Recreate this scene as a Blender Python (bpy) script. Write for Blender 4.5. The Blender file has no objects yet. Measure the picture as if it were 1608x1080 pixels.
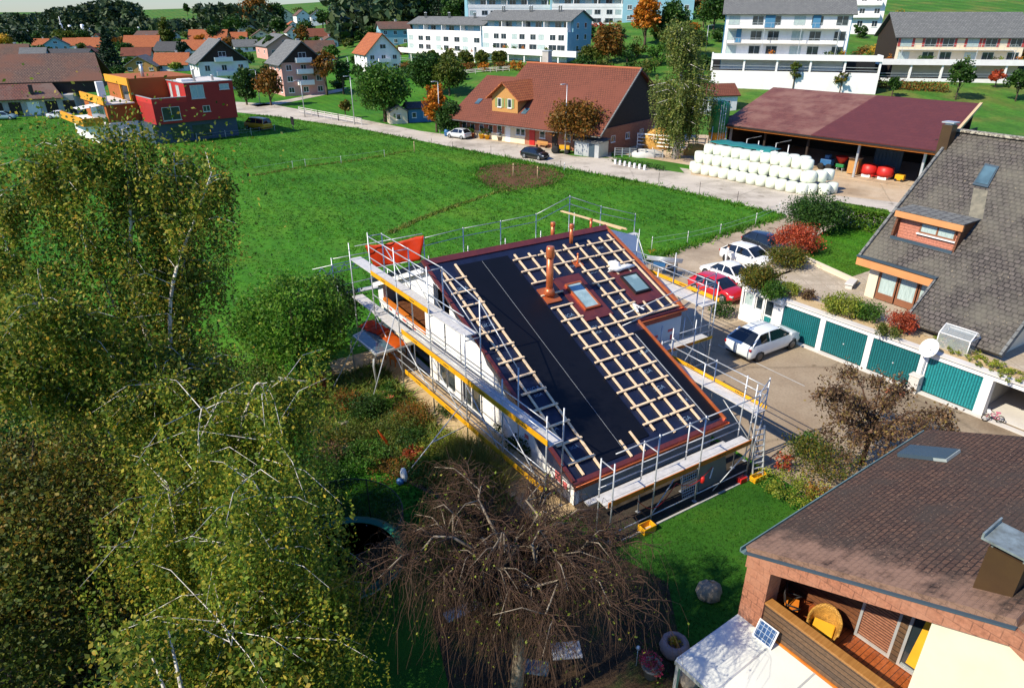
import bpy, math, random
import numpy as np
from mathutils import Vector, Matrix
sc=bpy.context.scene
COL=sc.collection
R=math.radians
rnd=random.Random(7)
NR=np.random.default_rng(11)
# ------------------------------------------------------------ camera geometry
FPX=1072.0; TH=R(25.9); CT,ST=math.cos(TH),math.sin(TH); CH=18.0
def terr(x,y):
    a=x/max(y,100.0)
    y0=np.interp(a,[-.6,-.3,-.2,0,.15,.3,.6],[400,265,170,140,120,112,108])
    sl=np.interp(a,[-.6,-.35,-.2,0,.2,.6],[0,.015,.04,.12,.14,.15])
    d=y-y0
    soft=0.0 if d<0 else (d*d/40 if d<20 else d-10)
    z=sl*min(soft,330.0)
    t=min(max((y-620)/500.0,0),1); t=t*t*(3-2*t)
    z+=t*22.0*np.interp(a,[-.8,-.1,.1],[.75,1,.6])
    return float(z)
def ray(u,v):
    x=(u-804)/FPX; y=(540-v)/FPX
    return (x,CT+y*ST,-ST+y*CT)
def gp(u,v,z=0.0):
    d=ray(u,v); k=(z-CH)/d[2]; return Vector((d[0]*k,d[1]*k,z))
def gt(u,v):
    """pixel -> point on the terrain"""
    d=ray(u,v); k=8.0
    while k<1600:
        if CH+d[2]*k<=terr(d[0]*k,d[1]*k): break
        k+=.5
    return Vector((d[0]*k,d[1]*k,terr(d[0]*k,d[1]*k)))
def at(u,v,Y):
    d=ray(u,v); k=Y/d[1]; return Vector((d[0]*k,Y,CH+d[2]*k))
RH=math.atan2(.535,.845)
_n=math.hypot(.845,.535)
E_=Vector((.845/_n,.535/_n,0)); N_=Vector((-.535/_n,.845/_n,0))
def HW(e,n,z=0): return E_*e+N_*n+Vector((0,0,z))
def toH(p): return Vector((p.dot(E_),p.dot(N_),p.z))
# ------------------------------------------------------------ objects
OFF={}
def tag(o,label=None,cat=None,group=None,kind=None):
    if label: o['label']=label
    if cat: o['category']=cat
    if group: o['group']=group
    if kind: o['kind']=kind
    return o
def thing(name,label,cat,loc=(0,0,0),rz=0,group=None,off=(0,0,0)):
    o=bpy.data.objects.new(name,None); COL.objects.link(o)
    o.empty_display_size=.3
    o.location=loc; o.rotation_euler=(0,0,rz); OFF[o.name]=Vector(off)
    return tag(o,label,cat,group)
def hthing(name,label,cat,e,n,z=0,group=None):
    """thing whose parts are written in house coordinates (east, north)"""
    return thing(name,label,cat,HW(e,n,z),RH,group,(e,n,z))
def offof(p):
    while p is not None:
        if p.name in OFF: return OFF[p.name]
        p=p.parent
    return Vector((0,0,0))
def copy_tree(o,parent=None):
    c=o.copy(); COL.objects.link(c)
    if parent is not None: c.parent=parent
    for ch in list(o.children): copy_tree(ch,c)
    return c
class MB:
    def __init__(s): s.v=[]; s.f=[]; s.m=[]; s.sm=[]
    def add(s,vs,fs,m=0,sm=False):
        b=len(s.v); s.v+= [tuple(p) for p in vs]
        for f in fs: s.f.append([b+i for i in f]); s.m.append(m); s.sm.append(sm)
        return s
    def quad(s,a,b,c,d,m=0): return s.add([a,b,c,d],[(0,1,2,3)],m)
    def poly(s,pts,m=0): return s.add(pts,[tuple(range(len(pts)))],m)
    def box(s,x0,y0,z0,x1,y1,z1,m=0):
        v=[(x0,y0,z0),(x1,y0,z0),(x1,y1,z0),(x0,y1,z0),(x0,y0,z1),(x1,y0,z1),(x1,y1,z1),(x0,y1,z1)]
        return s.add(v,[(0,3,2,1),(4,5,6,7),(0,1,5,4),(1,2,6,5),(2,3,7,6),(3,0,4,7)],m)
    def cbox(s,c,size,rz=0,m=0,rx=0,ry=0):
        M_=Matrix.Translation(Vector(c))@Matrix.Rotation(rz,4,'Z')@Matrix.Rotation(ry,4,'Y')@Matrix.Rotation(rx,4,'X')
        x,y,z=[k/2 for k in size]
        v=[M_@Vector(p) for p in ((-x,-y,-z),(x,-y,-z),(x,y,-z),(-x,y,-z),(-x,-y,z),(x,-y,z),(x,y,z),(-x,y,z))]
        return s.add(v,[(0,3,2,1),(4,5,6,7),(0,1,5,4),(1,2,6,5),(2,3,7,6),(3,0,4,7)],m)
    def slab(s,pts,t,m=0,mside=None):
        """polygon (top, ccw seen from above) with thickness t downwards"""
        n=len(pts); p=[Vector(q) for q in pts]; nn=(p[1]-p[0]).cross(p[2]-p[0]).normalized()
        lo=[q-nn*t for q in p]
        s.add(p,[tuple(range(n))],m); s.add(lo,[tuple(reversed(range(n)))],m if mside is None else mside)
        for i in range(n):
            j=(i+1)%n; s.add([p[i],lo[i],lo[j],p[j]],[(0,1,2,3)],m if mside is None else mside)
        return s
    def beam(s,p,q,w,h,m=0,up=(0,0,1)):
        p=Vector(p);q=Vector(q);d=(q-p).normalized();u=Vector(up)
        if abs(d.dot(u))>.98: u=Vector((0,1,0))
        a=d.cross(u).normalized()*w/2; b=a.cross(d).normalized()*h/2
        v=[p-a-b,p+a-b,p+a+b,p-a+b,q-a-b,q+a-b,q+a+b,q-a+b]
        return s.add(v,[(0,1,2,3),(7,6,5,4),(0,4,5,1),(1,5,6,2),(2,6,7,3),(3,7,4,0)],m)
    def tube(s,p,q,r,n=6,m=0,r2=None): return s.path([p,q],[r,r if r2 is None else r2],n,m)
    def path(s,pts,rs,n=6,m=0,cap=True):
        pts=[Vector(p) for p in pts]
        if not isinstance(rs,(list,tuple)): rs=[rs]*len(pts)
        vs=[];fs=[]
        for i,p in enumerate(pts):
            d=(pts[min(i+1,len(pts)-1)]-pts[max(i-1,0)])
            d=d.normalized() if d.length>1e-6 else Vector((0,0,1))
            u=Vector((0,0,1)) if abs(d.z)<.9 else Vector((1,0,0))
            a=d.cross(u).normalized(); b=d.cross(a)
            for k in range(n):
                t=2*math.pi*k/n; vs.append(p+(a*math.cos(t)+b*math.sin(t))*rs[i])
        for i in range(len(pts)-1):
            for k in range(n):
                k2=(k+1)%n; fs.append((i*n+k,(i+1)*n+k,(i+1)*n+k2,i*n+k2))
        if cap: fs.append(tuple(range(n))); fs.append(tuple(reversed([(len(pts)-1)*n+k for k in range(n)])))
        return s.add(vs,fs,m,n>4)
    def lathe(s,prof,c=(0,0,0),n=16,m=0,sy=1.0,sm=True):
        vs=[];fs=[];c=Vector(c)
        for (r,z) in prof:
            for k in range(n):
                t=2*math.pi*k/n; vs.append(c+Vector((r*math.cos(t),r*sy*math.sin(t),z)))
        for i in range(len(prof)-1):
            for k in range(n):
                k2=(k+1)%n; fs.append((i*n+k,i*n+k2,(i+1)*n+k2,(i+1)*n+k))
        fs.append(tuple(reversed(range(n)))); fs.append(tuple((len(prof)-1)*n+k for k in range(n)))
        return s.add(vs,fs,m,sm)
    def blob(s,c,r,rng,n=10,jit=.15,m=0,sm=True):
        prof=[];c=Vector(c);vs=[];fs=[];K=6
        for i in range(K+1):
            ph=math.pi*i/K
            for k in range(n):
                t=2*math.pi*k/n; j=1+rng.uniform(-jit,jit)
                vs.append(c+Vector((r[0]*math.sin(ph)*math.cos(t)*j,r[1]*math.sin(ph)*math.sin(t)*j,r[2]*math.cos(ph)*j)))
        for i in range(K):
            for k in range(n):
                k2=(k+1)%n; fs.append((i*n+k,(i+1)*n+k,(i+1)*n+k2,i*n+k2))
        return s.add(vs,fs,m,sm)
    def build(s,name,mats,parent=None,bevel=0,off=None,**kw):
        o_=offof(parent) if off is None else Vector(off)
        me=bpy.data.meshes.new(name)
        me.from_pydata([(p[0]-o_.x,p[1]-o_.y,p[2]-o_.z) for p in s.v],[],s.f)
        if not isinstance(mats,(list,tuple)): mats=[mats]
        for mt in mats: me.materials.append(mt)
        me.polygons.foreach_set('material_index',s.m); me.polygons.foreach_set('use_smooth',s.sm)
        uv=me.uv_layers.new(name='UVMap').data
        V=s.v
        for pl in me.polygons:
            n=pl.normal
            if abs(n.z)>.999: a=Vector((1,0,0))
            else: a=Vector((-n.y,n.x,0)).normalized()
            b=n.cross(a)
            for li in pl.loop_indices:
                p=Vector(V[me.loops[li].vertex_index]); uv[li].uv=(p.dot(a),p.dot(b))
        o=bpy.data.objects.new(name,me); COL.objects.link(o)
        if parent is not None: o.parent=parent
        elif off is not None: o.location=off
        if bevel:
            b=o.modifiers.new('bevel','BEVEL'); b.width=bevel; b.segments=2; b.limit_method='ANGLE'; b.angle_limit=R(40)
        if kw: tag(o,**kw)
        return o
def npmesh(name,V,F,mats,parent=None,mi=None,smooth=False):
    """V (N,3), F (M,k) arrays"""
    me=bpy.data.meshes.new(name); V=np.asarray(V,np.float32); F=np.asarray(F,np.int32); k=F.shape[1]
    me.vertices.add(len(V)); me.vertices.foreach_set('co',V.ravel())
    me.loops.add(F.size); me.loops.foreach_set('vertex_index',F.ravel())
    me.polygons.add(len(F)); me.polygons.foreach_set('loop_start',np.arange(0,F.size,k,dtype=np.int32))
    me.polygons.foreach_set('loop_total',np.full(len(F),k,np.int32))
    if not isinstance(mats,(list,tuple)): mats=[mats]
    for m in mats: me.materials.append(m)
    if mi is not None: me.polygons.foreach_set('material_index',np.asarray(mi,np.int32))
    if smooth: me.polygons.foreach_set('use_smooth',np.ones(len(F),bool))
    me.update(calc_edges=True)
    o=bpy.data.objects.new(name,me); COL.objects.link(o)
    if parent is not None: o.parent=parent
    return o
# ------------------------------------------------------------ materials
def _mat(name):
    m=bpy.data.materials.new(name); m.use_nodes=True; nt=m.node_tree
    return m,nt,nt.nodes['Principled BSDF']
def _noise(nt,scale,detail=5,coord='Object',rough=.6,stretch=None):
    tc=nt.nodes.new('ShaderNodeTexCoord'); n=nt.nodes.new('ShaderNodeTexNoise')
    n.inputs['Scale'].default_value=scale; n.inputs['Detail'].default_value=detail; n.inputs['Roughness'].default_value=rough
    src=tc.outputs[coord]
    if stretch:
        mp=nt.nodes.new('ShaderNodeMapping'); mp.inputs['Scale'].default_value=stretch; nt.links.new(src,mp.inputs['Vector']); src=mp.outputs[0]
    nt.links.new(src,n.inputs['Vector']); return n
def _ramp(nt,fac,stops):
    r=nt.nodes.new('ShaderNodeValToRGB'); el=r.color_ramp.elements
    while len(el)<len(stops): el.new(.5)
    for e,(p,c) in zip(el,stops): e.position=p; e.color=(*c,1)
    nt.links.new(fac,r.inputs[0]); return r
def _mix(nt,fac,a,b,mode='MIX'):
    m=nt.nodes.new('ShaderNodeMix'); m.data_type='RGBA'; m.blend_type=mode
    for i,x in ((0,fac),(6,a),(7,b)):
        if hasattr(x,'links'): nt.links.new(x,m.inputs[i])
        elif i==0: m.inputs[0].default_value=x
        else: m.inputs[i].default_value=(*x,1)
    return m.outputs[2]
def _bump(nt,h,strength,dist,b):
    bp=nt.nodes.new('ShaderNodeBump'); bp.inputs['Strength'].default_value=strength; bp.inputs['Distance'].default_value=dist
    nt.links.new(h,bp.inputs['Height']); nt.links.new(bp.outputs[0],b.inputs['Normal'])
def M(name,c,c2=None,s=2.0,r=.75,bump=0,bs=None,metal=0,spec=.4,stretch=None,lo=.35,hi=.7):
    m,nt,b=_mat(name)
    b.inputs['Roughness'].default_value=r; b.inputs['Metallic'].default_value=metal
    b.inputs['Specular IOR Level'].default_value=spec
    if c2 is None: c2=tuple(k*.82 for k in c)
    n=_noise(nt,s,stretch=stretch); rp=_ramp(nt,n.outputs[0],[(lo,c),(hi,c2)])
    nt.links.new(rp.outputs[0],b.inputs['Base Color'])
    if bump:
        n2=_noise(nt,bs or s*8,3); _bump(nt,n2.outputs[0],bump,.03,b)
    return m
def BR(name,c1,c2,mortar,bw,bh,ms=.012,r=.85,stain=None,bump=.5,off=.5,ss=.5,wob=0):
    """courses of bricks / tiles / boards over metric UVs"""
    m,nt,b=_mat(name); b.inputs['Roughness'].default_value=r; b.inputs['Specular IOR Level'].default_value=.3
    tc=nt.nodes.new('ShaderNodeTexCoord'); k=nt.nodes.new('ShaderNodeTexBrick')
    k.offset=off; k.inputs['Scale'].default_value=1; k.inputs['Brick Width'].default_value=bw; k.inputs['Row Height'].default_value=bh
    k.inputs['Mortar Size'].default_value=ms; k.inputs['Mortar Smooth'].default_value=.3; k.inputs['Bias'].default_value=0
    k.inputs['Color1'].default_value=(*c1,1); k.inputs['Color2'].default_value=(*c2,1); k.inputs['Mortar'].default_value=(*mortar,1)
    uvs=tc.outputs['UV']
    if 'tiles' in name:
        wn=_noise(nt,1.7,3); va=nt.nodes.new('ShaderNodeVectorMath'); va.operation='MULTIPLY_ADD'; va.inputs[1].default_value=(bw*.35,bh*.45,0); nt.links.new(wn.outputs['Color'],va.inputs[0]); nt.links.new(uvs,va.inputs[2]); uvs=va.outputs[0]
    nt.links.new(uvs,k.inputs['Vector']); col=k.outputs['Color']
    sp=_noise(nt,11,4,rough=.75); rs=_ramp(nt,sp.outputs[0],[(.32,(.68,)*3),(.68,(1.3,)*3)]); col=_mix(nt,1.0,col,rs.outputs[0],'MULTIPLY')
    if stain:
        n=_noise(nt,ss,6,rough=.7); rp=_ramp(nt,n.outputs[0],[(.42,(0,0,0)),(.62,(1,1,1))])
        col=_mix(nt,rp.outputs[0],col,stain)
    nt.links.new(col,b.inputs['Base Color'])
    if bump:
        inv=nt.nodes.new('ShaderNodeMath'); inv.operation='SUBTRACT'; inv.inputs[0].default_value=1; nt.links.new(k.outputs['Fac'],inv.inputs[1])
        _bump(nt,inv.outputs[0],bump,.03,b)
    return m
def FLECK(m,c,scale=16,th=.66,edge=None):
    """lichen flecks (and a worn band with painted pale sheen along the local x = 0 edge) over a finished material"""
    nt=m.node_tree; b=nt.nodes['Principled BSDF']; src=b.inputs['Base Color'].links[0].from_socket
    n=_noise(nt,scale,3,rough=.55); rp=_ramp(nt,n.outputs[0],[(th,(0,0,0)),(th+.05,(1,1,1))]); col=_mix(nt,rp.outputs[0],src,c)
    if edge:  # the worn band also carries a pale sheen painted into the tile colour
        tc=nt.nodes.new('ShaderNodeTexCoord'); sp=nt.nodes.new('ShaderNodeSeparateXYZ'); nt.links.new(tc.outputs['Object'],sp.inputs[0])
        mr=nt.nodes.new('ShaderNodeMapRange'); mr.inputs[1].default_value=3.3; mr.inputs[2].default_value=.5; nt.links.new(sp.outputs['X'],mr.inputs[0])
        n2=_noise(nt,1.1,6,rough=.7); mu=nt.nodes.new('ShaderNodeMath'); mu.operation='MULTIPLY'; nt.links.new(mr.outputs[0],mu.inputs[0]); nt.links.new(n2.outputs[0],mu.inputs[1])
        r2=_ramp(nt,mu.outputs[0],[(.34,(0,0,0)),(.52,(1,1,1))]); f=nt.nodes.new('ShaderNodeMath'); f.operation='MULTIPLY'; f.inputs[1].default_value=.85; nt.links.new(r2.outputs[0],f.inputs[0]); col=_mix(nt,f.outputs[0],col,edge)
    nt.links.new(col,b.inputs['Base Color'])
def LEAF(name,cols,trans=.3,r=.55,big=1.2):
    """leaves: every leaf its own tint out of the list"""
    m,nt,b=_mat(name)
    g=nt.nodes.new('ShaderNodeNewGeometry'); K=len(cols)
    rp=_ramp(nt,g.outputs['Random Per Island'],[(i/max(K-1,1),c) for i,c in enumerate(cols)])
    n=_noise(nt,big,2); r2=_ramp(nt,n.outputs[0],[(.35,(.6,.62,.6)),(.65,(1.3,1.25,1.2))])
    col=_mix(nt,1.0,rp.outputs[0],r2.outputs[0],'MULTIPLY')
    nt.links.new(col,b.inputs['Base Color']); b.inputs['Roughness'].default_value=r; b.inputs['Specular IOR Level'].default_value=.25
    t=nt.nodes.new('ShaderNodeBsdfTranslucent'); nt.links.new(col,t.inputs['Color'])
    mx=nt.nodes.new('ShaderNodeMixShader'); mx.inputs[0].default_value=trans
    nt.links.new(b.outputs[0],mx.inputs[1]); nt.links.new(t.outputs[0],mx.inputs[2])
    nt.links.new(mx.outputs[0],nt.nodes['Material Output'].inputs['Surface'])
    return m
def GROUND(name,stops,s=.12,fine=6,fs=(.75,1.25),bump=.6,bdist=.15,r=.9,patch=None):
    m,nt,b=_mat(name); b.inputs['Roughness'].default_value=r; b.inputs['Specular IOR Level'].default_value=.15
    n=_noise(nt,s,7,rough=.62); rp=_ramp(nt,n.outputs[0],stops)
    n2=_noise(nt,fine,5,rough=.7); r2=_ramp(nt,n2.outputs[0],[(.3,(fs[0],)*3),(.7,(fs[1],)*3)])
    col=_mix(nt,1.0,rp.outputs[0],r2.outputs[0],'MULTIPLY')
    nt.links.new(col,b.inputs['Base Color']); 
    if bump: _bump(nt,n2.outputs[0],bump,bdist,b)
    return m
def CRACKED(name,c,c2,s=.35,r=.88):
    """asphalt / concrete: patchy tone, grit and a few dark cracks"""
    m,nt,b=_mat(name); b.inputs['Roughness'].default_value=r; b.inputs['Specular IOR Level'].default_value=.25
    n=_noise(nt,s,8,rough=.65); rp=_ramp(nt,n.outputs[0],[(.35,c),(.65,c2)])
    g=_noise(nt,9,3); r2=_ramp(nt,g.outputs[0],[(.3,(.85,)*3),(.7,(1.12,)*3)])
    col=_mix(nt,1.0,rp.outputs[0],r2.outputs[0],'MULTIPLY')
    st=_noise(nt,.11,6,rough=.7); r3=_ramp(nt,st.outputs[0],[(.36,(.62,.6,.58)),(.5,(1,1,1))]); col=_mix(nt,.8,col,r3.outputs[0],'MULTIPLY'); os_=_noise(nt,.9,2,rough=.4); r4=_ramp(nt,os_.outputs[0],[(.27,(.55,.53,.5)),(.33,(1,1,1))]); col=_mix(nt,.8,col,r4.outputs[0],'MULTIPLY')
    v=nt.nodes.new('ShaderNodeTexVoronoi'); v.feature='DISTANCE_TO_EDGE'; v.inputs['Scale'].default_value=.14
    w=_noise(nt,.6,4); tc=nt.nodes.new('ShaderNodeTexCoord')
    va=nt.nodes.new('ShaderNodeMix'); va.data_type='VECTOR'; va.inputs[0].default_value=.25
    nt.links.new(tc.outputs['Object'],va.inputs[4]); nt.links.new(w.outputs['Color'],va.inputs[5]); nt.links.new(va.outputs[1],v.inputs['Vector'])
    rc=_ramp(nt,v.outputs['Distance'],[(0,(.55,)*3),(.012,(1,1,1))])
    col=_mix(nt,.6,col,rc.outputs[0],'MULTIPLY')
    nt.links.new(col,b.inputs['Base Color']); _bump(nt,g.outputs[0],.3,.01,b)
    return m
def GLASS(name,c=(.02,.03,.035),r=.06,spec=.8):
    m,nt,b=_mat(name); b.inputs['Base Color'].default_value=(*c,1); b.inputs['Roughness'].default_value=r; b.inputs['Specular IOR Level'].default_value=spec
    n=_noise(nt,.9,2); rp=_ramp(nt,n.outputs[0],[(.4,c),(.6,tuple(k*1.7 for k in c))]); nt.links.new(rp.outputs[0],b.inputs['Base Color'])
    return m
def PAINT(name,c,r=.25,coat=.6):
    m=M(name,c,tuple(k*.95 for k in c),s=3,r=r,spec=.5); b=m.node_tree.nodes['Principled BSDF']; b.inputs['Coat Weight'].default_value=coat; b.inputs['Coat Roughness'].default_value=.08
    return m
X={}
X['white']=M('white_render',(.80,.79,.76),(.70,.69,.66),s=.8,r=.85,bump=.15)
X['whitepaint']=M('white_paint',(.82,.81,.78),(.74,.73,.70),s=1.5,r=.5)
X['cream']=M('cream_render',(.70,.61,.44),(.64,.55,.39),s=.7,r=.85,bump=.1,bs=40)
X['concrete']=M('concrete',(.46,.44,.40),(.33,.32,.29),s=1.1,r=.9,bump=.2)
X['paleconc']=M('pale_concrete',(.60,.57,.52),(.50,.47,.43),s=.6,r=.9,bump=.2)
X['steel']=M('galvanised_steel',(.52,.54,.55),(.38,.40,.41),s=6,r=.42,metal=.4)
X['alu']=M('aluminium_deck',(.60,.585,.55),(.46,.45,.43),s=5,r=.55,metal=.1)
X['deckwood']=M('deck_wood',(.46,.34,.20),(.36,.25,.14),s=3,r=.75,stretch=(1,8,8))
X['yellow']=M('yellow_board',(.72,.36,.005),(.60,.28,.005),s=3,r=.55)
X['orangewood']=M('orange_board',(.60,.18,.015),(.48,.12,.012),s=3,r=.6)
X['copper']=M('new_copper',(.62,.17,.055),(.48,.11,.035),s=2.5,r=.32,metal=.45,spec=.6)
X['copperdark']=M('brown_copper',(.24,.055,.045),(.15,.038,.042),s=2.5,r=.3,metal=.5,spec=.6)
X['batten']=M('batten_wood',(.80,.62,.40),(.66,.46,.27),s=6,r=.75)
X['timber']=M('planed_timber',(.66,.48,.27),(.54,.36,.18),s=4,r=.75,stretch=(1,6,6))
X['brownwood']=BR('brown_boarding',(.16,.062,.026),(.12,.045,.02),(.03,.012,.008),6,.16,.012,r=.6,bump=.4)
X['deckred']=BR('red_brown_decking',(.32,.085,.022),(.25,.06,.016),(.06,.02,.01),5,.14,.01,r=.45,bump=.3)
X['siding']=BR('dark_siding',(.13,.075,.04),(.075,.05,.035),(.01,.008,.006),9,.17,.014,r=.55,bump=.6)
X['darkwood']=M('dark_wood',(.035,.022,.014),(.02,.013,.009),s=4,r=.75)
X['rail']=M('oiled_rail_wood',(.36,.17,.045),(.26,.11,.025),s=2,r=.5,stretch=(1,10,10))
X['black']=M('black_matt',(.012,.012,.013),(.008,.008,.009),r=.6)
X['membrane']=M('roof_membrane',(.009,.014,.040),(.005,.008,.020),s=1.4,r=.45,spec=.4,bump=.4,bs=3)
X['panel']=M('black_roof_panel',(.0035,.004,.007),(.0025,.003,.005),s=.8,r=.5,spec=.25)
X['glass']=GLASS('window_glass')
X['glassblue']=GLASS('blue_window_glass',(.05,.09,.11),.08)
X['curtain']=M('net_curtain',(.45,.55,.52),(.25,.33,.32),s=5,r=.7,stretch=(6,6,.4))
X['teal']=BR('teal_sheet_door',(.010,.135,.145),(.009,.122,.133),(.005,.075,.082),.13,8,.03,r=.45,bump=.9,off=0)
X['teallit']=BR('light_teal_sheet_door',(.02,.24,.25),(.018,.22,.235),(.010,.13,.14),.13,8,.03,r=.4,bump=.9,off=0)
X['tilegrey']=BR('grey_roof_tiles',(.105,.090,.080),(.066,.058,.052),(.020,.018,.016),.30,.25,.024,r=.85,stain=(.125,.115,.09),bump=1.0,ss=.35)
X['tilebrown']=BR('brown_roof_tiles',(.118,.064,.040),(.070,.039,.027),(.022,.014,.011),.22,.16,.018,r=.85,stain=(.055,.040,.030),bump=.9,ss=.5)
FLECK(X['tilebrown'],(.26,.17,.11),17,.64,(.26,.155,.105)); FLECK(X['tilegrey'],(.27,.22,.15),9,.66)
X['tilered']=BR('red_brown_tiles',(.205,.066,.036),(.165,.052,.030),(.065,.023,.014),.4,.42,.05,r=.85,stain=(.165,.052,.030),bump=.7,ss=.18)
X['tileorange']=BR('orange_tiles',(.43,.135,.045),(.35,.10,.036),(.18,.055,.025),.5,.5,.06,r=.85,bump=.5)
X['tilebr2']=BR('weathered_brown_tiles',(.17,.105,.075),(.12,.075,.058),(.05,.035,.03),.5,.5,.06,r=.9,stain=(.15,.07,.045),bump=.5,ss=.12)
X['tiledark']=BR('slate_tiles',(.075,.075,.075),(.055,.055,.058),(.03,.03,.03),.5,.4,.04,r=.8,bump=.5)
X['tilegr2']=BR('grey_fibre_tiles',(.17,.175,.165),(.13,.135,.13),(.07,.07,.07),.6,.45,.04,r=.8,bump=.5)
X['tilemaroon']=BR('maroon_sheet_roof',(.118,.030,.024),(.102,.026,.021),(.062,.017,.014),1.1,.9,.02,r=.6,bump=.4)
X['tilemaroonold']=BR('faded_maroon_sheet',(.165,.064,.050),(.125,.045,.038),(.085,.030,.026),1.1,.9,.03,r=.8,stain=(.21,.105,.08),bump=.4,ss=.3)
X['bluewall']=M('pale_blue_render',(.22,.42,.50),(.19,.37,.44),s=.5,r=.85)
X['midblue']=M('blue_render',(.06,.20,.34),(.05,.17,.29),s=.5,r=.85)
X['tealwall']=M('turquoise_render',(.14,.38,.37),(.12,.33,.32),s=.5,r=.85)
X['pink']=M('pink_render',(.62,.33,.27),(.55,.28,.23),s=.5,r=.85)
X['redwall']=M('red_facade',(.36,.022,.016),(.31,.018,.014),s=.5,r=.7)
X['redroofwall']=M('bright_red_render',(.50,.03,.02),(.45,.025,.018),s=.5,r=.75)
X['yelwall']=M('yellow_facade',(.68,.30,.012),(.60,.26,.01),s=.5,r=.7)
X['ochre']=M('rust_facade',(.34,.095,.014),(.29,.08,.012),s=.5,r=.75)
X['bluegrey']=M('blue_grey_panel',(.045,.075,.10),(.035,.06,.08),s=.5,r=.6)
X['brickpink']=BR('salmon_brick',(.44,.17,.09),(.37,.13,.07),(.28,.16,.11),.5,.22,.02,r=.85,bump=.3)
X['brickpier']=BR('salmon_clay_cladding',(.36,.150,.085),(.31,.125,.07),(.18,.075,.045),.34,.28,.012,r=.8,stain=(.40,.19,.115),bump=.35)
X['woodwarm']=M('honey_boarding',(.50,.26,.075),(.36,.17,.05),s=4,r=.75,stretch=(5,5,.6))
X['oran']=M('orange_fascia',(.62,.27,.10),(.55,.23,.085),s=1.2,r=.6)
X['salmon']=BR('salmon_boarding',(.50,.20,.13),(.45,.17,.11),(.22,.08,.05),8,.17,.012,r=.65,bump=.5)
X['shutter']=M('red_shutter',(.40,.06,.05),(.34,.05,.045),r=.6)
X['shutgreen']=M('green_shutter',(.25,.28,.10),(.2,.23,.08),r=.6)
X['bark']=M('brown_bark',(.10,.07,.045),(.05,.036,.025),s=6,r=.9,bump=.6,stretch=(3,3,.8))
X['birchbark']=M('birch_bark',(.60,.56,.49),(.09,.075,.06),s=3.2,r=.75,stretch=(1,1,2.2),lo=.5,hi=.66)
X['greybark']=M('silver_twig_bark',(.29,.24,.17),(.07,.052,.036),s=5,r=.8)
X['redtwig']=M('red_brown_twigs',(.072,.036,.018),(.032,.018,.010),s=3,r=.85)
X['rubber']=M('tyre_rubber',(.012,.012,.012),(.018,.018,.018),r=.8)
X['rim']=M('alloy_rim',(.45,.46,.47),(.35,.36,.37),s=8,r=.3,metal=.8)
X['darkrim']=M('dark_alloy_rim',(.12,.12,.13),(.09,.09,.10),s=8,r=.35,metal=.7)
X['carglass']=GLASS('car_glass',(.006,.008,.010),.04,.8)
X['headlamp']=M('headlamp_glass',(.6,.62,.62),(.4,.42,.44),s=20,r=.1,spec=.8)
X['taillamp']=M('tail_lamp_red',(.45,.01,.012),(.35,.01,.012),r=.15,spec=.6)
X['terracotta']=M('terracotta',(.45,.14,.06),(.38,.11,.05),r=.8)
X['stone']=M('field_stone',(.30,.25,.19),(.17,.14,.11),s=3,r=.9,bump=.6)
def TARP(m):
    nt=m.node_tree; b=nt.nodes['Principled BSDF']; t=nt.nodes.new('ShaderNodeBsdfTranslucent'); nt.links.new(b.inputs['Base Color'].links[0].from_socket,t.inputs['Color']); mx=nt.nodes.new('ShaderNodeMixShader'); mx.inputs[0].default_value=.45; nt.links.new(b.outputs[0],mx.inputs[1]); nt.links.new(t.outputs[0],mx.inputs[2]); nt.links.new(mx.outputs[0],nt.nodes['Material Output'].inputs['Surface']); return m
X['redtarp']=M('red_orange_tarp',(.70,.052,.006),(.60,.040,.006),s=1.2,r=.55,bump=.7,bs=2.5)
X['orangetarp']=M('orange_tarp',(.70,.13,.006),(.62,.10,.006),s=1.2,r=.55,bump=.6,bs=2.5)
X['film']=M('pale_green_film',(.74,.77,.64),(.63,.67,.53),s=2.5,r=.35,spec=.5,bump=.25,bs=6)
X['silver']=M('satin_silver',(.55,.57,.56),(.46,.48,.48),r=.35,metal=.4)
X['fabricpink']=M('pink_plastic',(.55,.14,.22),(.45,.1,.17),r=.5)
X['blueplastic']=M('blue_plastic',(.03,.13,.30),(.02,.10,.24),r=.5)
X['redplastic']=M('red_plastic',(.50,.02,.015),(.42,.015,.012),r=.45)
X['wicker']=BR('honey_wicker',(.66,.36,.07),(.54,.28,.05),(.26,.12,.02),.05,.03,.006,r=.65,bump=.8)
X['cushion']=M('yellow_cushion',(.75,.40,.02),(.68,.34,.015),r=.85)
X['blind']=BR('brown_slat_blind',(.34,.15,.085),(.30,.13,.075),(.09,.035,.02),9,.09,.02,r=.5,bump=.6,off=0)
X['whiteglass']=M('milky_glass_sheet',(.66,.67,.60),(.60,.61,.55),s=.6,r=.25,spec=.6)
X['pv']=BR('blue_solar_cells',(.03,.07,.17),(.04,.09,.20),(.35,.40,.45),.12,.16,.008,r=.15,bump=0,off=0)
X['skin']=M('skin',(.50,.28,.20),(.45,.24,.17),r=.6)
X['hair']=M('brown_hair',(.05,.03,.02),r=.7)
X['cloth']=M('white_overall',(.75,.74,.72),(.66,.65,.63),r=.85)
X['green']=M('silo_green',(.018,.20,.055),(.015,.17,.045),s=.6,r=.4,bump=.1)
X['siloorange']=M('silo_orange',(.62,.26,.012),(.50,.18,.01),s=.9,r=.5)
X['netgreen']=M('trampoline_pad_green',(.015,.16,.105),(.012,.12,.08),r=.5)
X['straw']=M('straw',(.60,.36,.09),(.42,.22,.05),s=6,r=.9,bump=.9,bs=14)
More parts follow.
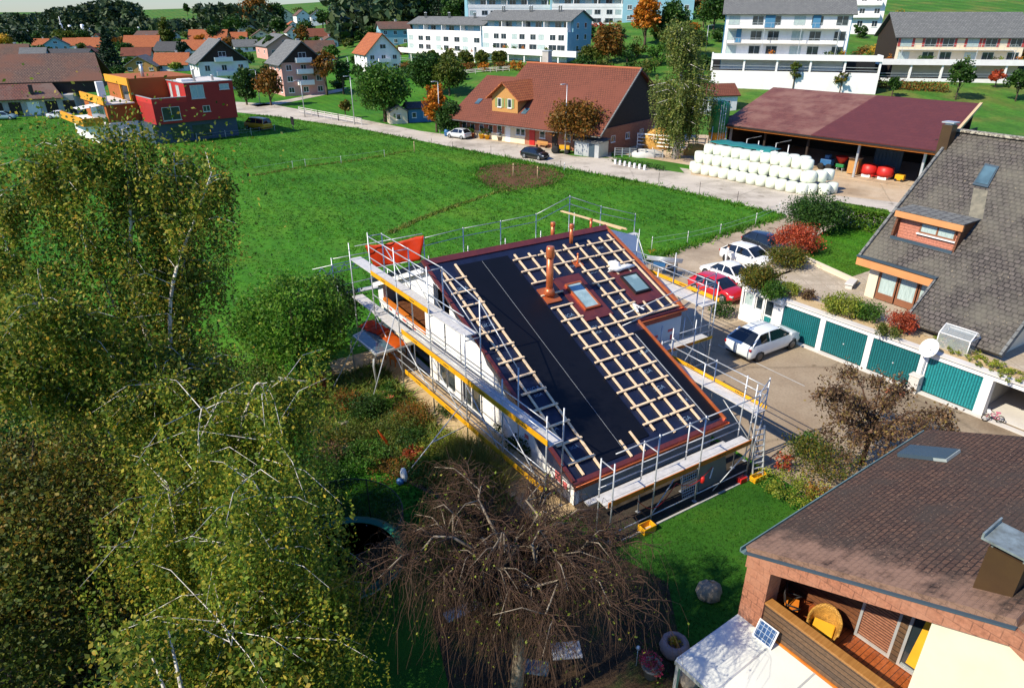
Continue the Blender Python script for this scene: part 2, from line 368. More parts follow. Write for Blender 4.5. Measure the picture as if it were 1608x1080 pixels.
# ground covers
X['meadow']=GROUND('meadow_grass',[(.30,(.030,.128,.007)),(.5,(.046,.170,.009)),(.68,(.080,.198,.013))],.10,2.2,(.7,1.25),.7,.15)
X['hillgrass']=GROUND('hill_grass',[(.32,(.035,.125,.012)),(.50,(.055,.155,.018)),(.62,(.12,.155,.03)),(.75,(.07,.11,.02))],.09,1.4,(.7,1.25),.5,.2)
X['lawn']=GROUND('garden_lawn',[(.34,(.020,.085,.007)),(.55,(.034,.120,.009)),(.72,(.060,.135,.011))],.5,22,(.6,1.35),.8,.05)
X['soil']=GROUND('garden_soil',[(.35,(.10,.065,.035)),(.6,(.17,.115,.06))],.8,12,(.6,1.3),.9,.06)
X['gravel']=GROUND('sandy_gravel',[(.35,(.42,.30,.16)),(.6,(.52,.39,.22))],.7,20,(.75,1.2),.7,.03)
X['dirt']=GROUND('bare_field_soil',[(.35,(.085,.045,.022)),(.55,(.13,.065,.03)),(.72,(.07,.09,.02))],.5,5,(.6,1.3),.9,.12)
X['road']=CRACKED('street_asphalt',(.44,.39,.315),(.53,.47,.385),.22)
X['drive']=CRACKED('driveway_asphalt',(.34,.265,.18),(.44,.355,.25),.3)
X['courtyard']=CRACKED('courtyard_asphalt',(.255,.190,.125),(.34,.27,.185),.3)
X['yard']=CRACKED('farmyard_concrete',(.46,.33,.20),(.54,.43,.30),.2)
X['paving']=BR('terrace_slabs',(.46,.39,.29),(.41,.34,.25),(.25,.2,.14),1.0,1.0,.02,r=.9,stain=(.34,.28,.2),bump=.2,off=0,ss=.8)
# leaves
X['l_birch']=LEAF('birch_leaves',[(.030,.075,.008),(.062,.130,.011),(.115,.190,.016),(.20,.250,.026),(.38,.37,.06),(.42,.27,.03)],.42)
X['l_birch2']=LEAF('yellowing_birch_leaves',[(.045,.100,.009),(.095,.170,.015),(.17,.245,.022),(.31,.345,.04),(.45,.33,.03)],.42)
X['l_dark']=LEAF('dark_green_leaves',[(.016,.052,.008),(.030,.085,.011),(.052,.11,.014)],.25)
X['l_mid']=LEAF('mid_green_leaves',[(.026,.090,.008),(.050,.140,.014),(.095,.175,.020)],.3)
X['l_lime']=LEAF('olive_green_leaves',[(.045,.085,.010),(.080,.120,.016),(.15,.15,.025)],.3)
X['l_mixed']=LEAF('autumn_mixed_leaves',[(.05,.075,.012),(.14,.10,.018),(.27,.13,.02),(.33,.10,.015)],.3)
X['l_orange']=LEAF('orange_leaves',[(.36,.15,.012),(.48,.20,.015),(.52,.12,.01)],.3)
X['l_red']=LEAF('red_leaves',[(.35,.05,.02),(.45,.10,.035),(.28,.03,.02)],.3)
X['l_copper']=LEAF('copper_brown_leaves',[(.060,.032,.020),(.11,.062,.035),(.17,.10,.05),(.20,.15,.04)],.2)
X['l_rust']=LEAF('rust_leaves',[(.20,.08,.015),(.13,.09,.015),(.30,.11,.015),(.06,.08,.012)],.3)
X['l_yg']=LEAF('yellow_green_leaves',[(.12,.19,.018),(.21,.27,.03),(.33,.32,.04)],.3)
X['l_con']=LEAF('conifer_needles',[(.008,.026,.012),(.014,.038,.016),(.022,.05,.018)],.1)
X['l_yellow']=LEAF('yellow_leaves',[(.48,.28,.02),(.55,.35,.03),(.35,.22,.03)],.3)
X['l_flower']=LEAF('pink_flowers',[(.55,.03,.12),(.6,.06,.10),(.05,.12,.02)],.2)
X['l_brown']=LEAF('brown_shade_leaves',[(.050,.085,.012),(.085,.115,.018),(.14,.16,.02),(.24,.14,.02),(.05,.10,.012)],.35)
X['l_grass']=LEAF('long_grass_blades',[(.10,.14,.015),(.19,.20,.03),(.33,.25,.07)],.25)
X['l_meadow']=LEAF('meadow_blades',[(.024,.118,.006),(.044,.175,.008),(.074,.22,.011),(.125,.24,.018)],.35,big=.22)
X['l_lawn']=LEAF('lawn_blades',[(.018,.080,.006),(.032,.115,.008),(.052,.14,.010)],.25,big=.6)
X['l_forest']=LEAF('far_forest_leaves',[(.024,.052,.024),(.040,.078,.030),(.070,.095,.032)],.15,big=.02)
X['l_bright']=LEAF('bright_green_leaves',[(.040,.135,.009),(.090,.225,.016),(.19,.30,.035)],.45)
TARP(X['redtarp']); TARP(X['orangetarp'])
def BANDS(m,amt=.22,scale=.16):
    """mowing bands and worn patches across a meadow"""
    nt=m.node_tree; b=nt.nodes['Principled BSDF']; src=b.inputs['Base Color'].links[0].from_socket
    tc=nt.nodes.new('ShaderNodeTexCoord'); mp=nt.nodes.new('ShaderNodeMapping'); mp.inputs['Rotation'].default_value=(0,0,-.5); nt.links.new(tc.outputs['Object'],mp.inputs['Vector'])
    w=nt.nodes.new('ShaderNodeTexWave'); w.inputs['Scale'].default_value=scale; w.inputs['Distortion'].default_value=6; w.inputs['Detail'].default_value=3; w.inputs['Detail Scale'].default_value=.6; nt.links.new(mp.outputs[0],w.inputs['Vector'])
    r=_ramp(nt,w.outputs[0],[(.25,(1-amt,)*3),(.75,(1+amt*.8,1+amt*.5,1))]); col=_mix(nt,1.0,src,r.outputs[0],'MULTIPLY')
    n=_noise(nt,.07,5,rough=.65); r2=_ramp(nt,n.outputs[0],[(.56,(0,0,0)),(.72,(1,1,1))]); f=nt.nodes.new('ShaderNodeMath'); f.operation='MULTIPLY'; f.inputs[1].default_value=.30; nt.links.new(r2.outputs[0],f.inputs[0]); col=_mix(nt,f.outputs[0],col,(.14,.17,.018))
    nt.links.new(col,b.inputs['Base Color'])
    for t in nt.nodes:
        if t.type=='BSDF_TRANSLUCENT': nt.links.new(col,t.inputs['Color'])
BANDS(X['meadow'],.10); BANDS(X['l_meadow'],.10); BANDS(X['hillgrass'],.12,.05)
X['l_straw']=LEAF('straw_stalks',[(.55,.34,.09),(.42,.22,.05),(.65,.45,.16)],.2)
X['l_willow']=LEAF('willow_grey_green',[(.070,.115,.022),(.12,.17,.035),(.19,.23,.055),(.24,.24,.05)],.4)
# ------------------------------------------------------------ world, sun, camera
w=bpy.data.worlds.new('World'); sc.world=w; w.use_nodes=True
nt=w.node_tree; bg=nt.nodes['Background']; sky=nt.nodes.new('ShaderNodeTexSky'); sky.sky_type='NISHITA'; sky.sun_disc=False
SUN_EL=R(41); sd=(E_-N_*.04).normalized()
sky.sun_elevation=SUN_EL; sky.sun_rotation=math.atan2(-sd.x,-sd.y); sky.altitude=500; sky.air_density=1.6; sky.dust_density=0.0; sky.ozone_density=4.0
tint=nt.nodes.new('ShaderNodeMix'); tint.data_type='RGBA'; tint.blend_type='MULTIPLY'; tint.inputs[0].default_value=1; tint.inputs[7].default_value=(.70,.98,1.6,1); nt.links.new(sky.outputs[0],tint.inputs[6]); nt.links.new(tint.outputs[2],bg.inputs[0]); bg.inputs[1].default_value=.08
sl=bpy.data.lights.new('sun','SUN'); sl.energy=5.0; sl.angle=R(.5); sl.color=(1,.905,.735)
so=bpy.data.objects.new('sun',sl); COL.objects.link(so); so.location=(-40,-40,60)
dirv=Vector((sd.x*math.cos(SUN_EL),sd.y*math.cos(SUN_EL),-math.sin(SUN_EL))); so.rotation_euler=dirv.to_track_quat('-Z','Y').to_euler()
cd=bpy.data.cameras.new('camera'); co=bpy.data.objects.new('camera',cd); COL.objects.link(co); sc.camera=co
cd.sensor_width=36; cd.lens=FPX/1608*36; cd.clip_end=5000; cd.clip_start=.3
co.location=(0,0,CH); co.rotation_euler=(math.pi/2-TH,0,0)
sc.view_settings.view_transform='Standard'; sc.view_settings.look='None'; sc.view_settings.exposure=0.50; sc.view_settings.gamma=1
# ------------------------------------------------------------ ground
ys=[-120,-60,-20]+list(range(0,100,10))+list(range(100,300,5))+list(range(300,480,10))+list(range(480,1200,40))+[1300,1500,1900,2600]
as_=np.linspace(-2.2,2.2,111)
V=[];F=[]
for y in ys:
    for a in as_: x=a*max(y,100); V.append((x,y,terr(x,y)))
nc=len(as_)
for i in range(len(ys)-1):
    for j in range(nc-1): k=i*nc+j; F.append((k,k+1,k+nc+1,k+nc))
F=np.array(F); cy=np.array([(V[f[0]][1]+V[f[2]][1])/2 for f in F]); ca=np.array([(V[f[0]][0])/max(V[f[0]][1],100) for f in F])
g=npmesh('ground',V,F,[X['meadow'],X['hillgrass']],mi=((cy>112)&(ca>-.1)).astype(int)|(cy>260).astype(int),smooth=True); tag(g,kind='structure')
def sheet(name,pts,z,mat,kind='structure',**kw):
    me=bpy.data.meshes.new(name); me.from_pydata([(p[0],p[1],z+(p[2] if len(p)>2 else 0)) for p in pts],[],[tuple(range(len(pts)))]); me.materials.append(mat)
    if me.polygons[0].normal.z<0: me.flip_normals()
    uv=me.uv_layers.new(name='UVMap').data
    for li in me.polygons[0].loop_indices:
        p=me.vertices[me.loops[li].vertex_index].co; uv[li].uv=(p.dot(E_),p.dot(N_))
    o=bpy.data.objects.new(name,me); COL.objects.link(o); return tag(o,kind=kind,**kw)
def strip(name,line,wd,dz,mat,kind='structure',step=4.0):
    """ribbon draped over the terrain along pixel-free world points"""
    pts=[]
    for p,q in zip(line,line[1:]):
        n=max(1,int((Vector(q)-Vector(p)).length/step))
        for i in range(n): pts.append(Vector(p).lerp(Vector(q),i/n))
    pts.append(Vector(line[-1])); V=[];F=[]
    for i,p in enumerate(pts):
        d=(pts[min(i+1,len(pts)-1)]-pts[max(i-1,0)]); d.z=0; d.normalize(); s=Vector((-d.y,d.x,0))*wd/2
        for q in (p-s,p+s): V.append((q.x,q.y,terr(q.x,q.y)+dz))
        if i: k=2*i; F.append((k-2,k-1,k+1,k))
    o=npmesh(name,V,F,mat); return tag(o,kind=kind)
P=lambda *l:[gp(u,v) for u,v in l]
near=P((330,172),(395,179),(440,184),(560,201),(700,229),(790,246),(880,263),(1000,284),(1120,311),(1235,338))
far_=P((1420,318),(1310,306),(1200,288),(1090,267),(960,247),(870,234),(750,218),(660,206),(560,186),(470,172),(420,163),(330,158))
sheet('street',near+P((1330,358),(1460,372))+far_,.006,X['road'])
drive=P((1235,338),(1150,362),(1060,392),(1008,409))+[HW(27,36),HW(22.5,24),HW(22.5,14.9),HW(30,13.5),HW(35,11.5),HW(34.9,26.4),HW(37.3,26.6),HW(37.6,28.5),HW(42,29.8),HW(50,33)]+P((1330,358))
sheet('driveway',drive,.004,X['drive'])
sheet('courtyard',[HW(22.5,22.9),HW(22.5,9),HW(36,5),HW(36,0),HW(48,0),HW(48,20),HW(34.3,20),HW(34.3,26.3),HW(27,26.3)],.010,X['courtyard'])
sheet('farmyard',P((1085,275),(1200,289),(1310,307),(1420,319),(1480,300),(1480,235),(1100,200),(960,240),(1085,260)),.012,X['yard'])
sheet('forecourt',P((735,216),(870,235),(960,248),(960,238),(880,222),(740,205)),.010,X['yard'])
sheet('dirt_patch',P((755,262),(800,255),(870,262),(888,276),(868,290),(800,301),(765,292),(745,276)),.008,X['dirt'])
sheet('side_street',[gt(405,168),gt(440,164),gt(560,139),gt(640,131),gt(640,127),gt(560,134),gt(450,157),gt(395,166)],.006,X['road'])
dl=[gp(1128,541),gp(1264,606),gp(1263,606.8),gp(1127,541.8)]
sheet('drain_channel',dl,.016,X['concrete'])
gar=[HW(5.6,30.5),HW(7.5,34),HW(13.4,34),HW(13.4,17),HW(10.6,17.6),HW(8.4,23.5)]
sheet('garden_bed',gar,.012,X['soil'])
sheet('gravel_patio',[HW(9.4,27.2),HW(9.6,35),HW(13.9,35),HW(13.9,17),HW(12.0,17),HW(12.2,25)],.018,X['gravel'])
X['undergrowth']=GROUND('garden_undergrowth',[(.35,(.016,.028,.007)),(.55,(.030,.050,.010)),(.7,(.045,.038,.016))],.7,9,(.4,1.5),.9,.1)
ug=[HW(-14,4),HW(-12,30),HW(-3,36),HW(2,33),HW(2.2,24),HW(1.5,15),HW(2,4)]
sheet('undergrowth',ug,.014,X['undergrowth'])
lawnpoly=[HW(-6,6),HW(-6,40),HW(4,38),HW(8,30),HW(6,22),HW(13,16.6),HW(22.5,14.6),HW(24,9),HW(24,-6),HW(0,-6)]
sheet('lawn',lawnpoly,.004,X['lawn'])
# ------------------------------------------------------------ scattered blades
def inpoly(px,py,poly):
    n=len(poly); ins=np.zeros(len(px),bool); j=n-1
    for i in range(n):
        xi,yi=poly[i][0],poly[i][1]; xj,yj=poly[j][0],poly[j][1]
        c=((yi>py)!=(yj>py))&(px<(xj-xi)*(py-yi)/(yj-yi+1e-12)+xi); ins^=c; j=i
    return ins
def sample(poly,n,rng):
    a=np.array([(p[0],p[1]) for p in poly]); lo=a.min(0); hi=a.max(0); out=np.zeros((0,2))
    while len(out)<n:
        q=lo+(hi-lo)*rng.random((n*2,2)); q=q[inpoly(q[:,0],q[:,1],a)]; out=np.vstack([out,q])
    return out[:n]
def blades(name,xy,h,wd,mat,zf=None,k=3,seed=1,kind='stuff',parent=None,lean=.6):
    rng=np.random.default_rng(seed); n=len(xy); N=n*k
    base=np.zeros((N,3)); base[:,:2]=np.repeat(xy,k,0)+rng.normal(0,wd*1.5,(N,2))
    if zf is not None: base[:,2]=np.repeat(zf,k)
    an=rng.random(N)*6.283; hh=h*(.5+rng.random(N)); l=rng.normal(0,lean,(N,2))*hh[:,None]
    sx=np.stack([np.cos(an)*wd,np.sin(an)*wd,np.zeros(N)],1)
    tip=base+np.stack([l[:,0],l[:,1],hh],1)
    V=np.stack([base-sx,base+sx,tip],1).reshape(-1,3); F=np.arange(N*3).reshape(-1,3)
    o=npmesh(name,V,F,mat,parent)
    if kind: tag(o,kind=kind)
    return o
mead=P((0,420),(0,190),(330,176),(440,186),(560,204),(700,232),(790,250),(880,266),(1000,288),(1120,315),(1222,338),(1150,358),(1060,388),(1000,405))+[HW(26,38),HW(12,39),HW(4,38),HW(-3,40)]
dp=P((755,262),(800,255),(870,262),(888,276),(868,290),(800,301),(765,292),(745,276))
q=sample(mead,80000,NR); den=np.sin(q[:,0]*.33+np.sin(q[:,1]*.21)*2)+np.sin(q[:,1]*.47+q[:,0]*.13)
keep=(NR.random(len(q))<.62+.13*den)&(~inpoly(q[:,0],q[:,1],np.array([(p[0],p[1]) for p in dp])))
o=blades('meadow_grass',q[keep],.12,.042,X['l_meadow'],seed=3,lean=.8); tag(o,'long mown green meadow grass behind the scaffolded house','grass')
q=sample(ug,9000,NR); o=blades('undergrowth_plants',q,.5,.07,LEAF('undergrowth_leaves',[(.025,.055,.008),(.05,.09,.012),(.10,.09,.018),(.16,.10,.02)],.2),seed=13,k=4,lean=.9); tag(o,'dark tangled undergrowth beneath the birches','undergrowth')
q=sample([HW(12,15.8),HW(22.4,14.4),HW(23,9),HW(20,-2),HW(9,-2)],20000,NR)
o=blades('lawn_grass',q,.05,.014,X['l_lawn'],seed=4); tag(o,'short dark green lawn grass beside the scaffolded house','grass')
def along_track(px,n,wd):
    pts=[gp(*p) for p in px]; out=[]
    for a,b in zip(pts,pts[1:]):
        f=NR.random(n); out.append(np.stack([a.x+(b.x-a.x)*f,a.y+(b.y-a.y)*f],1)+NR.normal(0,wd,(n,2)))
    return np.vstack(out)
q=np.vstack([along_track(((612,366),(660,344),(720,322),(800,296)),190,.22),along_track(((400,276),(480,262),(560,252),(650,236)),120,.3)])
o=blades('track_grass',q,.16,.06,LEAF('worn_track_grass',[(.10,.15,.015),(.17,.18,.03),(.08,.17,.014)],.2),seed=11); tag(o,'worn yellowish grass along the wheel tracks in the meadow','grass')
q=np.vstack([along_track(((395,181),(440,186),(560,203),(700,231),(790,248),(880,265),(1000,286),(1120,313),(1228,339)),160,.45),along_track(((1228,341),(1150,364),(1060,394),(1010,411)),200,.3)])
o=blades('verge_grass',q,.28,.06,X['l_meadow'],seed=12); tag(o,'ragged long grass along the street and drive edges of the meadow','grass')
q=sample(dp,500,NR); q=np.vstack([q,along_track(((745,276),(755,262),(800,255),(870,262),(888,276),(868,290),(800,301),(765,292),(745,276)),170,.9)]); o=blades('weeds',q,.16,.05,X['l_meadow'],seed=5); tag(o,'sparse green weeds on the brown bare soil patch','weeds')
# ------------------------------------------------------------ foliage
def leafmesh(name,pts,size,mat,parent=None,seed=1,up=.35,aspect=.62,hang=0,nrm=None):
    rng=np.random.default_rng(seed); n=len(pts); pts=np.asarray(pts,float)
    d=rng.normal(0,1,(n,3)); d/=np.linalg.norm(d,axis=1)[:,None]+1e-9
    if hang: d=d*(1-hang)+np.array([0,0,-1])*hang; d/=np.linalg.norm(d,axis=1)[:,None]
    e=rng.normal(0,1,(n,3))+np.array([0,0,0]); 
    nn=np.cross(d,e); nn[:,2]=np.abs(nn[:,2])+up; 
    s_=np.cross(d,nn); s_/=np.linalg.norm(s_,axis=1)[:,None]+1e-9
    sz=(size*(.6+.8*rng.random(n)))[:,None]
    a=d*sz*.5; b=s_*sz*.5*aspect
    V=np.stack([pts-a,pts+b-a*.1,pts+a,pts-b-a*.1],1).reshape(-1,3); F=np.arange(n*4).reshape(-1,4)
    return npmesh(name,V,F,mat,parent)
def crownpts(c,rad,nclump,n,cr,rng,zcut=-.6,inner=.45):
    """points bunched in clumps through an ellipsoid, denser towards its skin"""
    c=np.array(c);rad=np.array(rad); C=[]
    while len(C)<nclump:
        d=rng.normal(0,1,3); d/=np.linalg.norm(d)
        if d[2]<zcut: continue
        C.append(d*(inner+(1-inner)*rng.random()**.5)*(1+rng.normal(0,.07)))
    C=np.array(C)*rad; k=rng.integers(0,nclump,n); w=.6+.8*rng.random(nclump)
    o=rng.normal(0,1,(n,3)); o/=np.linalg.norm(o,axis=1)[:,None]; o*=(rng.random(n)**.45)[:,None]*cr*w[k][:,None]; o[:,2]*=.75
    return c+C[k]+o, C+c
def tree(label,p,h,rx,mat,n=900,ls=.4,seed=1,trunk=None,bark='bark',group=None,name='broadleaf_tree',cat='tree',ry=None,cb=None,nclump=None,zc=-.55,inner=.45,cr=None):
    """trunk with limbs and a clumped crown; p = base, h = height, rx = crown radius"""
    rng=np.random.default_rng(seed); ry=ry or rx; cb=h*.22 if cb is None else cb
    t=thing(name,label,cat,p,0,group); hz=(h-cb)/2; c=(0,0,cb+hz)
    cr=cr or rx*.36; nclump=nclump or max(10,int(n/45))
    pts,C=crownpts(c,(max(rx-cr*.7,.2),max(ry-cr*.7,.2),max(hz-cr*.5,.2)),nclump,n,cr,rng,zc,inner)
    leafmesh('crown',pts,ls,mat,t,seed)
    mb=MB(); r0=trunk or h*.028
    top=(rng.normal(0,.1),rng.normal(0,.1),h*.8)
    mb.path([(0,0,-.8),(0,0,cb*.6),(top[0]*.5,top[1]*.5,h*.45),top],[r0*1.25,r0,r0*.7,r0*.15],7)
    for i in range(min(len(C),9)):
        q=C[i*len(C)//9] if len(C)>9 else C[i]; z0=cb*.7+ (h*.5-cb*.7)*i/9
        mid=(q[0]*.45,q[1]*.45,(z0+q[2])/2+.1*h*.2)
        mb.path([(0,0,z0),mid,tuple(q)],[r0*.45,r0*.3,r0*.06],5)
    mb.build('trunk',X[bark],t); return t
def shrub(label,p,h,rx,mat,n=350,ls=.16,seed=1,ry=None,group=None,name='shrub',cat='shrub',bark='bark',nclump=None,rz=0):
    rng=np.random.default_rng(seed); ry=ry or rx
    t=thing(name,label,cat,p,rz,group); cr=min(rx,ry,h)*.38
    pts,C=crownpts((0,0,h*.5),(max(rx-cr*.6,.05),max(ry-cr*.6,.05),max(h*.5-cr*.4,.05)),nclump or max(7,n//40),n,cr,rng,-.9,.35)
    pts[:,2]=np.maximum(pts[:,2],.04)
    leafmesh('foliage',pts,ls,mat,t,seed)
    mb=MB()
    for i in range(5):
        q=C[i]; mb.path([(q[0]*.12,q[1]*.12,-.05),(q[0]*.5,q[1]*.5,q[2]*.6),tuple(q)],[.03*h,.02*h,.006*h],5)
    mb.build('stem',X[bark],t); return t
def conifer(label,p,h,r,n=1500,ls=.5,seed=1,mat='l_con',group=None):
    rng=np.random.default_rng(seed); t=thing('conifer_tree',label,'tree',p,0,group)
    f=rng.random(n)**.65; lay=np.floor(f*14)/14; z=h*(1-f)*.93+h*.06; rr=r*f*(.55+.45*(1-(f*14-lay*14)))*np.sqrt(rng.random(n)*.8+.2); a=rng.random(n)*6.283
    lob=1+.25*np.sin(a*3+lay*20); pts=np.stack([rr*lob*np.cos(a),rr*lob*np.sin(a),z-rr*.22],1)
    leafmesh('crown',pts,ls,X[mat],t,seed,aspect=.4)
    MB().path([(0,0,-.2),(0,0,h*.9)],[h*.022,.02],7).build('trunk',X['bark'],t); return t
def strands(c0,n,rng,length,spread=.14,step=.10,sway=.08):
    """hanging leaf strings below a point: returns leaf points"""
    out=[]
    for _ in range(n):
        L=length*(.35+.8*rng.random()); m=max(3,int(L/step)); s0=c0+rng.normal(0,spread,3)
        dr=rng.normal(0,sway,2); z=np.arange(m)*step
        p=np.stack([s0[0]+dr[0]*z*.8+rng.normal(0,.035,m),s0[1]+dr[1]*z*.8+rng.normal(0,.035,m),s0[2]-z+rng.normal(0,.02,m)],1); out.append(p)
    return np.vstack(out)
def weeping_birch(label,p,h,limbs,mat,seed,per=26,slen=1.6,ls=.13,stem=.16,name='birch_tree',side=7,stepd=.10,crowd=1.0,bark='birchbark',fill=150,sparse=()):
    """limbs: list of polylines (local points) that leave the stem; leaves hang in strings off them"""
    rng=np.random.default_rng(seed); t=thing(name,label,'tree',p)
    mb=MB(); L=[]
    for li,(pts,r0) in enumerate(limbs):
        # smooth the polyline
        P_=[Vector(q) for q in pts]; S=[]
        for i in range(len(P_)-1):
            a=P_[max(i-1,0)];b=P_[i];c=P_[i+1];d=P_[min(i+2,len(P_)-1)]
            for k in range(5):
                u=k/5; S.append(.5*((2*b)+(c-a)*u+(2*a-5*b+4*c-d)*u*u+(3*b-a-3*c+d)*u**3))
        S.append(P_[-1]); n=len(S)
        mb.path(S,[r0*.72*(1-.85*i/(n-1)) for i in range(n)],7)
        for i in range(int(n*.32),n):
            if fill: o=rng.normal(0,1,(fill//(4 if li in sparse else 1),3))*(.42+.5*(i/n))*[1,1,.8]; L.append(np.array(S[i])+o)
        for i in range(int(n*.22),n):
            f=i/(n-1)
            for _ in range(max(1,int(side*(.35+f)/n*6*crowd*(.4 if li in sparse else 1)))):
                d=rng.normal(0,1,3); d[2]=abs(d[2])*.45; d/=np.linalg.norm(d); ln=(.5+1.5*rng.random())*(1.25-.55*f)*slen*.75
                b0=np.array(S[i]); b1=b0+d*ln*.6; b2=b0+d*ln+np.array([0,0,-.25*ln])
                mb.path([b0,b1,b2],[.013,.008,.003],4)
                for u in (.35,.6,.8,1.0):
                    q=b0+(b1-b0)*min(u/.6,1) if u<.6 else b1+(b2-b1)*((u-.6)/.4)
                    L.append(strands(q,max(1,int(per*.12)),rng,slen,step=stepd))
    pts=np.vstack(L); leafmesh('crown',pts,ls,mat,t,seed,hang=.25,up=.1)
    mb.build('trunk',X[bark],t); return t
# ------------------------------------------------------------ the house being re-roofed (house coordinates: e, n, z)
def zr(n): return 6.88-.4203*(29.6-n) if n<=29.6 else 6.88-.43*(n-29.6)
H=hthing('renovation_house','white house under renovation with a black stripped roof and scaffolding around it','house',13.9,17.3)
mb=MB()
ops=[(27.4,29.4,.12,2.25),(24.8,26.8,.12,2.25),(30.3,33.4,.12,1.95),(27.7,29.4,4.35,5.75),(30.6,36.4,2.5,3.95)]
br=sorted(set([17.3,37.2,29.6,19,21,23]+[o[0] for o in ops]+[o[1] for o in ops]+[31.8,33.0,34.5,35.5]))
for a,b in zip(br,br[1:]):
    ta,tb=zr(a)-.27,zr(b)-.27; segs=[(0,0,ta,tb)]
    cur=0.0; sg=[]
    for o in sorted([o for o in ops if o[0]<=a+1e-6 and o[1]>=b-1e-6],key=lambda o:o[2]):
        sg.append((cur,cur,o[2],o[2])); cur=None; e0,e1=min(o[3],ta-.35),min(o[3],tb-.35); last=(e0,e1); cur=last
    if isinstance(cur,tuple): sg.append((cur[0],cur[1],ta,tb))
    else: sg=[(0,0,ta,tb)]
    if len(sg)>2:   # two openings above one another
        os_=sorted([o for o in ops if o[0]<=a+1e-6 and o[1]>=b-1e-6],key=lambda o:o[2]); sg=[(0,0,os_[0][2],os_[0][2]),(os_[0][3],os_[0][3],os_[1][2],os_[1][2]),(min(os_[1][3],ta-.35),min(os_[1][3],tb-.35),ta,tb)]
    for (z0,z1,z2,z3) in sg:
        v=[(13.9,a,z0),(13.9,b,z1),(13.9,b,z3),(13.9,a,z2),(14.15,a,z0),(14.15,b,z1),(14.15,b,z3),(14.15,a,z2)]
        mb.add(v,[(0,3,2,1),(4,5,6,7),(0,1,5,4),(1,2,6,5),(2,3,7,6),(3,0,4,7)],0)
mb.build('gable_wall',X['white'],H)
mb=MB(); mb.box(14.15,17.35,0,21.8,17.6,1.28); mb.build('front_wall',X['concrete'],H)
mb=MB(); mb.box(21.8,17.6,0,22.0,23.25,1.5); mb.add([(21.8,17.6,1.5),(21.8,23.25,1.5),(21.8,23.25,3.9),(22,17.6,1.5),(22,23.25,1.5),(22,23.25,3.9)],[(0,1,2),(3,5,4),(0,2,5,3),(1,4,5,2)]); mb.box(25.0,23.3,0,25.2,37.2,3.5); mb.add([(25.2,23.3,3.5),(25.2,29.6,6.5),(25.2,37.2,3.5),(25,23.3,3.5),(25,29.6,6.5),(25,37.2,3.5)],[(0,2,1),(3,4,5)]); mb.box(14.15,37,0,25,37.2,3.3); mb.build('east_and_back_wall',X['white'],H)
X['insul']=M('shade_blue_insulation_board',(.47,.55,.58),(.40,.47,.50),s=.9,r=.8)  # the board's blue is the wall's shade tint, put into its colour
X['print']=M('red_board_print',(.55,.10,.10),(.50,.14,.14),r=.8)
mb=MB(); mb.box(22.0,23.1,0,25.2,23.3,3.92); w_=mb.build('wing_wall',X['insul'],H)
mb=MB()
for (e,z,a,b) in ((22.5,2.7,.35,.16),(23.2,2.75,.4,.16),(23.6,2.2,.32,.35),(24.3,2.9,.4,.14),(24.5,2.35,.3,.35),(22.9,1.9,.35,.3),(24.0,1.6,.3,.3)):
    mb.box(e,23.085,z,e+a,23.095,z+b)
mb.build('board_print',X['print'],w_)
mb=MB()
for (n,z,a,b) in ((18.2,.55,.4,.45),(17.75,.5,.3,.3),(20.6,1.3,.3,.2),(33.2,2.1,.5,.14),(34.2,2.15,.5,.14),(35.2,2.1,.4,.14),(31.9,2.1,.5,.14)):
    mb.box(13.884,n,z,13.894,n+a,z+b)
mb.build('board_print',X['print'],H)
# windows and doors of the lit wall
def hwin(n0,n1,z0,z1,name='patio_door',mull=2,fr='whitepaint',gl='glass'):
    mb=MB(); t=.07
    mb.box(13.97,n0,z0,14.07,n1,z0+t);mb.box(13.97,n0,z1-t,14.07,n1,z1);mb.box(13.968,n0,z0+t,14.068,n0+t,z1-t);mb.box(13.968,n1-t,z0+t,14.068,n1,z1-t)
    for i in range(1,mull): c=n0+(n1-n0)*i/mull; mb.box(13.966,c-t*.5,z0+t,14.066,c+t*.5,z1-t)
    f=mb.build(name,X[fr],H); MB().box(14.02,n0+t,z0+t,14.03,n1-t,z1-t).build('pane',X[gl],f); return f
hwin(27.45,29.35,.14,2.23); hwin(24.85,26.75,.14,2.23)
mb=MB(); mb.box(14.3,30.35,.14,14.36,33.35,1.9); f=mb.build('patio_door',X['darkwood'],H); MB().box(14.28,31,.3,14.29,33,1.8).build('pane',X['glass'],f)
mb=MB(); mb.box(13.84,30.6,2.40,14.1,36.4,2.56); mb.build('window_board',X['orangewood'],H)
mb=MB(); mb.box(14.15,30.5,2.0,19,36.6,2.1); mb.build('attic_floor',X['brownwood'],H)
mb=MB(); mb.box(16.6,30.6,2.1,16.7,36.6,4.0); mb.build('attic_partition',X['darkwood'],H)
# roof
mb=MB()
mb.slab([(13.55,16.85,zr(16.85)),(22.0,16.85,zr(16.85)),(22.0,23.0,zr(23)),(13.55,23.0,zr(23))],.22)
mb.slab([(13.55,23.0,zr(23)),(25.1,23.0,zr(23)),(25.1,29.6,zr(29.6)),(13.55,29.6,zr(29.6))],.22)
mb.slab([(13.55,29.6,zr(29.6)),(25.1,29.6,zr(29.6)),(25.1,37.6,zr(37.6)),(13.55,37.6,zr(37.6))],.22)
RF=mb.build('roof',X['membrane'],H)
def rz_(e,n,d=0): return (e,n,zr(n)+d)
def rbeam(e0,n0,e1,n1,w,h,lift,name,mat,parent=RF):
    mb=MB(); mb.beam(rz_(e0,n0,lift),rz_(e1,n1,lift),w,h); return mb.build(name,X[mat],parent)
def rpatch(e0,n0,e1,n1,d0,t,name,mat,parent=RF):
    mb=MB(); mb.slab([rz_(e0,n0,d0),rz_(e1,n0,d0),rz_(e1,n1,d0),rz_(e0,n1,d0)],t); return mb.build(name,X[mat],parent)
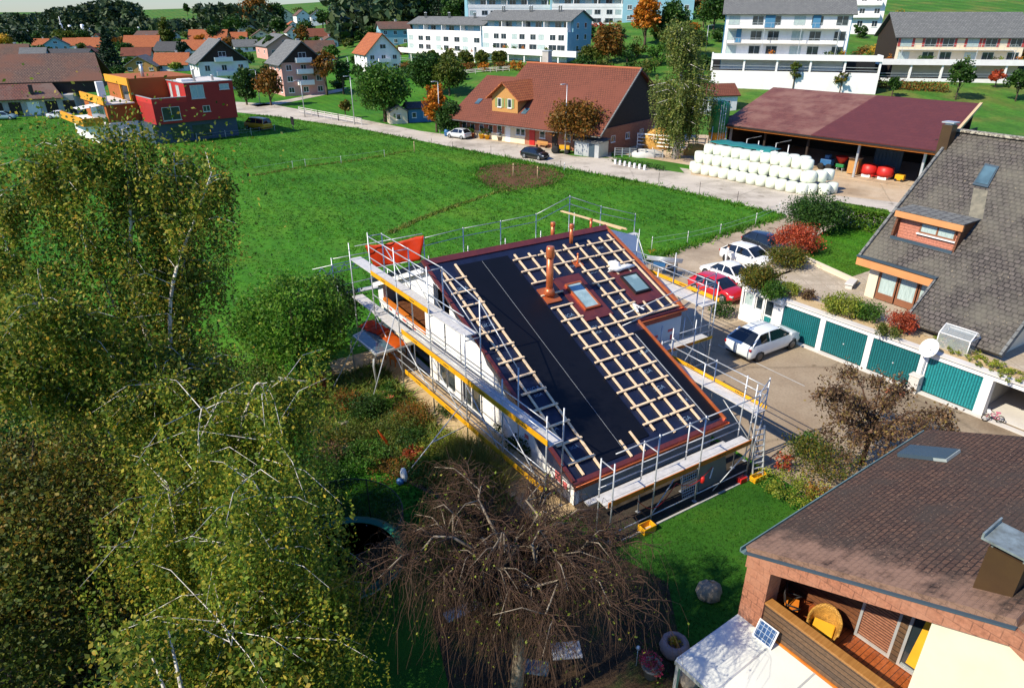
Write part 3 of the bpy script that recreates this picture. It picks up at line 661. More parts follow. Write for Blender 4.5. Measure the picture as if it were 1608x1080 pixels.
# smooth black panels with a seam
for (a,b) in ((15.02,16.42),(16.44,17.98)):
    rpatch(a,17.15 if a<15.1 else 17.5,b,28.85,.05,.04,'roof_panel','panel')
rpatch(21.30,17.1,21.93,22.45,.05,.04,'roof_panel','panel')
X['seam']=M('pale_seam',(.30,.32,.34),r=.5)
mb=MB(); mb.beam(rz_(16.43,17.4,.062),rz_(16.43,28.8,.062),.012,.008); mb.build('panel_seam',X['seam'],RF)
mb=MB(); mb.beam(rz_(21.24,17.15,.06),rz_(21.24,22.3,.06),.03,.03); mb.build('panel_edge_strip',X['silver'],RF)
# battens: lines down the slope, then laths across
for e,n0,n1 in ((14.10,17.0,28.8),(14.96,17.0,28.95),(18.38,17.6,24.9),(18.38,26.7,28.8),(19.2,17.2,25.0),(19.2,26.6,28.7),(20.0,17.2,23.8),(20.0,26.9,28.7),(20.82,17.2,23.8),(20.75,26.8,28.8),(21.55,23.2,28.8),(22.35,23.2,28.7),(23.2,23.2,24.0),(23.2,26.0,28.8),(24.05,23.2,23.9),(24.05,26.0,28.8),(24.72,23.2,28.9),(17.25,16.95,17.95),(16.55,16.95,17.75)):
    rbeam(e,n0,e,n1,.10,.055,.06,'counter_batten','batten')
rj=random.Random(3)
for i in range(13):
    n=17.55+i*.868; rbeam(13.72+rj.uniform(0,.1),n,15.06,n,.12,.05,.108,'roof_lath','batten')
for i in range(13):
    n=17.96+i*.868
    def lath(a,b):
        if 23.85<n<26.75 and a<20.9 and b>19.4:
            if a<19.3: rbeam(a,n,19.35,n,.12,.05,.108,'roof_lath','batten')
            return
        if 24.0<n<25.9 and b>22.95: b=22.9
        if 25.3<n<26.2 and a<18.6: a=18.95
        if b-a>.3: rbeam(a+rj.uniform(-.05,.05),n,b+rj.uniform(-.05,.05),n,.12,.05,.108,'roof_lath','batten')
    lath(18.04,19.5); lath(19.66,21.08)
    if n>22.9: lath(21.2,22.7); lath(22.85,24.8)
rbeam(22.0,23.15,24.9,23.15,.11,.05,.105,'roof_lath','batten')
# verges, ridge cap, gutters in copper
mb=MB(); mb.beam(rz_(13.53,16.9,.06),rz_(13.53,29.7,.06),.15,.12); mb.build('verge_flashing',X['copperdark'],RF)
mb=MB(); mb.beam(rz_(22.02,16.9,.04),rz_(22.02,23.0,.04),.09,.16); mb.beam(rz_(25.1,22.95,.05),rz_(25.1,29.7,.05),.14,.2); mb.build('verge_flashing',X['copper'],RF)
mb=MB(); mb.slab([(13.5,29.25,zr(29.25)+.07),(25.15,29.25,zr(29.25)+.07),(25.15,29.62,6.97),(13.5,29.62,6.97)],.05); mb.slab([(13.5,29.62,6.97),(25.15,29.62,6.97),(25.15,29.95,zr(29.95)+.07),(13.5,29.95,zr(29.95)+.07)],.05); mb.build('ridge_cap',X['copperdark'],RF)
def gutter(e0,e1,n,z,mat='copper'):
    mb=MB(); K=7
    prof=[(n-.09*math.sin(math.pi*k/(K-1)-math.pi/2)*1.0-.0,z-.09*math.cos(math.pi*k/(K-1)-math.pi/2)) for k in range(K)]
    vs=[];fs=[]
    for e in (e0,e1): vs+=[(e,p[0],p[1]) for p in prof]
    for k in range(K-1): fs.append((k,k+1,K+k+1,K+k))
    fs.append(tuple(range(K))); fs.append(tuple(range(2*K-1,K-1,-1)))
    mb.add(vs,fs); mb.tube((e0,n-.09,z),(e1,n-.09,z),.018); return mb.build('gutter',X[mat],H)
gutter(13.45,22.1,16.76,zr(16.85)-.02); gutter(22.05,25.3,22.9,zr(23)-.02)
mb=MB(); mb.slab([rz_(13.5,16.8,.02),rz_(22.05,16.8,.02),rz_(22.05,16.97,.03),rz_(13.5,16.97,.03)],.04); mb.build('eave_flashing',X['copperdark'],RF); mb=MB(); mb.slab([rz_(22.0,22.93,.02),rz_(25.15,22.93,.02),rz_(25.15,23.05,.03),rz_(22.0,23.05,.03)],.04); mb.build('eave_flashing',X['copperdark'],RF)
MB().box(13.6,16.88,zr(16.85)-.42,22.0,16.93,zr(16.85)-.22).build('fascia_board',X['copper'],H)
MB().box(22.0,23.02,zr(23)-.42,25.1,23.07,zr(23)-.22).build('fascia_board',X['copperdark'],H)
# loose membrane folded down the gable wall
mb=MB(); rr=random.Random(5); prev=None
nn=[17.2+.42*i for i in range(48)]
for a,b in zip(nn,nn[1:]):
    if not hasattr(mb,'d'): mb.d=.6
    d2=max(.45,min(1.2,mb.d+rr.uniform(-.3,.3)))
    if b>30.2: d2=.22+rr.uniform(0,.1)
    za,zb=zr(a)-.1,zr(b)-.1
    if abs(a-29.6)<.5 or True:
        mb.add([(13.49,a,za+.06),(13.49,b,zb+.06),(13.80,b,zb-d2),(13.80,a,za-mb.d)],[(0,1,2,3)])
    mb.d=d2
X['flap']=M('blue_black_foil',(.012,.022,.06),(.03,.05,.10),s=2.5,r=.4,bump=.8,bs=3,lo=.5,hi=.8)
o=mb.build('membrane_flap',X['flap'],H); s_=o.modifiers.new('thick','SOLIDIFY'); s_.thickness=.012
MB().beam((13.72,29.9,zr(29.9)-.42),(13.72,37.3,zr(37.3)-.42),.2,.28).build('verge_board',X['whitepaint'],H)
# text printed on the membrane
X['ink']=M('pale_print_ink',(.16,.24,.33),(.12,.18,.26),r=.6)
def text_mesh(s,size):
    cu=bpy.data.curves.new('t','FONT'); cu.body=s; cu.size=size; cu.extrude=.0; cu.align_x='CENTER'; cu.align_y='CENTER'
    ob=bpy.data.objects.new('t',cu); COL.objects.link(ob); bpy.context.view_layer.update()
    me=bpy.data.meshes.new_from_object(ob); bpy.data.objects.remove(ob); bpy.data.curves.remove(cu); return me
tm=text_mesh('SIGA',.30); tm.materials.append(X['ink']); sm_=text_mesh('SIGA',.2); sm_.materials.append(X['ink'])
sl_=math.atan(.4203)
for i,(e,n) in enumerate(((14.5,18.2),(14.55,21.2),(14.1,19.2),(14.05,23.1),(14.5,25.0),(18.7,24.35),(19.45,21.4),(20.2,19.35),(20.25,20.3),(19.5,23.35),(20.2,22.5),(20.95,21.3),(20.9,18.4),(21.0,27.6),(22.0,26.6),(22.8,27.6),(18.7,27.6),(21.95,24.4),(23.6,28.1),(20.2,17.6),(14.5,27.4))):
    o=bpy.data.objects.new('membrane_print',tm if i%3 else sm_); COL.objects.link(o); o.parent=RF
    p=Vector(rz_(e,n,.012))-offof(RF); o.location=p; o.rotation_euler=(sl_,0,0)
    if i%4==1:
        q=bpy.data.objects.new('membrane_print',sm_); COL.objects.link(q); q.parent=RF; q.location=Vector(rz_(e,n-.33,.012))-offof(RF); q.rotation_euler=(sl_,0,0)
# roof windows
X['skyglass']=M('painted_sky_roof_glass',(.34,.47,.47),(.16,.26,.28),s=.9,r=.08,spec=.8,lo=.4,hi=.6)  # pale teal: sky reflection and white reveal painted into the pane
def roofwin(e0,e1,n0,n1,fr,lab):
    f=rpatch(e0-.36,n0-.55,e1+.36,n1+.62,.075,.06,'roof_window','copperdark'); f['label']=lab
    mb=MB(); t=.09
    for (a,b,c,d) in ((e0,n0,e1,n0+t),(e0,n1-t,e1,n1),(e0,n0+t,e0+t,n1-t),(e1-t,n0+t,e1,n1-t)): mb.slab([rz_(a,b,.20),rz_(c,b,.20),rz_(c,d,.20),rz_(a,d,.20)],.14)
    mb.build('frame',X[fr],f); mb=MB(); mb.slab([rz_(e0+t,n0+t,.165),rz_(e1-t,n0+t,.165),rz_(e1-t,n1-t,.165),rz_(e0+t,n1-t,.165)],.03); mb.build('pane',X['skyglass'],f)
roofwin(19.68,20.66,24.28,26.05,'copper','roof window in a copper frame'); roofwin(23.1,24.2,24.45,25.75,'black','roof window in a dark frame')
# flues
def flue(e,n,z0,h,r,cowl,name='flue_pipe',plate=.3):
    mb=MB(); mb.lathe([(r,0),(r,h*.86)],(e,n,z0),14)
    if cowl: mb.lathe([(r*1.18,h*.80),(r*1.22,h*.83),(r*1.22,h*.95),(r*1.05,h*1.0),(r*.7,h*1.0)],(e,n,z0),14)
    else: mb.lathe([(r,h*.86),(r*1.2,h*.88),(r*1.2,h*.97),(r*.6,h)],(e,n,z0),14)
    return mb.build(name,X['copper'],RF)
ch=flue(18.5,25.75,5.0,2.85,.175,True,'chimney_flue'); rpatch(18.08,25.25,18.95,26.25,.09,.06,'flue_plate','copper',ch)
mb=MB(); mb.lathe([(.30,.12),(.26,.3),(.22,.45)],(18.5,25.75,zr(25.75)),14); mb.build('flue_collar',X['copper'],ch)
flue(22.15,28.9,6.4,1.25,.11,True); flue(21.9,30.3,6.3,1.15,.12,True); flue(24.3,29.9,6.6,.8,.08,False)
v4=flue(21.45,27.35,5.8,.75,.05,False); rpatch(21.2,27.1,21.7,27.6,.07,.05,'flue_plate','copper',v4)
# sloping white sheet beyond the roof's right edge
def tilt(name,pts,mat,label,cat,t=.05):
    c=Vector(pts[0]); o=hthing(name,label,cat,c.x,c.y,c.z); mb=MB(); mb.slab(pts,t); return o,mb
o,mb=tilt('white_sheet',[(25.45,30.4,6.6),(26.0,29.3,4.0),(29.2,29.9,2.9),(29.0,31.1,5.3)],'white','large white sheet stretched beyond the right end of the black roof','sheet'); mb.build('sheet',X['white'],o); MB().tube((29.1,31.15,5.4),(29.3,29.8,2.8),.03).tube((29.3,29.8,2.8),(29.3,29.8,0),.03).tube((29.0,31.15,5.4),(29.0,31.15,0),.03).build('support_pole',X['steel'],o)
# crumpled bag on the battens
rng_=random.Random(9); mb=MB(); mb.blob((23.55,26.3,zr(26.3)+.16),(.85,.30,.14),rng_,14,.25); mb.blob((23.35,26.55,zr(26.5)+.22),(.34,.34,.2),rng_,10,.25)
t=hthing('plastic_sheet','crumpled white plastic sheet lying on the battens above the right roof window','plastic sheet',23.5,26.3,zr(26.3)); mb.build('crumpled_sheet',X['whitepaint'],t)
mb=MB(); mb.beam(rz_(22.3,23.35,.16),rz_(22.45,23.9,.16),.10,.05); mb.beam(rz_(22.45,23.9,.17),rz_(22.75,23.4,.17),.08,.05)
t=hthing('offcut_strip','bent white offcut lying on the lowest batten of the right roof wing','offcut',22.3,23.35,zr(23.35)); mb.build('offcut',X['whitepaint'],t)
# ------------------------------------------------------------ scaffolds
class Scaf:
    def __init__(s,label,e,n): s.t=hthing('scaffold',label,'scaffold',e,n)
    def pole(s,e,n,z0,z1,foot=True):
        mb=MB(); mb.tube((e,n,z0),(e,n,z1),.032,6)
        if foot: mb.box(e-.08,n-.08,z0-.0,e+.08,n+.08,z0+.02)
        for z in (2,4,6):
            if z0<z<z1: mb.lathe([(.04,-.04),(.05,0),(.04,.04)],(e,n,z),8)
        mb.build('pole',X['steel'],s.t)
    def tube(s,p,q,name='guard_rail',r=.027): MB().tube(p,q,r,5).build(name,X['steel'],s.t)
    def deck(s,p,q,w,z,mat='alu',t=.06):
        mb=MB(); p=Vector((*p,z));q=Vector((*q,z)); d=(q-p).normalized(); nrm=Vector((-d.y,d.x,0)); k=max(1,round(w/.32))
        for i in range(k):
            c=nrm*((i+.5)/k-.5)*w; mb.beam(p+c,q+c,w/k-.012,t)
        mb.build('deck',X[mat],s.t)
    def toe(s,p,q,z,mat='yellow',h=.16,marks=True):
        mb=MB(); p=Vector((*p,z+h/2));q=Vector((*q,z+h/2)); mb.beam(p,q,.035,h); o=mb.build('toe_board',X[mat],s.t)
        if marks:
            d=(q-p); L=d.length; d.normalize(); nrm=Vector((-d.y,d.x,0)); mb=MB(); k=max(1,int(L/3)); rr=random.Random(int(L*10))
            for i in range(k):
                c=p+d*(L*(i+.5)/k)
                for j in range(6): a=c+d*(j*.085-.25); mb.beam(a,a+d*.055,.042,.05+.03*rr.random())
            mb.build('board_lettering',X['black'],o)
eo=lambda n:12.2+.04*(30-n)
W=Scaf('scaffold along the lit left gable with two long yellow toe boards',12.2,27)
fr=[33.15,30.1,26.7,23.5,20.6,17.6]; to=[7.7,7.7,7.7,5.6,4.7,4.5]; ti=[7.55,7.55,7.55,7.0,5.0,4.6]
for n,a,b in zip(fr,to,ti):
    W.pole(eo(n),n,0,a); W.pole(eo(n)+.78,n,.0 if n<27 else 2.9,b,n<27)
    for z in ([7.5] if a>7 else [])+[5.25,3.1,.85]:
        if z<a: W.tube((eo(n),n,z),(eo(n)+.78,n,z),'transom')
W.pole(eo(36),36.0,0,6.4)
for a,b in zip(fr,fr[1:]):
    hi=a>=26.7 or a>=30
    for z in (([7.5,6.95,6.35] if a>26.8 else ([6.4,5.9] if a>26 else []))+[4.25,3.75]+[1.95,1.45]):
        W.tube((eo(a),a,z),(eo(b),b,z))
    if a>26.8: W.tube((eo(a)+.78,a,7.5),(eo(b)+.78,b,7.5))
    W.tube((eo(a),a,3.1),(eo(b),b,.9),'brace')
    if a>24: W.tube((eo(a)+.78,a,7.0),(eo(b)+.78,b,5.3),'brace')
W.tube((eo(26.7)+.78,26.7,7.5),(eo(23.5)+.78,23.5,6.9)); W.tube((eo(23.5)+.78,23.5,6.9),(eo(20.6)+.78,20.6,4.9),'brace')
W.deck((eo(36)+.4,36.3),(eo(23)+.4,23.7),.66,5.36); W.toe((eo(33.1)-.03,33.1),(eo(26.75)-.03,26.75),5.40,h=.24)
W.deck((eo(29.9)+.4,29.9),(eo(17.5)+.4,17.5),.66,3.18); W.toe((eo(29.8)-.03,29.8),(eo(17.5)-.03,17.5),3.22,h=.25)
W.deck((eo(29.7)+.4,29.7),(eo(17.6)+.4,17.6),.66,.90,'deckwood'); W.toe((eo(29.7)-.03,29.7),(eo(17.7)-.03,17.7),.93,h=.24); 
W.deck((eo(36)+.4,36.6),(eo(30.2)+.4,30.2),.66,2.95)
for (u,v,n,z) in ((520,615,33.15,3.6),(580,645,30.1,4.6),(630,755,23.5,2.4)):
    g_=toH(gp(u,v,0)); W.tube(g_,(eo(n),n,z),'raking_strut',.028)
g_=toH(gp(630,755,0)); W.tube((eo(23.5),23.5,1.0),g_.lerp(Vector((eo(23.5),23.5,2.4)),.45),'raking_strut')
# wrapped foot of the front strut
p=gp(633,757,0); t=thing('wrapped_pad','white and blue plastic bag wrapped round the foot of a slanting scaffold strut','bag',p); mb=MB(); mb.blob((0.05,.1,.3),(.16,.17,.36),random.Random(2),10,.15); mb.build('bag',X['whitepaint'],t); mb=MB(); mb.blob((-.1,-.15,.15),(.17,.14,.16),random.Random(3),9,.15); mb.build('blue_bag',X['blueplastic'],t)
S=Scaf('scaffold along the shaded lower eave with an orange toe board above the lawn',17.5,14.9)
for e in (13.75,15.85,18.25,21.35):
    S.pole(e,14.88,0,4.1 if e>14 else 3.6); S.pole(e,15.62,0,3.4 if e<21 else 4.6)
    S.tube((e,14.88,1.6),(e,15.62,1.6),'transom'); S.tube((e,14.88,3.3),(e,15.62,3.3),'transom')
for a,b in ((13.75,15.85),(15.85,18.25),(18.25,21.35)):
    for z in (4.02,): S.tube((a,14.88,z),(b,14.88,z))
    for z in (2.35,2.0): S.tube((a,15.66,z),(b,15.66,z))
    S.tube((a,14.88,.35),(b,14.88,.35)); 
S.tube((15.85,14.88,.4),(18.25,15.6,1.5),'brace'); S.tube((21.35,14.88,1.5),(19.3,14.88,.1),'brace')
S.deck((13.6,15.25),(21.5,15.25),.62,1.64); S.toe((13.6,14.9),(21.5,14.9),1.68,'orangewood',.22); S.deck((13.6,16.15),(21.3,16.15),.3,1.02)
E2=Scaf('scaffold on the far right side of the house beside the courtyard',23,18)
for n in (15.7,18.6,21.4):
    E2.pole(22.98,n,0,3.6 if n>16 else 4.0); E2.pole(22.22,n,0,3.6 if n>16 else 3.9)
    for z in (2.4,3.5): E2.tube((22.98,n,z),(22.22,n,z),'transom')
for a,b in ((15.7,18.6),(18.6,21.4)):
    for z in (3.5,3.1): E2.tube((22.98,a,z),(22.98,b,z))
    E2.tube((22.98,a,.2),(22.98,b,2.3),'brace')
E2.deck((22.6,15.6),(22.6,21.4),.66,2.44); E2.toe((22.98,15.6),(22.98,21.6),2.48)
for z in (3.9,3.3,2.9): E2.tube((21.35,15.0,z),(22.98,15.7,z))
E2.tube((21.35,14.9,.2),(22.98,15.7,2.2),'brace')
for e,tp in ((23.6,3.7),(25.2,3.8),(26.5,5.6)):
    E2.pole(e,22.05,0,tp); E2.pole(e,22.85,0,tp-.2)
for z in (3.3,2.9,1.0): E2.tube((23.6,22.05,z),(26.5,22.05,z))
E2.tube((23.6,22.05,.2),(25.2,22.05,2.2),'brace'); E2.tube((25.2,22.05,.2),(23.6,22.05,2.3),'brace'); E2.tube((26.5,22.85,.2),(25.2,22.85,2.3),'brace')
E2.deck((23.05,22.45),(26.5,22.45),.62,2.38); E2.toe((25.2,22.0),(26.5,22.0),2.42); E2.toe((23.05,22.0),(25.1,22.0),2.42,'orangewood')
N2=Scaf('scaffold at the right gable with a yellow toe board beside the parked red car',26.6,26)
for n in (23.0,26.0,29.2):
    N2.pole(27.35,n,0,5.9); N2.pole(26.1,n,0,5.2)
    N2.tube((27.35,n,4.0),(26.1,n,4.0),'transom'); N2.tube((27.35,n,5.1),(26.1,n,5.1),'transom')
for a,b in ((23.0,26.0),(26.0,29.2)):
    for z in (5.1,4.7): N2.tube((27.35,a,z),(27.35,b,z))
    N2.tube((27.35,a,1),(27.35,b,3.9),'brace')
for z in (5.6,5.0): N2.tube((21.0,23.0,z-.9),(27.35,23.0,z))
N2.deck((26.7,22.6),(26.7,28.8),1.1,4.08); N2.toe((27.38,22.6),(27.38,28.0),4.12,h=.2)
def gN(u,v,n):
    d=Vector(ray(u,v)); k=(n-0)/(d.dot(N_)) ; return toH(Vector((0,0,CH))+d*k)
B=Scaf('scaffold behind the ridge of the black roof with guard rails against the meadow',20,38.5)
NN=38.5
tops=[gN(u,v,NN) for u,v in ((520,405),(600,390),(665,372),(727,357),(786,346),(842,335),(895,307),(944,323),(998,335))]
for p in tops: B.pole(p.x,NN,0,p.z); B.pole(p.x,NN-.6,0,p.z-1.1) 
for p,q in zip(tops,tops[1:]):
    if p is tops[6]: pass
    for dz in (.08,.6): B.tube((p.x,NN,p.z-dz),(q.x,NN,q.z-dz))
zd=min(p.z for p in tops)-1.5
B.deck((tops[0].x,NN-.3),(tops[-1].x,NN-.3),.55,zd)
for i in range(5):
    a=tops[0].x-1+i*.7; B.tube((a,NN,tops[0].z-1.0),(a+.35,NN,tops[0].z-.5),'lattice_bar'); B.tube((a+.35,NN,tops[0].z-.5),(a+.7,NN,tops[0].z-1.0),'lattice_bar')
for dz in (.5,1.0,1.9): B.tube((tops[0].x-1.2,NN,tops[0].z-dz),(tops[2].x,NN,tops[0].z-dz+.3))
# timber on the rear scaffold
a=gN(882,332,NN-.8); b=gN(980,360,33.0)
t=hthing('timber_planks','stack of pale timber planks lying on the rear scaffold behind the ridge','planks',a.x,a.y,a.z); rr=random.Random(1)
for i in range(5):
    o_=Vector((0,rr.uniform(-.05,.05)+.12*(i%3)-.12,.05*(i//3))); mb=MB(); mb.beam(a+o_,b+o_+Vector((rr.uniform(-.3,.2),0,0)),.11,.05); mb.build('plank',X['timber'],t)
# red tarpaulin on the rear left corner
c0=gN(573,386,37.6); c1=gN(664,369,34.4); c2=gN(662,408,34.4); c3=gN(589,421,37.6)
t=hthing('red_tarpaulin','bright red orange tarpaulin hung on the rear left scaffold corner','tarpaulin',c0.x,c0.y,c0.z); V=[];F=[]
for i in range(21):
    for j in range(9):
        u=i/20;v=j/8; p=(c0*(1-u)+c1*u)*(1-v)+(c3*(1-u)+c2*u)*v; off=.07*math.sin(u*17+v*3)+.05*math.sin(u*31-v*6); V.append(tuple(p-offof(t)+Vector((0,off,-.12*math.sin(math.pi*u)*(1-v))))); 
        if i and j: k=i*9+j; F.append((k-10,k-9,k,k-1))
o=npmesh('tarpaulin_sheet',V,F,X['redtarp'],t,smooth=True); o.modifiers.new('thick','SOLIDIFY').thickness=.01
MB().tube(c0+Vector((-.6,.08,.05)),c1+Vector((0,.08,.05)),.025).tube(c3+Vector((-.3,.08,0)),c2+Vector((.1,.08,0)),.025).build('support_rail',X['steel'],t)
# ------------------------------------------------------------ small things round the front scaffold
t=hthing('ladder','silver ladder standing at the front right corner of the scaffold','ladder',21.7,14.6); mb=MB()
b0,b1=Vector((21.45,14.62,.1)),Vector((21.95,14.5,.1)); t0,t1=b0+Vector((.02,.35,2.3)),b1+Vector((.02,.35,2.3))
mb.beam(b0,t0,.04,.08).beam(b1,t1,.04,.08); mb.build('stile',X['silver'],t); mb=MB()
for i in range(9): f_=(i+.5)/9; mb.beam(b0.lerp(t0,f_),b1.lerp(t1,f_),.05,.035)
mb.build('rung',X['silver'],t)
t=hthing('yellow_crate','low yellow plastic crate under the foot of the ladder','crate',21.5,14.45); mb=MB(); mb.box(21.25,14.3,.012,22.05,14.62,.05); mb.box(21.25,14.3,.05,22.05,14.34,.26);mb.box(21.25,14.58,.05,22.05,14.62,.26);mb.box(21.25,14.34,.05,21.29,14.58,.26);mb.box(22.01,14.34,.05,22.05,14.58,.26); mb.build('crate_body',X['yellow'],t,bevel=.01)
t=hthing('grey_board','large pale grey board leaning under the front scaffold','board',20,15.3); mb=MB(); mb.slab([(18.9,15.25,.02),(20.6,15.25,.02),(20.6,15.55,1.15),(18.9,15.55,1.15)],.03); mb.build('board',M('grey_green_sheet',(.20,.21,.16),(.16,.17,.13),s=1,r=.5),t); mb=MB(); mb.beam((19.5,15.27,.4),(19.75,15.37,.8),.05,.01); mb.build('chalk_mark',X['whitepaint'],t)
t=hthing('lattice_panel','grey wire mesh panel leaning beside the grey board','mesh panel',18.5,15.2); mb=MB()
for i in range(9): mb.tube((17.9+i*.11,15.2,.05),(17.9+i*.11,15.45,1.0),.012,4); mb.tube((17.9,15.2+.03*i,.05+.118*i),(18.78,15.2+.03*i,.05+.118*i),.012,4)
mb.build('mesh',X['silver'],t)
t=hthing('red_canister','small red canister hanging on a front scaffold pole','canister',18.4,14.8,1.0); MB().lathe([(.06,0),(.10,.05),(.10,.24),(.05,.3)],(18.36,14.72,1.0),10).build('canister',X['redplastic'],t)
t=hthing('red_hose','thin red hose hanging in loops below the orange toe board','hose',16,14.85); mb=MB(); pts=[]
for i in range(25):
    u=i/24; e=15.0+u*4.0; pts.append((e,14.84,1.45-.75*abs(math.sin(u*math.pi*2.0))*(1 if u<.5 else .6)))
mb.path(pts,.016,5); mb.build('hose',X['redplastic'],t)
t=hthing('red_toolbox','red toolbox on the lawn edge left of the ladder','toolbox',20.9,14.75); mb=MB(); mb.box(20.7,14.6,.02,21.1,14.85,.25); mb.build('box_body',X['redplastic'],t,bevel=.015); MB().path([(20.78,14.72,.25),(20.8,14.72,.33),(21.0,14.72,.33),(21.02,14.72,.25)],.012,5).build('handle',X['black'],t)
t=hthing('yellow_crate','yellow crate in the shade under the left end of the front scaffold','crate',15.4,14.6); mb=MB(); mb.box(15.1,14.4,.012,15.7,14.8,.05); mb.box(15.1,14.4,.05,15.7,14.44,.3);mb.box(15.1,14.76,.05,15.7,14.8,.3);mb.box(15.1,14.44,.05,15.14,14.76,.3);mb.box(15.66,14.44,.05,15.7,14.76,.3); mb.build('crate_body',X['yellow'],t,bevel=.01)
sheet('eave_shade_strip',[HW(13.6,14.72),HW(22.3,14.72),HW(22.3,17.5),HW(13.6,17.5)],.016,GROUND('painted_eave_shade',[(.35,(.030,.024,.018)),(.6,(.055,.045,.034))],.8,16,(.6,1.3),.6,.03))  # dark strip below the eave: shade painted as a ground colour
t=hthing('stone_kerb','low stone kerb between the lawn and the scaffold','kerb',18,14.6); mb=MB()
for i in range(12): mb.box(14.2+i*.6,14.62,0,14.78+i*.6,14.70,.06)
mb.build('kerb_stones',X['concrete'],t)
# ------------------------------------------------------------ patio: canopy, chairs, pots
Zc=2.05; A,Bp,C,D=[toH(gp(u,v,Zc)) for u,v in ((555,528),(591,557),(650,538),(612,501))]
t=hthing('patio_canopy','grey steel patio canopy with glass panes and curved front legs','canopy',Bp.x,Bp.y); mb=MB()
for p,q in ((A,Bp),(Bp,C),(C,D),(D,A)): mb.beam(p,q,.09,.12)
mb.build('frame',X['silver'],t); mb=MB()
for f_ in (.33,.66): mb.beam(A.lerp(Bp,f_),D.lerp(C,f_),.05,.07)
mb.beam(A.lerp(D,.45),Bp.lerp(C,.45),.05,.06); mb.build('glazing_bar',X['silver'],t)
mb=MB(); up=Vector((0,0,.05)); mb.slab([A+up,Bp+up,C+up,D+up],.012); mb.build('glass_roof',X['glassblue'],t)
for p,nm in ((A,'leg'),(Bp,'leg')):
    mb=MB(); d_=(C-Bp).normalized(); mb.path([p-d_*0+Vector((0,0,-.02)),p-d_*.18+Vector((0,0,-.2)),p-d_*.22+Vector((0,0,-.6)),p-d_*.1+Vector((0,0,-Zc))],.055,7); mb.build('leg',X['silver'],t)
for p in (C,D): MB().tube(p,p-Vector((0,0,Zc)),.04,6).build('leg',X['silver'],t)
def drape(name,lab,q4,mat,sag=.06,cat='tarpaulin'):
    q=[Vector(x) for x in q4]; t=hthing(name,lab,cat,q[0].x,q[0].y,q[0].z); V=[];F=[];K=10
    for i in range(K+1):
        for j in range(K+1):
            u=i/K;v=j/K; p=(q[0]*(1-u)+q[1]*u)*(1-v)+(q[3]*(1-u)+q[2]*u)*v; V.append(tuple(p-offof(t)+Vector((0,0,sag*(math.sin(u*9+v*2)*.5+.5)*math.sin(v*3.14)+.02*math.sin(u*23))))) 
            if i and j: k=i*(K+1)+j; F.append((k-K-2,k-K-1,k,k-1))
    o=npmesh('sheet',V,F,X[mat],t,smooth=True); o.modifiers.new('thick','SOLIDIFY').thickness=.01
up=Vector((0,0,.10))
drape('red_tarpaulin','red tarpaulin laid over the far half of the patio canopy',[A.lerp(D,.42)+up+Vector((-.5,.4,0)),A.lerp(Bp,.38).lerp(D.lerp(C,.38),.42)+up,A.lerp(Bp,.38).lerp(D.lerp(C,.38),.75)+up,A.lerp(D,.75)+up+Vector((-.3,.5,0))],'redtarp')
drape('orange_tarpaulin','orange tarpaulin laid over the near half of the patio canopy',[A.lerp(Bp,.42).lerp(D.lerp(C,.42),.42)+up,Bp.lerp(C,.42)+up+Vector((.1,-.15,0)),Bp.lerp(C,.75)+up+Vector((.1,-.1,0)),A.lerp(Bp,.42).lerp(D.lerp(C,.42),.75)+up],'orangetarp')
drape('pale_board','pale sand coloured board lying on the canopy beside the house wall',[A.lerp(Bp,.45).lerp(D.lerp(C,.45),.80)+up,Bp.lerp(C,.80)+up,C+up,D.lerp(C,.45)+up],'cream',.0,'board')
def chair(lab,p,rz,mat='orangewood'):
    t=thing('garden_chair',lab,'chair',p,rz); mb=MB()
    for i in range(4): mb.box(-.24,-.22+.115*i,.42,.24,-.22+.115*i+.095,.445)
    mb.build('seat',X[mat],t); mb=MB()
    for i in range(5): mb.cbox((-.2+.1*i,.26,.68),(.07,.022,.5),0,0,-.15)
    mb.build('backrest',X[mat],t)
    for x in (-.22,.22):
        for y in (-.2,.22): MB().box(x-.022,y-.022,.0,x+.022,y+.022,.62 if y<0 else .42).build('leg',X[mat],t)
        MB().box(x-.03,-.24,.62,x+.03,.28,.65).build('armrest',X[mat],t)
chair('orange wooden garden chair nearest the patio canopy edge',gp(622,573)+Vector((0,0,.02)),.9); chair('orange wooden garden chair half under the canopy by the wall',gp(632,560)+Vector((.2,.5,.02)),2.4); chair('orange wooden garden chair at the back under the canopy',gp(606,560)+Vector((0,.4,.02)),-.4)
t=thing('garden_table','orange wooden garden table under the patio canopy','table',gp(614,562)+Vector((.1,.5,.02)),.6); mb=MB()
for i in range(6): mb.box(-.8,-.42+.14*i,.70,.8,-.42+.14*i+.12,.735)
mb.build('tabletop',X['orangewood'],t)
for x in (-.7,.7):
    for y in (-.34,.34): MB().box(x-.04,y-.04,0,x+.04,y+.04,.70).build('leg',X['orangewood'],t)
def potplant(lab,p,rpot,h,rad,mat,n=300,ls=.1,seed=1,pot='terracotta',group=None):
    t=thing('potted_plant',lab,'potted plant',p,0,group); hp=rpot*1.5
    MB().lathe([(rpot*.68,0),(rpot*.98,hp*.9),(rpot*1.08,hp*.9),(rpot*1.08,hp),(rpot*.85,hp),(rpot*.8,hp*.85)],n=14).build('pot',X[pot],t)
    rng=np.random.default_rng(seed); pts,_c=crownpts((0,0,hp+h*.5),(rad,rad,h*.5),9,n,rad*.4,rng,-.9,.3); leafmesh('foliage',pts,ls,X[mat],t,seed)
    MB().path([(0,0,hp*.6),(0.02,0,hp+h*.6)],[.02,.008],5).build('stem',X['bark'],t); return t
potplant('terracotta pot with a leafy green plant at the edge of the gravel patio',gp(612,630,.02),.22,.9,.5,'l_mid',420,.12,3)
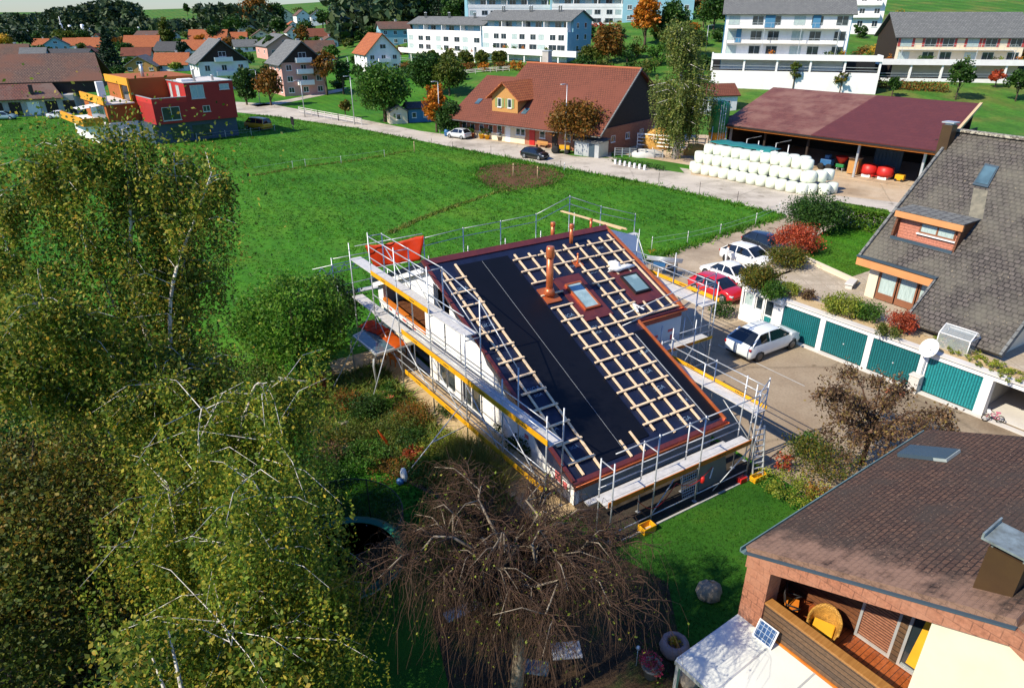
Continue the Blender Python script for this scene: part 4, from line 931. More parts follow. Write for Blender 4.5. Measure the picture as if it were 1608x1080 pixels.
t=thing('garden_sculpture','pointed rust orange metal leaf standing in the flower bed','sculpture',gp(616,706,.01)); V=[];F=[]
for i in range(9):
    u=i/8; w_=.20*math.sin(math.pi*min(1,u*.97+.03))**.8; 
    for j in range(3): V.append((-.05-.55*u+(.04*(j==1)),w_*(j-1)*.6+.02,.12+.95*u))
    if i:
        k=3*i; F+=[(k-3,k-2,k+1,k),(k-2,k-1,k+2,k+1)]
o=npmesh('metal_leaf',V,F,X['orangetarp'],t,smooth=True); o.modifiers.new('thick','SOLIDIFY').thickness=.02; MB().tube((-.05,.02,0),(-.05,.02,.2),.02).build('stake',X['darkwood'],t)
# ------------------------------------------------------------ near trees
bp=gp(310,905); ob=gp(285,725); K9=bp.y/ob.y
def nearer(q):
    w=ob+Vector(q); w=Vector((w.x*K9,w.y*K9,CH-(CH-w.z)*K9)); return tuple(w-bp)
la=[]
for pts,r in [
 ([(0,0,-.2),(0,.1,4),(-.3,.2,8),(.3,.4,11.4),(.7,.4,14.2)],.20),
 ([(.1,0,.8),(.8,-.3,5),(1.7,-.5,8.6),(3.0,0,11.3),(3.7,.2,12.7)],.13),
 ([(0,0,2.5),(-1,.2,6),(-1.8,.5,9.5),(-2.0,.3,12.4),(-1.6,.3,13.8)],.12),
 ([(0,0,2),(-2,-.6,5),(-3.6,-.6,7.5),(-4.4,-.2,10),(-4.4,0,12)],.11),
 ([(-.2,0,2.2),(-2.5,-1.5,4.2),(-5,-2.2,5.5),(-6.5,-2,6.5)],.09),
 ([(.1,0,2),(1.0,-1.0,4.2),(1.8,-1.5,5.2),(2.4,-1.3,5.6)],.08),
 ([(-.1,0,1.8),(-1.6,-1.8,4.4),(-3.0,-3.0,6.6),(-3.6,-3.4,7.6)],.08),
 ([(0,-.1,1.6),(1.0,-2.2,4.0),(1.8,-3.4,5.6),(2.2,-3.8,6.2)],.08),
 ([(0,0,3),(.4,1.8,7),(.2,2.6,10),(-.4,2.8,12.2)],.10),
 ([(0,0,3),(-.2,-2,6),(-.8,-3.2,8.3),(-1,-3.8,9.4)],.10),
 ([(0,.1,2),(1,.8,6),(1.6,1.2,9.6),(1.9,1.2,12.8)],.10)]:
    m=[nearer(q) for q in pts if q[2]>=3.0]
    la.append(([(0,0,-.2 if not la else 1.0),(m[0][0]*.35,m[0][1]*.35,3.4)]+m,r))
weeping_birch('tall birch with several white stems and airy yellow green leaves filling the left edge',bp,15,la,X['l_birch'],21,per=50,slen=1.3,ls=.10,side=9,stepd=.065,fill=190,sparse=(1,11))
bp2=Vector((-8.8,13.6,0)); lb=[]
for (u,v,z) in ((425,600,9.6),(450,800,6.6),(445,690,8.6),(330,640,9.4),(265,760,7.6),(420,860,7.4),(430,940,5.8),(360,1000,6.2),(410,760,9.0),(455,1000,5.2)):
    k=(z-CH)/ray(u,v)[2]; q=Vector([c*k for c in ray(u,v)]); q.z+=CH; e=q-bp2; lb.append(([(0,0,1.2),(e.x*.25,e.y*.25,3.4),(e.x*.62,e.y*.62,e.z*.80),(e.x*.88,e.y*.88,e.z*1.0),(e.x,e.y,e.z*.96)],.06))
lb[0]=([(0,0,-.2)]+lb[0][0],.15)
weeping_birch('golden weeping birch with long hanging leaf strings at the lower left',bp2,10,lb,X['l_birch2'],33,per=62,slen=2.4,ls=.095,side=5,stepd=.08,fill=8)
tree('broad dark brownish tree with mixed autumn leaves filling the lower left corner',gp(95,985),6.8,5.2,X['l_brown'],42000,.125,5,nclump=260,cr=.9,inner=.3)
tree('low leafy green tree in the bottom left corner in front of the brown tree',gp(40,1130),5.8,3.4,X['l_lime'],16000,.12,6,nclump=80,cr=.7,inner=.4)
tree('low dark bushy tree in the shade below the golden birch strings',gp(440,1050),3.8,3.0,X['l_brown'],14000,.12,8,nclump=70,cr=.6)
tree('leafy tree below the golden birch at the bottom edge of the view',Vector((-6.3,8.6,0)),8.0,3.0,X['l_birch'],9000,.12,16,nclump=90,cr=.75,bark='birchbark')
tree('tall garden tree at the foot of the view in front of the bare weeping tree',Vector((-3.2,5.2,0)),8.6,3.2,X['l_brown'],9000,.13,17,nclump=90,cr=.8,inner=.3)
tree('slender olive tree with thin crown behind the tall birch',gp(60,640),7.5,3.0,X['l_birch'],20000,.125,18,nclump=150,cr=.75,inner=.25)
shrub('dark red leaved bush behind the tall white birch stem',gp(225,690),2.4,1.8,X['l_copper'],3000,.11,9,nclump=30)
shrub('deep green bush left of the tall birch',gp(60,690),3.4,3.2,X['l_dark'],7000,.14,10,nclump=80)
shrub('green bush behind the tall birch near the meadow edge',gp(90,560),3.2,2.8,X['l_mid'],6000,.15,12,nclump=70)
shrub('olive bush between the tall birch and the dense round tree',gp(385,640),2.6,2.3,X['l_lime'],5000,.12,13,nclump=40)
tree('dense dark green round tree beside the patio canopy',gp(478,600)+Vector((-.3,.6,0)),6.0,3.3,X['l_bright'],17000,.17,14,nclump=130,cr=.8,inner=.55,cb=.3,zc=-.85)
tree('dense green shrub tree right behind the round tree at the scaffold corner',gp(535,545)+Vector((-.4,1.2,0)),4.2,1.9,X['l_dark'],4500,.16,15,nclump=60,cb=.2,zc=-.85)
shrub('bright green bushy shrub at the foot of the round tree',gp(430,640),2.3,2.0,X['l_bright'],3000,.15,19,nclump=45)
# bare weeping tree
def bare_tree(p,seed=5):
    rng=np.random.default_rng(seed); t=thing('weeping_tree','bare weeping tree with pale crooked branches and red brown drooping twigs','tree',p)
    mb=MB(); tw=MB(); L=[]
    zo=1.5; mb.path([(0,0,-.2),(.15,0,2.4),(-.05,.1,4.4),(0,.1,3.3+zo)],[.2,.17,.14,.12],8)
    for k in range(18):
        a=k*6.283/18+rng.uniform(-.25,.25); rr=(rng.uniform(1.2,2.2) if k%2 else rng.uniform(2.6,3.8)); top=rng.uniform(3.8,6.0); d=np.array([math.cos(a),math.sin(a),0])
        pts=[np.array([0,0,zo+2.6+rng.uniform(0,.8)])]; n=7
        for i in range(1,n+1):
            f=i/n; q=d*rr*.72*f+np.array([0,0,zo+2.9+(top-2.9)*math.sin(min(f*1.25,1)*math.pi/2)-max(0,f-.75)*2.2]); q+=rng.normal(0,.17,3); pts.append(q)
        mb.path(pts,[.062*(1-.78*i/n) for i in range(n+1)],6)
        for i in range(1,n+1):
            for _ in range(4 if i>1 else 2):
                d2=np.array([*(d[:2]+rng.normal(0,.8,2)),0]); d2/=np.linalg.norm(d2); s0=pts[i]; ln=rng.uniform(.5,1.3)
                b=[s0,s0+d2*ln*.45+np.array([0,0,.22]),s0+d2*ln+np.array([0,0,.02])]; (mb if rng.random()<.22 else tw).path(b,[.020,.013,.007],5)
                for _j in range(rng.integers(9,22)):
                    f=rng.random(); o=b[0]+(b[2]-b[0])*f+np.array([0,0,.1]); d3=d2*.6+np.append(rng.normal(0,.75,2),0); l=rng.uniform(.4,1.9)
                    q=[o]; 
                    for s in range(1,5):
                        u=s/4; q.append(o+d3*l*.42*(u**.7)+np.array([0,0,.12*math.sin(u*3)-l*u*u*.85])+rng.normal(0,.075,3))
                    tw.path(q,[.0065,.0055,.005,.004,.003],3,cap=False)
                    if rng.random()<.35: L.append(q[rng.integers(1,5)]); 
    tw.build('twigs',X['redtwig'],t); mb.build('trunk',X['greybark'],t)
    leafmesh('leaves',np.array(L),.075,X['l_yg'],t,3); return t
bare_tree((.05,12.9,0))
sheet('soil_and_shade',[HW(9.5,16.8),HW(13.2,15.2),HW(14.2,12.2),HW(11.5,8.4),HW(7.5,9),HW(5.6,12),HW(6.6,15.4)],.010,GROUND('soil_with_tree_shade',[(.35,(.035,.022,.013)),(.55,(.06,.038,.02)),(.7,(.022,.05,.010))],.9,14,(.5,1.4),.9,.05))  # brown soil, darkened with the tree's shade in its colour
# copper coloured tree
def coppertree():
    p=gp(1352,730); t=thing('copper_tree','small weeping tree with sparse copper brown leaves beside the courtyard','tree',p); rng=np.random.default_rng(8); mb=MB(); L=[]
    mb.path([(0,0,-.1),(.05,0,1.2),(-.1,.1,2.6)],[.12,.10,.08],7)
    for k in range(15):
        a=k*6.283/15+rng.uniform(-.2,.2); r_=rng.uniform(1.7,3.4); zt=rng.uniform(2.2,3.9); d=np.array([math.cos(a),math.sin(a),0])
        pts=[np.array([0,0,rng.uniform(1.2,2.5)]),d*r_*.4+np.array([0,0,zt*.85]),d*r_*.8+np.array([0,0,zt]),d*r_+np.array([0,0,zt-.8])]; mb.path(pts,[.05,.035,.02,.008],5)
        for j in range(34):
            f=rng.random()**.7*3; i=min(int(f),2); s0=np.array(pts[i])*(1-f+i)+np.array(pts[i+1])*(f-i); e=s0+np.append(rng.normal(0,.42,2),rng.uniform(-.9,.35)); mb.path([s0,(s0+e)/2+[0,0,.12],e],[.010,.007,.003],3,cap=False)
            m=18; c=s0+(e-s0)*rng.random((m,1))+rng.normal(0,.13,(m,3)); L.append(c)
    leafmesh('crown',np.vstack(L),.125,X['l_copper'],t,4); mb.build('trunk',X['redtwig'],t)
coppertree()
# ------------------------------------------------------------ garden beds
spec=[ # label, px, h, r, mat, n, leaf
('orange flowered low shrub under the slanting strut',(545,640),.9,.9,'l_rust',500,.09),('dark red low bush at the foot of the round tree',(490,618),.8,.9,'l_red',350,.09),
('glossy green rounded shrub left of the potted plant',(572,655),1.2,1.0,'l_dark',700,.10),('grey green sage like shrub in the bed beside the stones',(560,690),.8,1.0,'l_lime',500,.09),
('bright green leafy shrub above the trampoline',(575,725),.8,1.1,'l_mid',700,.10),('brown and rust perennial clump beside the wooden walkway',(650,660),.9,1.1,'l_rust',600,.08),
('tangled olive shrub in the middle of the flower bed',(625,680),.9,1.0,'l_lime',600,.09),('dark green shrub behind the rust orange leaf sculpture',(648,700),.8,.9,'l_dark',500,.09),
('red leaved low shrub next to the slanting scaffold strut',(650,722),.5,.6,'l_red',260,.08),('yellow green leafy perennials right of the slanting strut',(690,715),.8,1.1,'l_yg',700,.09),
('fresh green perennials near the front of the flower bed',(672,745),.6,1.0,'l_mid',600,.09),('brown withered shrub at the left edge of the flower bed',(520,700),.9,1.0,'l_brown',600,.09),
('orange brown perennials bordering the lawn above the trampoline',(612,745),.5,.9,'l_rust',450,.07),('small dark green shrub by the far toe board pole',(700,655),.7,.6,'l_dark',300,.08),
('dark evergreen shrub against the white wall behind the lower walkway',(815,725),1.3,.7,'l_dark',500,.1),('small leafy rose bush with orange bloom by the white wall',(795,690),1.1,.6,'l_lime',360,.09),
('green leafy shrub in the shade left of the trampoline',(500,760),1.1,1.1,'l_mid',600,.1),('reddish brown shrub behind the trampoline net',(520,730),.9,.8,'l_copper',420,.09),
('olive green bush in front of the patio leg',(600,645),.8,.7,'l_mid',360,.09)]
for i,(lb,px,h,r,m,n,ls) in enumerate(spec): shrub(lb,gp(*px),h*1.15,r*1.15,X[m],n*3,ls,40+i,group='shrubs of the flower bed')
p=gp(745,760); t=thing('ornamental_grass','tall arching ornamental grass clump with yellow blades beside the walkway','grass clump',p); q=np.random.default_rng(3).normal(0,.55,(700,2)); blades('blades',q,1.15,.022,X['l_grass'],k=3,seed=6,kind=None,parent=t,lean=.55)
p=gp(725,720); t=thing('ornamental_grass','green and straw coloured grass clump behind the arching one','grass clump',p); q=np.random.default_rng(4).normal(0,.5,(500,2)); blades('blades',q,.8,.02,X['l_grass'],k=3,seed=7,kind=None,parent=t,lean=.6)
q=sample([HW(6,29.5),HW(8,33),HW(12,33),HW(12,19),HW(10.8,18),HW(8.6,23.5)],3000,NR); o=blades('ground_cover',q,.28,.05,LEAF('bed_cover',[(.05,.12,.012),(.10,.18,.02),(.17,.21,.03),(.15,.09,.02)],.2),k=4,seed=8,lean=.9); tag(o,'mixed low green and brown ground cover of the flower bed','ground cover')
for i,(px,s_) in enumerate((((540,668),.28),((553,683),.22),((528,678),.25),((545,705),.2),((560,712),.24))):
    t=thing('garden_stone','rough grey stone edging the flower bed','stone',gp(*px),i,'stones edging the flower bed'); mb=MB(); mb.blob((0,0,s_*.35),(s_,s_*.7,s_*.5),random.Random(i),9,.2); mb.build('rock',X['stone'],t)
q=sample([HW(3.5,22),HW(5,29),HW(8,25),HW(10,19),HW(8,18)],7000,NR); o=blades('garden_grass',q,.06,.018,X['l_lawn'],seed=14); tag(o,'short garden lawn between the trampoline and the flower bed','grass')
# yellow green mound, roses and the weeping lawn edge
shrub('wide yellow green mounded ground shrub beside the lawn',gp(1240,775),.75,1.25,X['l_yg'],2600,.08,61,ry=1.9,rz=.6,nclump=60)
shrub('bush of red flowers between the lawn and the copper tree',gp(1228,738),.9,.55,X['l_red'],500,.09,62); shrub('dark brown green bush below the copper tree',gp(1285,742),1.5,1.9,X['l_brown'],3200,.1,63); shrub('pale pink rose bush beside the brown tiled roof edge',gp(1282,795),.8,.9,X['l_mixed'],900,.09,64); shrub('bright green shrub under the copper tree near the courtyard',gp(1268,712),1.0,1.1,X['l_mid'],1100,.1,65)
def rock(lab,p,r,seed,mat='stone',name='boulder',cat='boulder'):
    t=thing(name,lab,cat,p,seed); mb=MB(); mb.blob((0,0,r[2]*.7),r,random.Random(seed),12,.14); o=mb.build('rock',X[mat],t); return t
rock('pale boulder standing alone on the lawn',gp(1112,938),(.42,.32,.42),3)
rock('grey round stone at the corner of the white glass canopy',gp(1082,1068),(.42,.36,.26),4)
X['pinkstone']=M('pink_stone',(.36,.22,.19),(.26,.16,.14),s=4,r=.85,bump=.5)
t=thing('stone_trough','hollow pinkish stone planter with yellow plant near the white glass canopy','planter',gp(1058,1022)); MB().lathe([(.40,0),(.48,.2),(.42,.42),(.27,.44),(.22,.3),(.2,.12)],n=11).build('stone_ring',X['pinkstone'],t); leafmesh('foliage',np.random.default_rng(1).normal(0,.1,(160,3))*[1,1,.5]+[0,0,.42],.09,X['l_yellow'],t,2)
potplant('stone pot full of pink and red flowers at the edge of the lawn',gp(1022,1060),.3,.75,.42,'l_flower',520,.075,5,'stone')
shrub('small white flowered plant beside the hollow stone planter',gp(1070,1048),.4,.3,X['l_lime'],160,.06,67)
t=thing('garden_lamp','thin garden lamp post next to the pink flower pot','lamp',gp(999,1045)); MB().tube((0,0,0),(0,0,.75),.014,6).build('post',X['silver'],t); MB().lathe([(.05,.72),(.07,.76),(.05,.84),(.01,.86)],n=10).build('lamp_head',X['silver'],t)
def slabtable(lab,p,rz,L,Wd,h,name='garden_table',cat='table',mat='concrete'):
    t=thing(name,lab,cat,p,rz); MB().box(-L/2,-Wd/2,h-.05,L/2,Wd/2,h).build('tabletop' if cat=='table' else 'seat',X[mat],t,bevel=.01)
    for x in (-L*.38,L*.38):
        for y in (-Wd*.35,Wd*.35): MB().box(x-.03,y-.03,0,x+.03,y+.03,h-.05).build('leg',X['darkwood'],t)
slabtable('grey garden bench in the deep shade of the bare weeping tree',gp(728,972),.55,1.3,.42,.46,'garden_bench','bench'); slabtable('grey square garden table under the right side of the bare weeping tree',gp(888,1045),.1,.9,.6,.7); slabtable('dark garden bench at the bottom edge under the bare weeping tree',gp(835,1062),-.15,1.0,.5,.45,'garden_bench','bench','bluegrey')
# ------------------------------------------------------------ trampoline
c=gp(545,872,.9); c.z=0; t=thing('trampoline','round garden trampoline with green pad and dark safety net','trampoline',c); RT=2.05
X['net']=M('black_green_net',(.012,.022,.018),r=.8); nt=X['net'].node_tree; tr=nt.nodes.new('ShaderNodeBsdfTransparent'); mx=nt.nodes.new('ShaderNodeMixShader'); mx.inputs[0].default_value=.62
nt.links.new(tr.outputs[0],mx.inputs[1]); nt.links.new(nt.nodes['Principled BSDF'].outputs[0],mx.inputs[2]); nt.links.new(mx.outputs[0],nt.nodes['Material Output'].inputs['Surface'])
MB().lathe([(.01,.86),(RT-.3,.86)],n=40).build('jumping_mat',X['black'],t); mb=MB(); K=40; vs=[];fs=[]
for k in range(K):
    a=6.283*k/K
    for r_,z in ((RT-.32,.90),(RT-.16,.94),(RT+.02,.91),(RT+.03,.84)): vs.append((r_*math.cos(a),r_*math.sin(a),z))
for k in range(K):
    k2=(k+1)%K
    for j in range(3): fs.append((k*4+j,k*4+j+1,k2*4+j+1,k2*4+j))
mb.add(vs,fs,0,True); mb.build('edge_pad',X['netgreen'],t)
mb=MB(); mb.path([(RT*math.cos(6.2832*k/K),RT*math.sin(6.2832*k/K),.86) for k in range(K+1)],.03,6); mb.build('frame_ring',X['steel'],t)
mb=MB(); mb.path([(RT*math.cos(6.2832*k/K),RT*math.sin(6.2832*k/K),2.65) for k in range(K+1)],.02,6); mb.build('net_rim',X['black'],t)
for k in range(6):
    a=6.283*k/6+.3; x,y=RT*math.cos(a),RT*math.sin(a); mb=MB(); mb.tube((x,y,0),(x,y,2.7),.02,6); mb.build('net_pole',X['black'],t); mb=MB(); mb.path([(x*.8,y*.8,.86),(x*1.02,y*1.02,.4),(x*.9,y*.9,.02)],.025,6); mb.build('leg',X['steel'],t)
vs=[];fs=[]
for k in range(K):
    a=6.283*k/K; r1=RT*(1-.03*(k%7==3)); vs+=[(RT*math.cos(a),RT*math.sin(a),.9),(r1*math.cos(a),r1*math.sin(a),2.64)]
for k in range(K): k2=(k+1)%K; fs.append((2*k,2*k2,2*k2+1,2*k+1))
MB().add(vs,fs,0,True).build('safety_net',X['net'],t)
# ------------------------------------------------------------ the house with the balcony (own frame: x along gutter, y north)
P0=Vector((6.7485,14.7365,0)); RB=R(35.52)
K_=thing('balcony_house','house with a brown mossy tiled roof and a wooden balcony in the lower right corner','house',P0,RB)
zz=lambda y: 4.3-y*.4286 if y>-5.95 else 4.3+5.95*.4286-( -5.95-y)*.4286
mb=MB(); mb.slab([(-.02,.12,zz(.12)),(10.35,.12,zz(.12)),(10.35,-5.95,zz(-5.95)),(-.02,-5.95,zz(-5.95))],.18); mb.slab([(-.02,-5.95,zz(-5.95)),(10.35,-5.95,zz(-5.95)),(10.35,-12.2,zz(-12.2)),(-.02,-12.2,zz(-12.2))],.18)
# real courses: a thin lip every row
for i in range(25):
    y=.08-i*.24; mb.slab([(-.03,y,zz(y)+.030),(10.36,y,zz(y)+.030),(10.36,y-.25,zz(y-.25)+.006),(-.03,y-.25,zz(y-.25)+.006)],.012)
KR=mb.build('roof',X['tilebrown'],K_)
mb=MB(); mb.box(-.06,.14,4.18,10.4,.18,4.30); mb.box(-.06,.30,4.16,10.4,.33,4.30); mb.box(-.06,.14,4.15,10.4,.33,4.18); mb.build('gutter',M('teal_grey_gutter',(.14,.22,.23),(.10,.16,.17),r=.45),K_)
MB().tube((10.2,.25,4.2),(10.2,.25,0),.05,8).build('downpipe',X['copperdark'],K_)
def capbeam(name,mat,x0,x1,y0,y1,up0,dn):
    mb=MB(); v=[(x0,y0,zz(y0)+up0),(x1,y0,zz(y0)+up0),(x1,y1,zz(y1)+up0),(x0,y1,zz(y1)+up0),(x0,y0,zz(y0)+dn),(x1,y0,zz(y0)+dn),(x1,y1,zz(y1)+dn),(x0,y1,zz(y1)+dn)]
    mb.add(v,[(0,1,2,3),(7,6,5,4),(0,4,5,1),(1,5,6,2),(2,6,7,3),(3,7,4,0)]); return mb.build(name,X[mat],K_)
capbeam('verge_cladding','brickpier',-.10,.10,.05,-5.95,-.02,-.46); capbeam('verge_cladding','brickpier',-.10,.10,-5.95,-12.2,-.02,-.46)
capbeam('verge_trim','bluegrey',-.13,-.03,.14,-5.95,.035,-.015)
mb=MB(); v=[(-.08,.0,1.9),(.55,.0,1.9),(.55,-.72,1.9),(-.08,-.72,1.9),(-.08,.0,zz(0)-.25),(.55,.0,zz(0)-.25),(.55,-.72,zz(-.72)-.44),(-.08,-.72,zz(-.72)-.44)]
mb.add(v,[(3,2,1,0),(4,5,6,7),(0,1,5,4),(1,2,6,5),(2,3,7,6),(3,0,4,7)]); mb.build('corner_pier',X['brickpier'],K_)
mb=MB(); mb.box(.0,.0,0,10.2,-.25,4.05); mb.box(.02,-4.56,0,.3,-12,4.0); mb.box(10.0,-.25,0,10.2,-12,4.0); mb.box(.3,-12,0,10,-11.8,4.0); mb.box(.02,-.25,0,.26,-4.56,2.0)
mb.add([(.02,-4.56,4.0),(.02,-5.95,4.0),(.02,-12,4.0),(.02,-12,zz(-12)-.2),(.02,-5.95,zz(-5.95)-.2),(.02,-4.56,zz(-4.56)-.2)],[(0,1,4,5),(1,2,3,4)]); mb.build('wall',X['cream'],K_)
MB().box(.26,-4.7,1.95,2.0,-.25,2.12).build('balcony_floor',X['deckred'],K_)
mb=MB(); mb.box(.0,-4.55,2.05,.10,-.72,3.0); mb.build('parapet_boarding',X['siding'],K_); MB().box(-.06,-4.555,3.0,.24,-.715,3.07).build('handrail',X['rail'],K_,bevel=.01)
MB().box(-.05,-4.56,1.93,.03,-.5,2.05).build('parapet_base',X['orangewood'],K_)
mb=MB(); mb.box(1.95,-4.8,2.12,2.1,-.25,4.3); mb.box(.56,-.27,2.12,2.0,-.20,4.1); mb.add([(1.95,-4.8,4.3),(1.95,-.25,4.3),(1.95,-.25,4.35),(1.95,-4.8,6.2)],[(0,1,2,3)]); mb.build('balcony_wall',X['brownwood'],K_)
def kwin(y0,y1,z0,z1,inner,name,extra=None):
    mb=MB(); t=.07; x0,x1=1.86,1.95
    mb.box(x0,y0,z0,x1,y1,z0+t).box(x0,y0,z1-t,x1,y1,z1).box(x0-.002,y0,z0+t,x1-.01,y0+t,z1-t).box(x0-.002,y1-t,z0+t,x1-.01,y1,z1-t)
    f=mb.build(name,X['silver'],K_); MB().box(1.92,y0+t,z0+t,1.94,y1-t,z1-t).build(extra,X[inner],f); return f
kwin(-3.45,-2.45,2.15,4.35,'blind','window','slat_blind'); kwin(-4.5,-3.65,2.15,4.7,'glass','balcony_door','pane')
mb=MB(); mb.slab([(1.88,-4.35,2.4),(1.88,-3.85,2.4),(1.90,-4.0,4.4),(1.90,-4.4,4.4)],.02); mb.build('yellow_curtain',X['cushion'],K_)
MB().box(1.86,-3.65,2.12,1.95,-3.45,4.8).build('dark_post',X['siding'],K_)
# chimney with metal cowl
mb=MB(); mb.box(.75,-5.55,5.9,1.35,-4.85,7.75); kc=mb.build('chimney',M('brown_metal_chimney',(.085,.05,.022),(.07,.04,.02),r=.45,metal=.3),K_)
mb=MB(); mb.box(.62,-5.7,7.92,1.5,-4.7,7.97); mb.box(.62,-5.7,7.97,1.5,-5.66,8.08).box(.62,-4.74,7.97,1.5,-4.7,8.08)
for x in (.8,1.3):
    for y in (-5.5,-4.9): mb.box(x-.02,y-.02,7.75,x+.02,y+.02,7.92)
mb.build('cowl',M('weathered_zinc',(.30,.36,.35),(.14,.15,.13),s=4,r=.5,metal=.4),kc); mb=MB(); mb.slab([(.5,-4.6,zz(-4.6)+.06),(1.6,-4.6,zz(-4.6)+.06),(1.6,-5.9,zz(-5.9)+.06),(.5,-5.9,zz(-5.9)+.06)],.02); mb.build('lead_apron',X['tilegr2'],kc)
# hinged roof hatch
mb=MB(); mb.slab([(7.55,-.15,zz(-.15)+.16),(8.45,-.15,zz(-.15)+.16),(8.45,-1.55,zz(-1.55)+.16),(7.55,-1.55,zz(-1.55)+.16)],.16); f=mb.build('roof_window',X['bluegrey'],K_); mb=MB(); mb.slab([(7.63,-.23,zz(-.23)+.175),(8.37,-.23,zz(-.23)+.175),(8.37,-1.15,zz(-1.15)+.175),(7.63,-1.15,zz(-1.15)+.175)],.012); mb.build('pane',M('grey_blind_pane',(.33,.38,.36),(.27,.32,.31),r=.15),f); mb=MB(); mb.slab([(7.53,-1.2,zz(-1.2)+.20),(8.47,-1.2,zz(-1.2)+.20),(8.47,-1.57,zz(-1.57)+.20),(7.53,-1.57,zz(-1.57)+.20)],.1); mb.build('cover',bpy.data.materials['grey_blind_pane'],f)
def kthing(name,lab,cat,x,y,z,rz=0): 
    c,s=math.cos(RB),math.sin(RB); return thing(name,lab,cat,(P0.x+c*x-s*y,P0.y+s*x+c*y,z),RB+rz)
# white glass canopy
t=kthing('glass_canopy','white milky glass canopy with grey frame below the wooden balcony','canopy',0,0,0); mb=MB(); mb.slab([(-2.65,.0,1.86),(-.06,.0,1.98),(-.06,-6.5,1.98),(-2.65,-6.5,1.86)],.02); mb.build('glass_sheet',X['whiteglass'],t)
mb=MB(); mb.box(-2.72,-6.5,1.72,-2.65,.04,1.87); mb.box(-2.65,.0,1.74,-.06,.05,1.9); mb.build('frame',X['silver'],t); mb=MB()
for y in (-1.25,-2.5,-3.75,-5.0): mb.beam((-2.65,y,1.875),(-.06,y,1.995),.05,.03)
mb.build('glazing_bar',X['silver'],t)
for y in (-.05,-6.4): MB().box(-2.7,y-.05,0,-2.6,y+.05,1.72).build('post',X['silver'],t)
t=kthing('solar_panel','small blue solar panel in a white frame leaning on the balcony parapet','solar panel',-.12,-1.05,2.02); mb=MB(); mb.beam((-.28,0,.0),(-.03,0,.52),.62,.03,0,(1,0,.5)); mb.build('panel_frame',X['whitepaint'],t); mb=MB(); mb.beam((-.275,0,.055),(-.05,0,.50),.54,.012,0,(1,0,.5)); o=mb.build('cells',X['pv'],t); o.location=(-.018,0,.012)
# wicker chair
t=kthing('wicker_chair','honey coloured wicker armchair with yellow cushion on the balcony','chair',1.05,-1.95,2.12,-math.pi/2+.35); vs=[];fs=[];RM=[]; UU=[(.40,-.36,.60),(.41,-.2,.62),(.42,-.03,.64)]+[(.42*math.cos(math.pi*k/12),.36*math.sin(math.pi*k/12),.64+.26*math.sin(math.pi*k/12)**1.6) for k in range(1,12)]+[(-.42,-.03,.64),(-.41,-.2,.62),(-.40,-.36,.60)]
for x,y,hh in UU:
    for f_,z in ((.82,.18),(.88,.42),(.96,hh-.05),(1.0,hh)): vs.append((x*f_,y*f_ if y>0 else y,z))
    RM.append((x,y,hh))
for k in range(len(UU)-1):
    for j in range(3): fs.append((k*4+j,(k+1)*4+j,(k+1)*4+j+1,k*4+j+1))
o=MB().add(vs,fs,0,True).build('backrest',X['wicker'],t); o.modifiers.new('thick','SOLIDIFY').thickness=.03
MB().path(RM,.032,7).build('rim',X['wicker'],t)
mb=MB(); mb.box(-.33,-.34,.30,.33,.25,.36); mb.box(-.33,-.36,.16,.33,-.335,.36); mb.build('seat',X['wicker'],t); MB().box(-.28,-.3,.36,.28,.2,.44).build('cushion',X['cushion'],t,bevel=.03)
for x,y in ((-.3,-.3),(.3,-.3),(-.28,.22),(.28,.22)): MB().tube((x,y,0),(x*.98,y,.32),.025,6).build('leg',X['wicker'],t)
# black folding chair / walker
t=kthing('folding_chair','black metal framed folding chair with orange seat in the balcony corner','chair',.95,-.95,2.12,.5); mb=MB()
for x in (-.25,.25): mb.path([(x,-.28,0),(x,.12,.62),(x,.22,1.0)],.018,6); mb.path([(x,.3,0),(x,-.1,.5),(x,-.25,.62)],.018,6); mb.path([(x,-.27,.62),(x,.12,.64)],.022,6)
mb.tube((-.25,.22,1.0),(.25,.22,1.0),.018); mb.tube((-.25,-.1,.2),(.25,-.1,.2),.014); mb.build('frame',X['black'],t); MB().box(-.23,-.22,.46,.23,.16,.49).build('seat',X['orangewood'],t); mb=MB(); mb.cbox((0,.2,.8),(.46,.03,.28),0,0,-.2); mb.build('backrest',X['darkwood'],t)
MB().lathe([(.19,-.02),(.21,-.02),(.21,.02),(.19,.02)],n=18).build('hoop',X['black'],t).matrix_local=Matrix.Translation((-.29,.0,.23))@Matrix.Rotation(math.pi/2,4,'Y')
# ------------------------------------------------------------ garages with terrace (frame G: x east, y north along the fronts)
G0=HW(34.62,20.93); RG=RH+.054
def gthing(name,lab,cat,x,y,z=0,rz=0,group=None):
    c,s=math.cos(RG),math.sin(RG); return thing(name,lab,cat,(G0.x+c*x-s*y,G0.y+s*x+c*y,z),RG+rz,group)
def gw(x,y,z=0): c,s=math.cos(RG),math.sin(RG); return Vector((G0.x+c*x-s*y,G0.y+s*x+c*y,z))
def togl(p): d=p-G0; c,s=math.cos(RG),math.sin(RG); return Vector((c*d.x+s*d.y,-s*d.x+c*d.y,p.z))
TZ=2.30
t=gthing('garage_row','row of white garages with teal doors built into the terrace','garage',0,0)
mb=MB(); piers=[(2.62,2.95),(-.16,.16),(-3.0,-2.68),(-5.95,-5.55),(-8.98,-8.55),(-12.4,-12.0)]
for a,b in piers: mb.box(0,a,0,.45,b,2.0)
mb.box(0,-12.4,2.0,.5,2.95,2.26); mb.build('front_wall',X['whitepaint'],t)
mb=MB(); mb.box(-.10,-12.4,2.26,.35,2.95,2.34); mb.build('roof_edge',X['paleconc'],t)
mb=MB(); mb.box(-.32,-12.2,.0,.02,2.7,.07); mb.build('threshold',X['paleconc'],t)
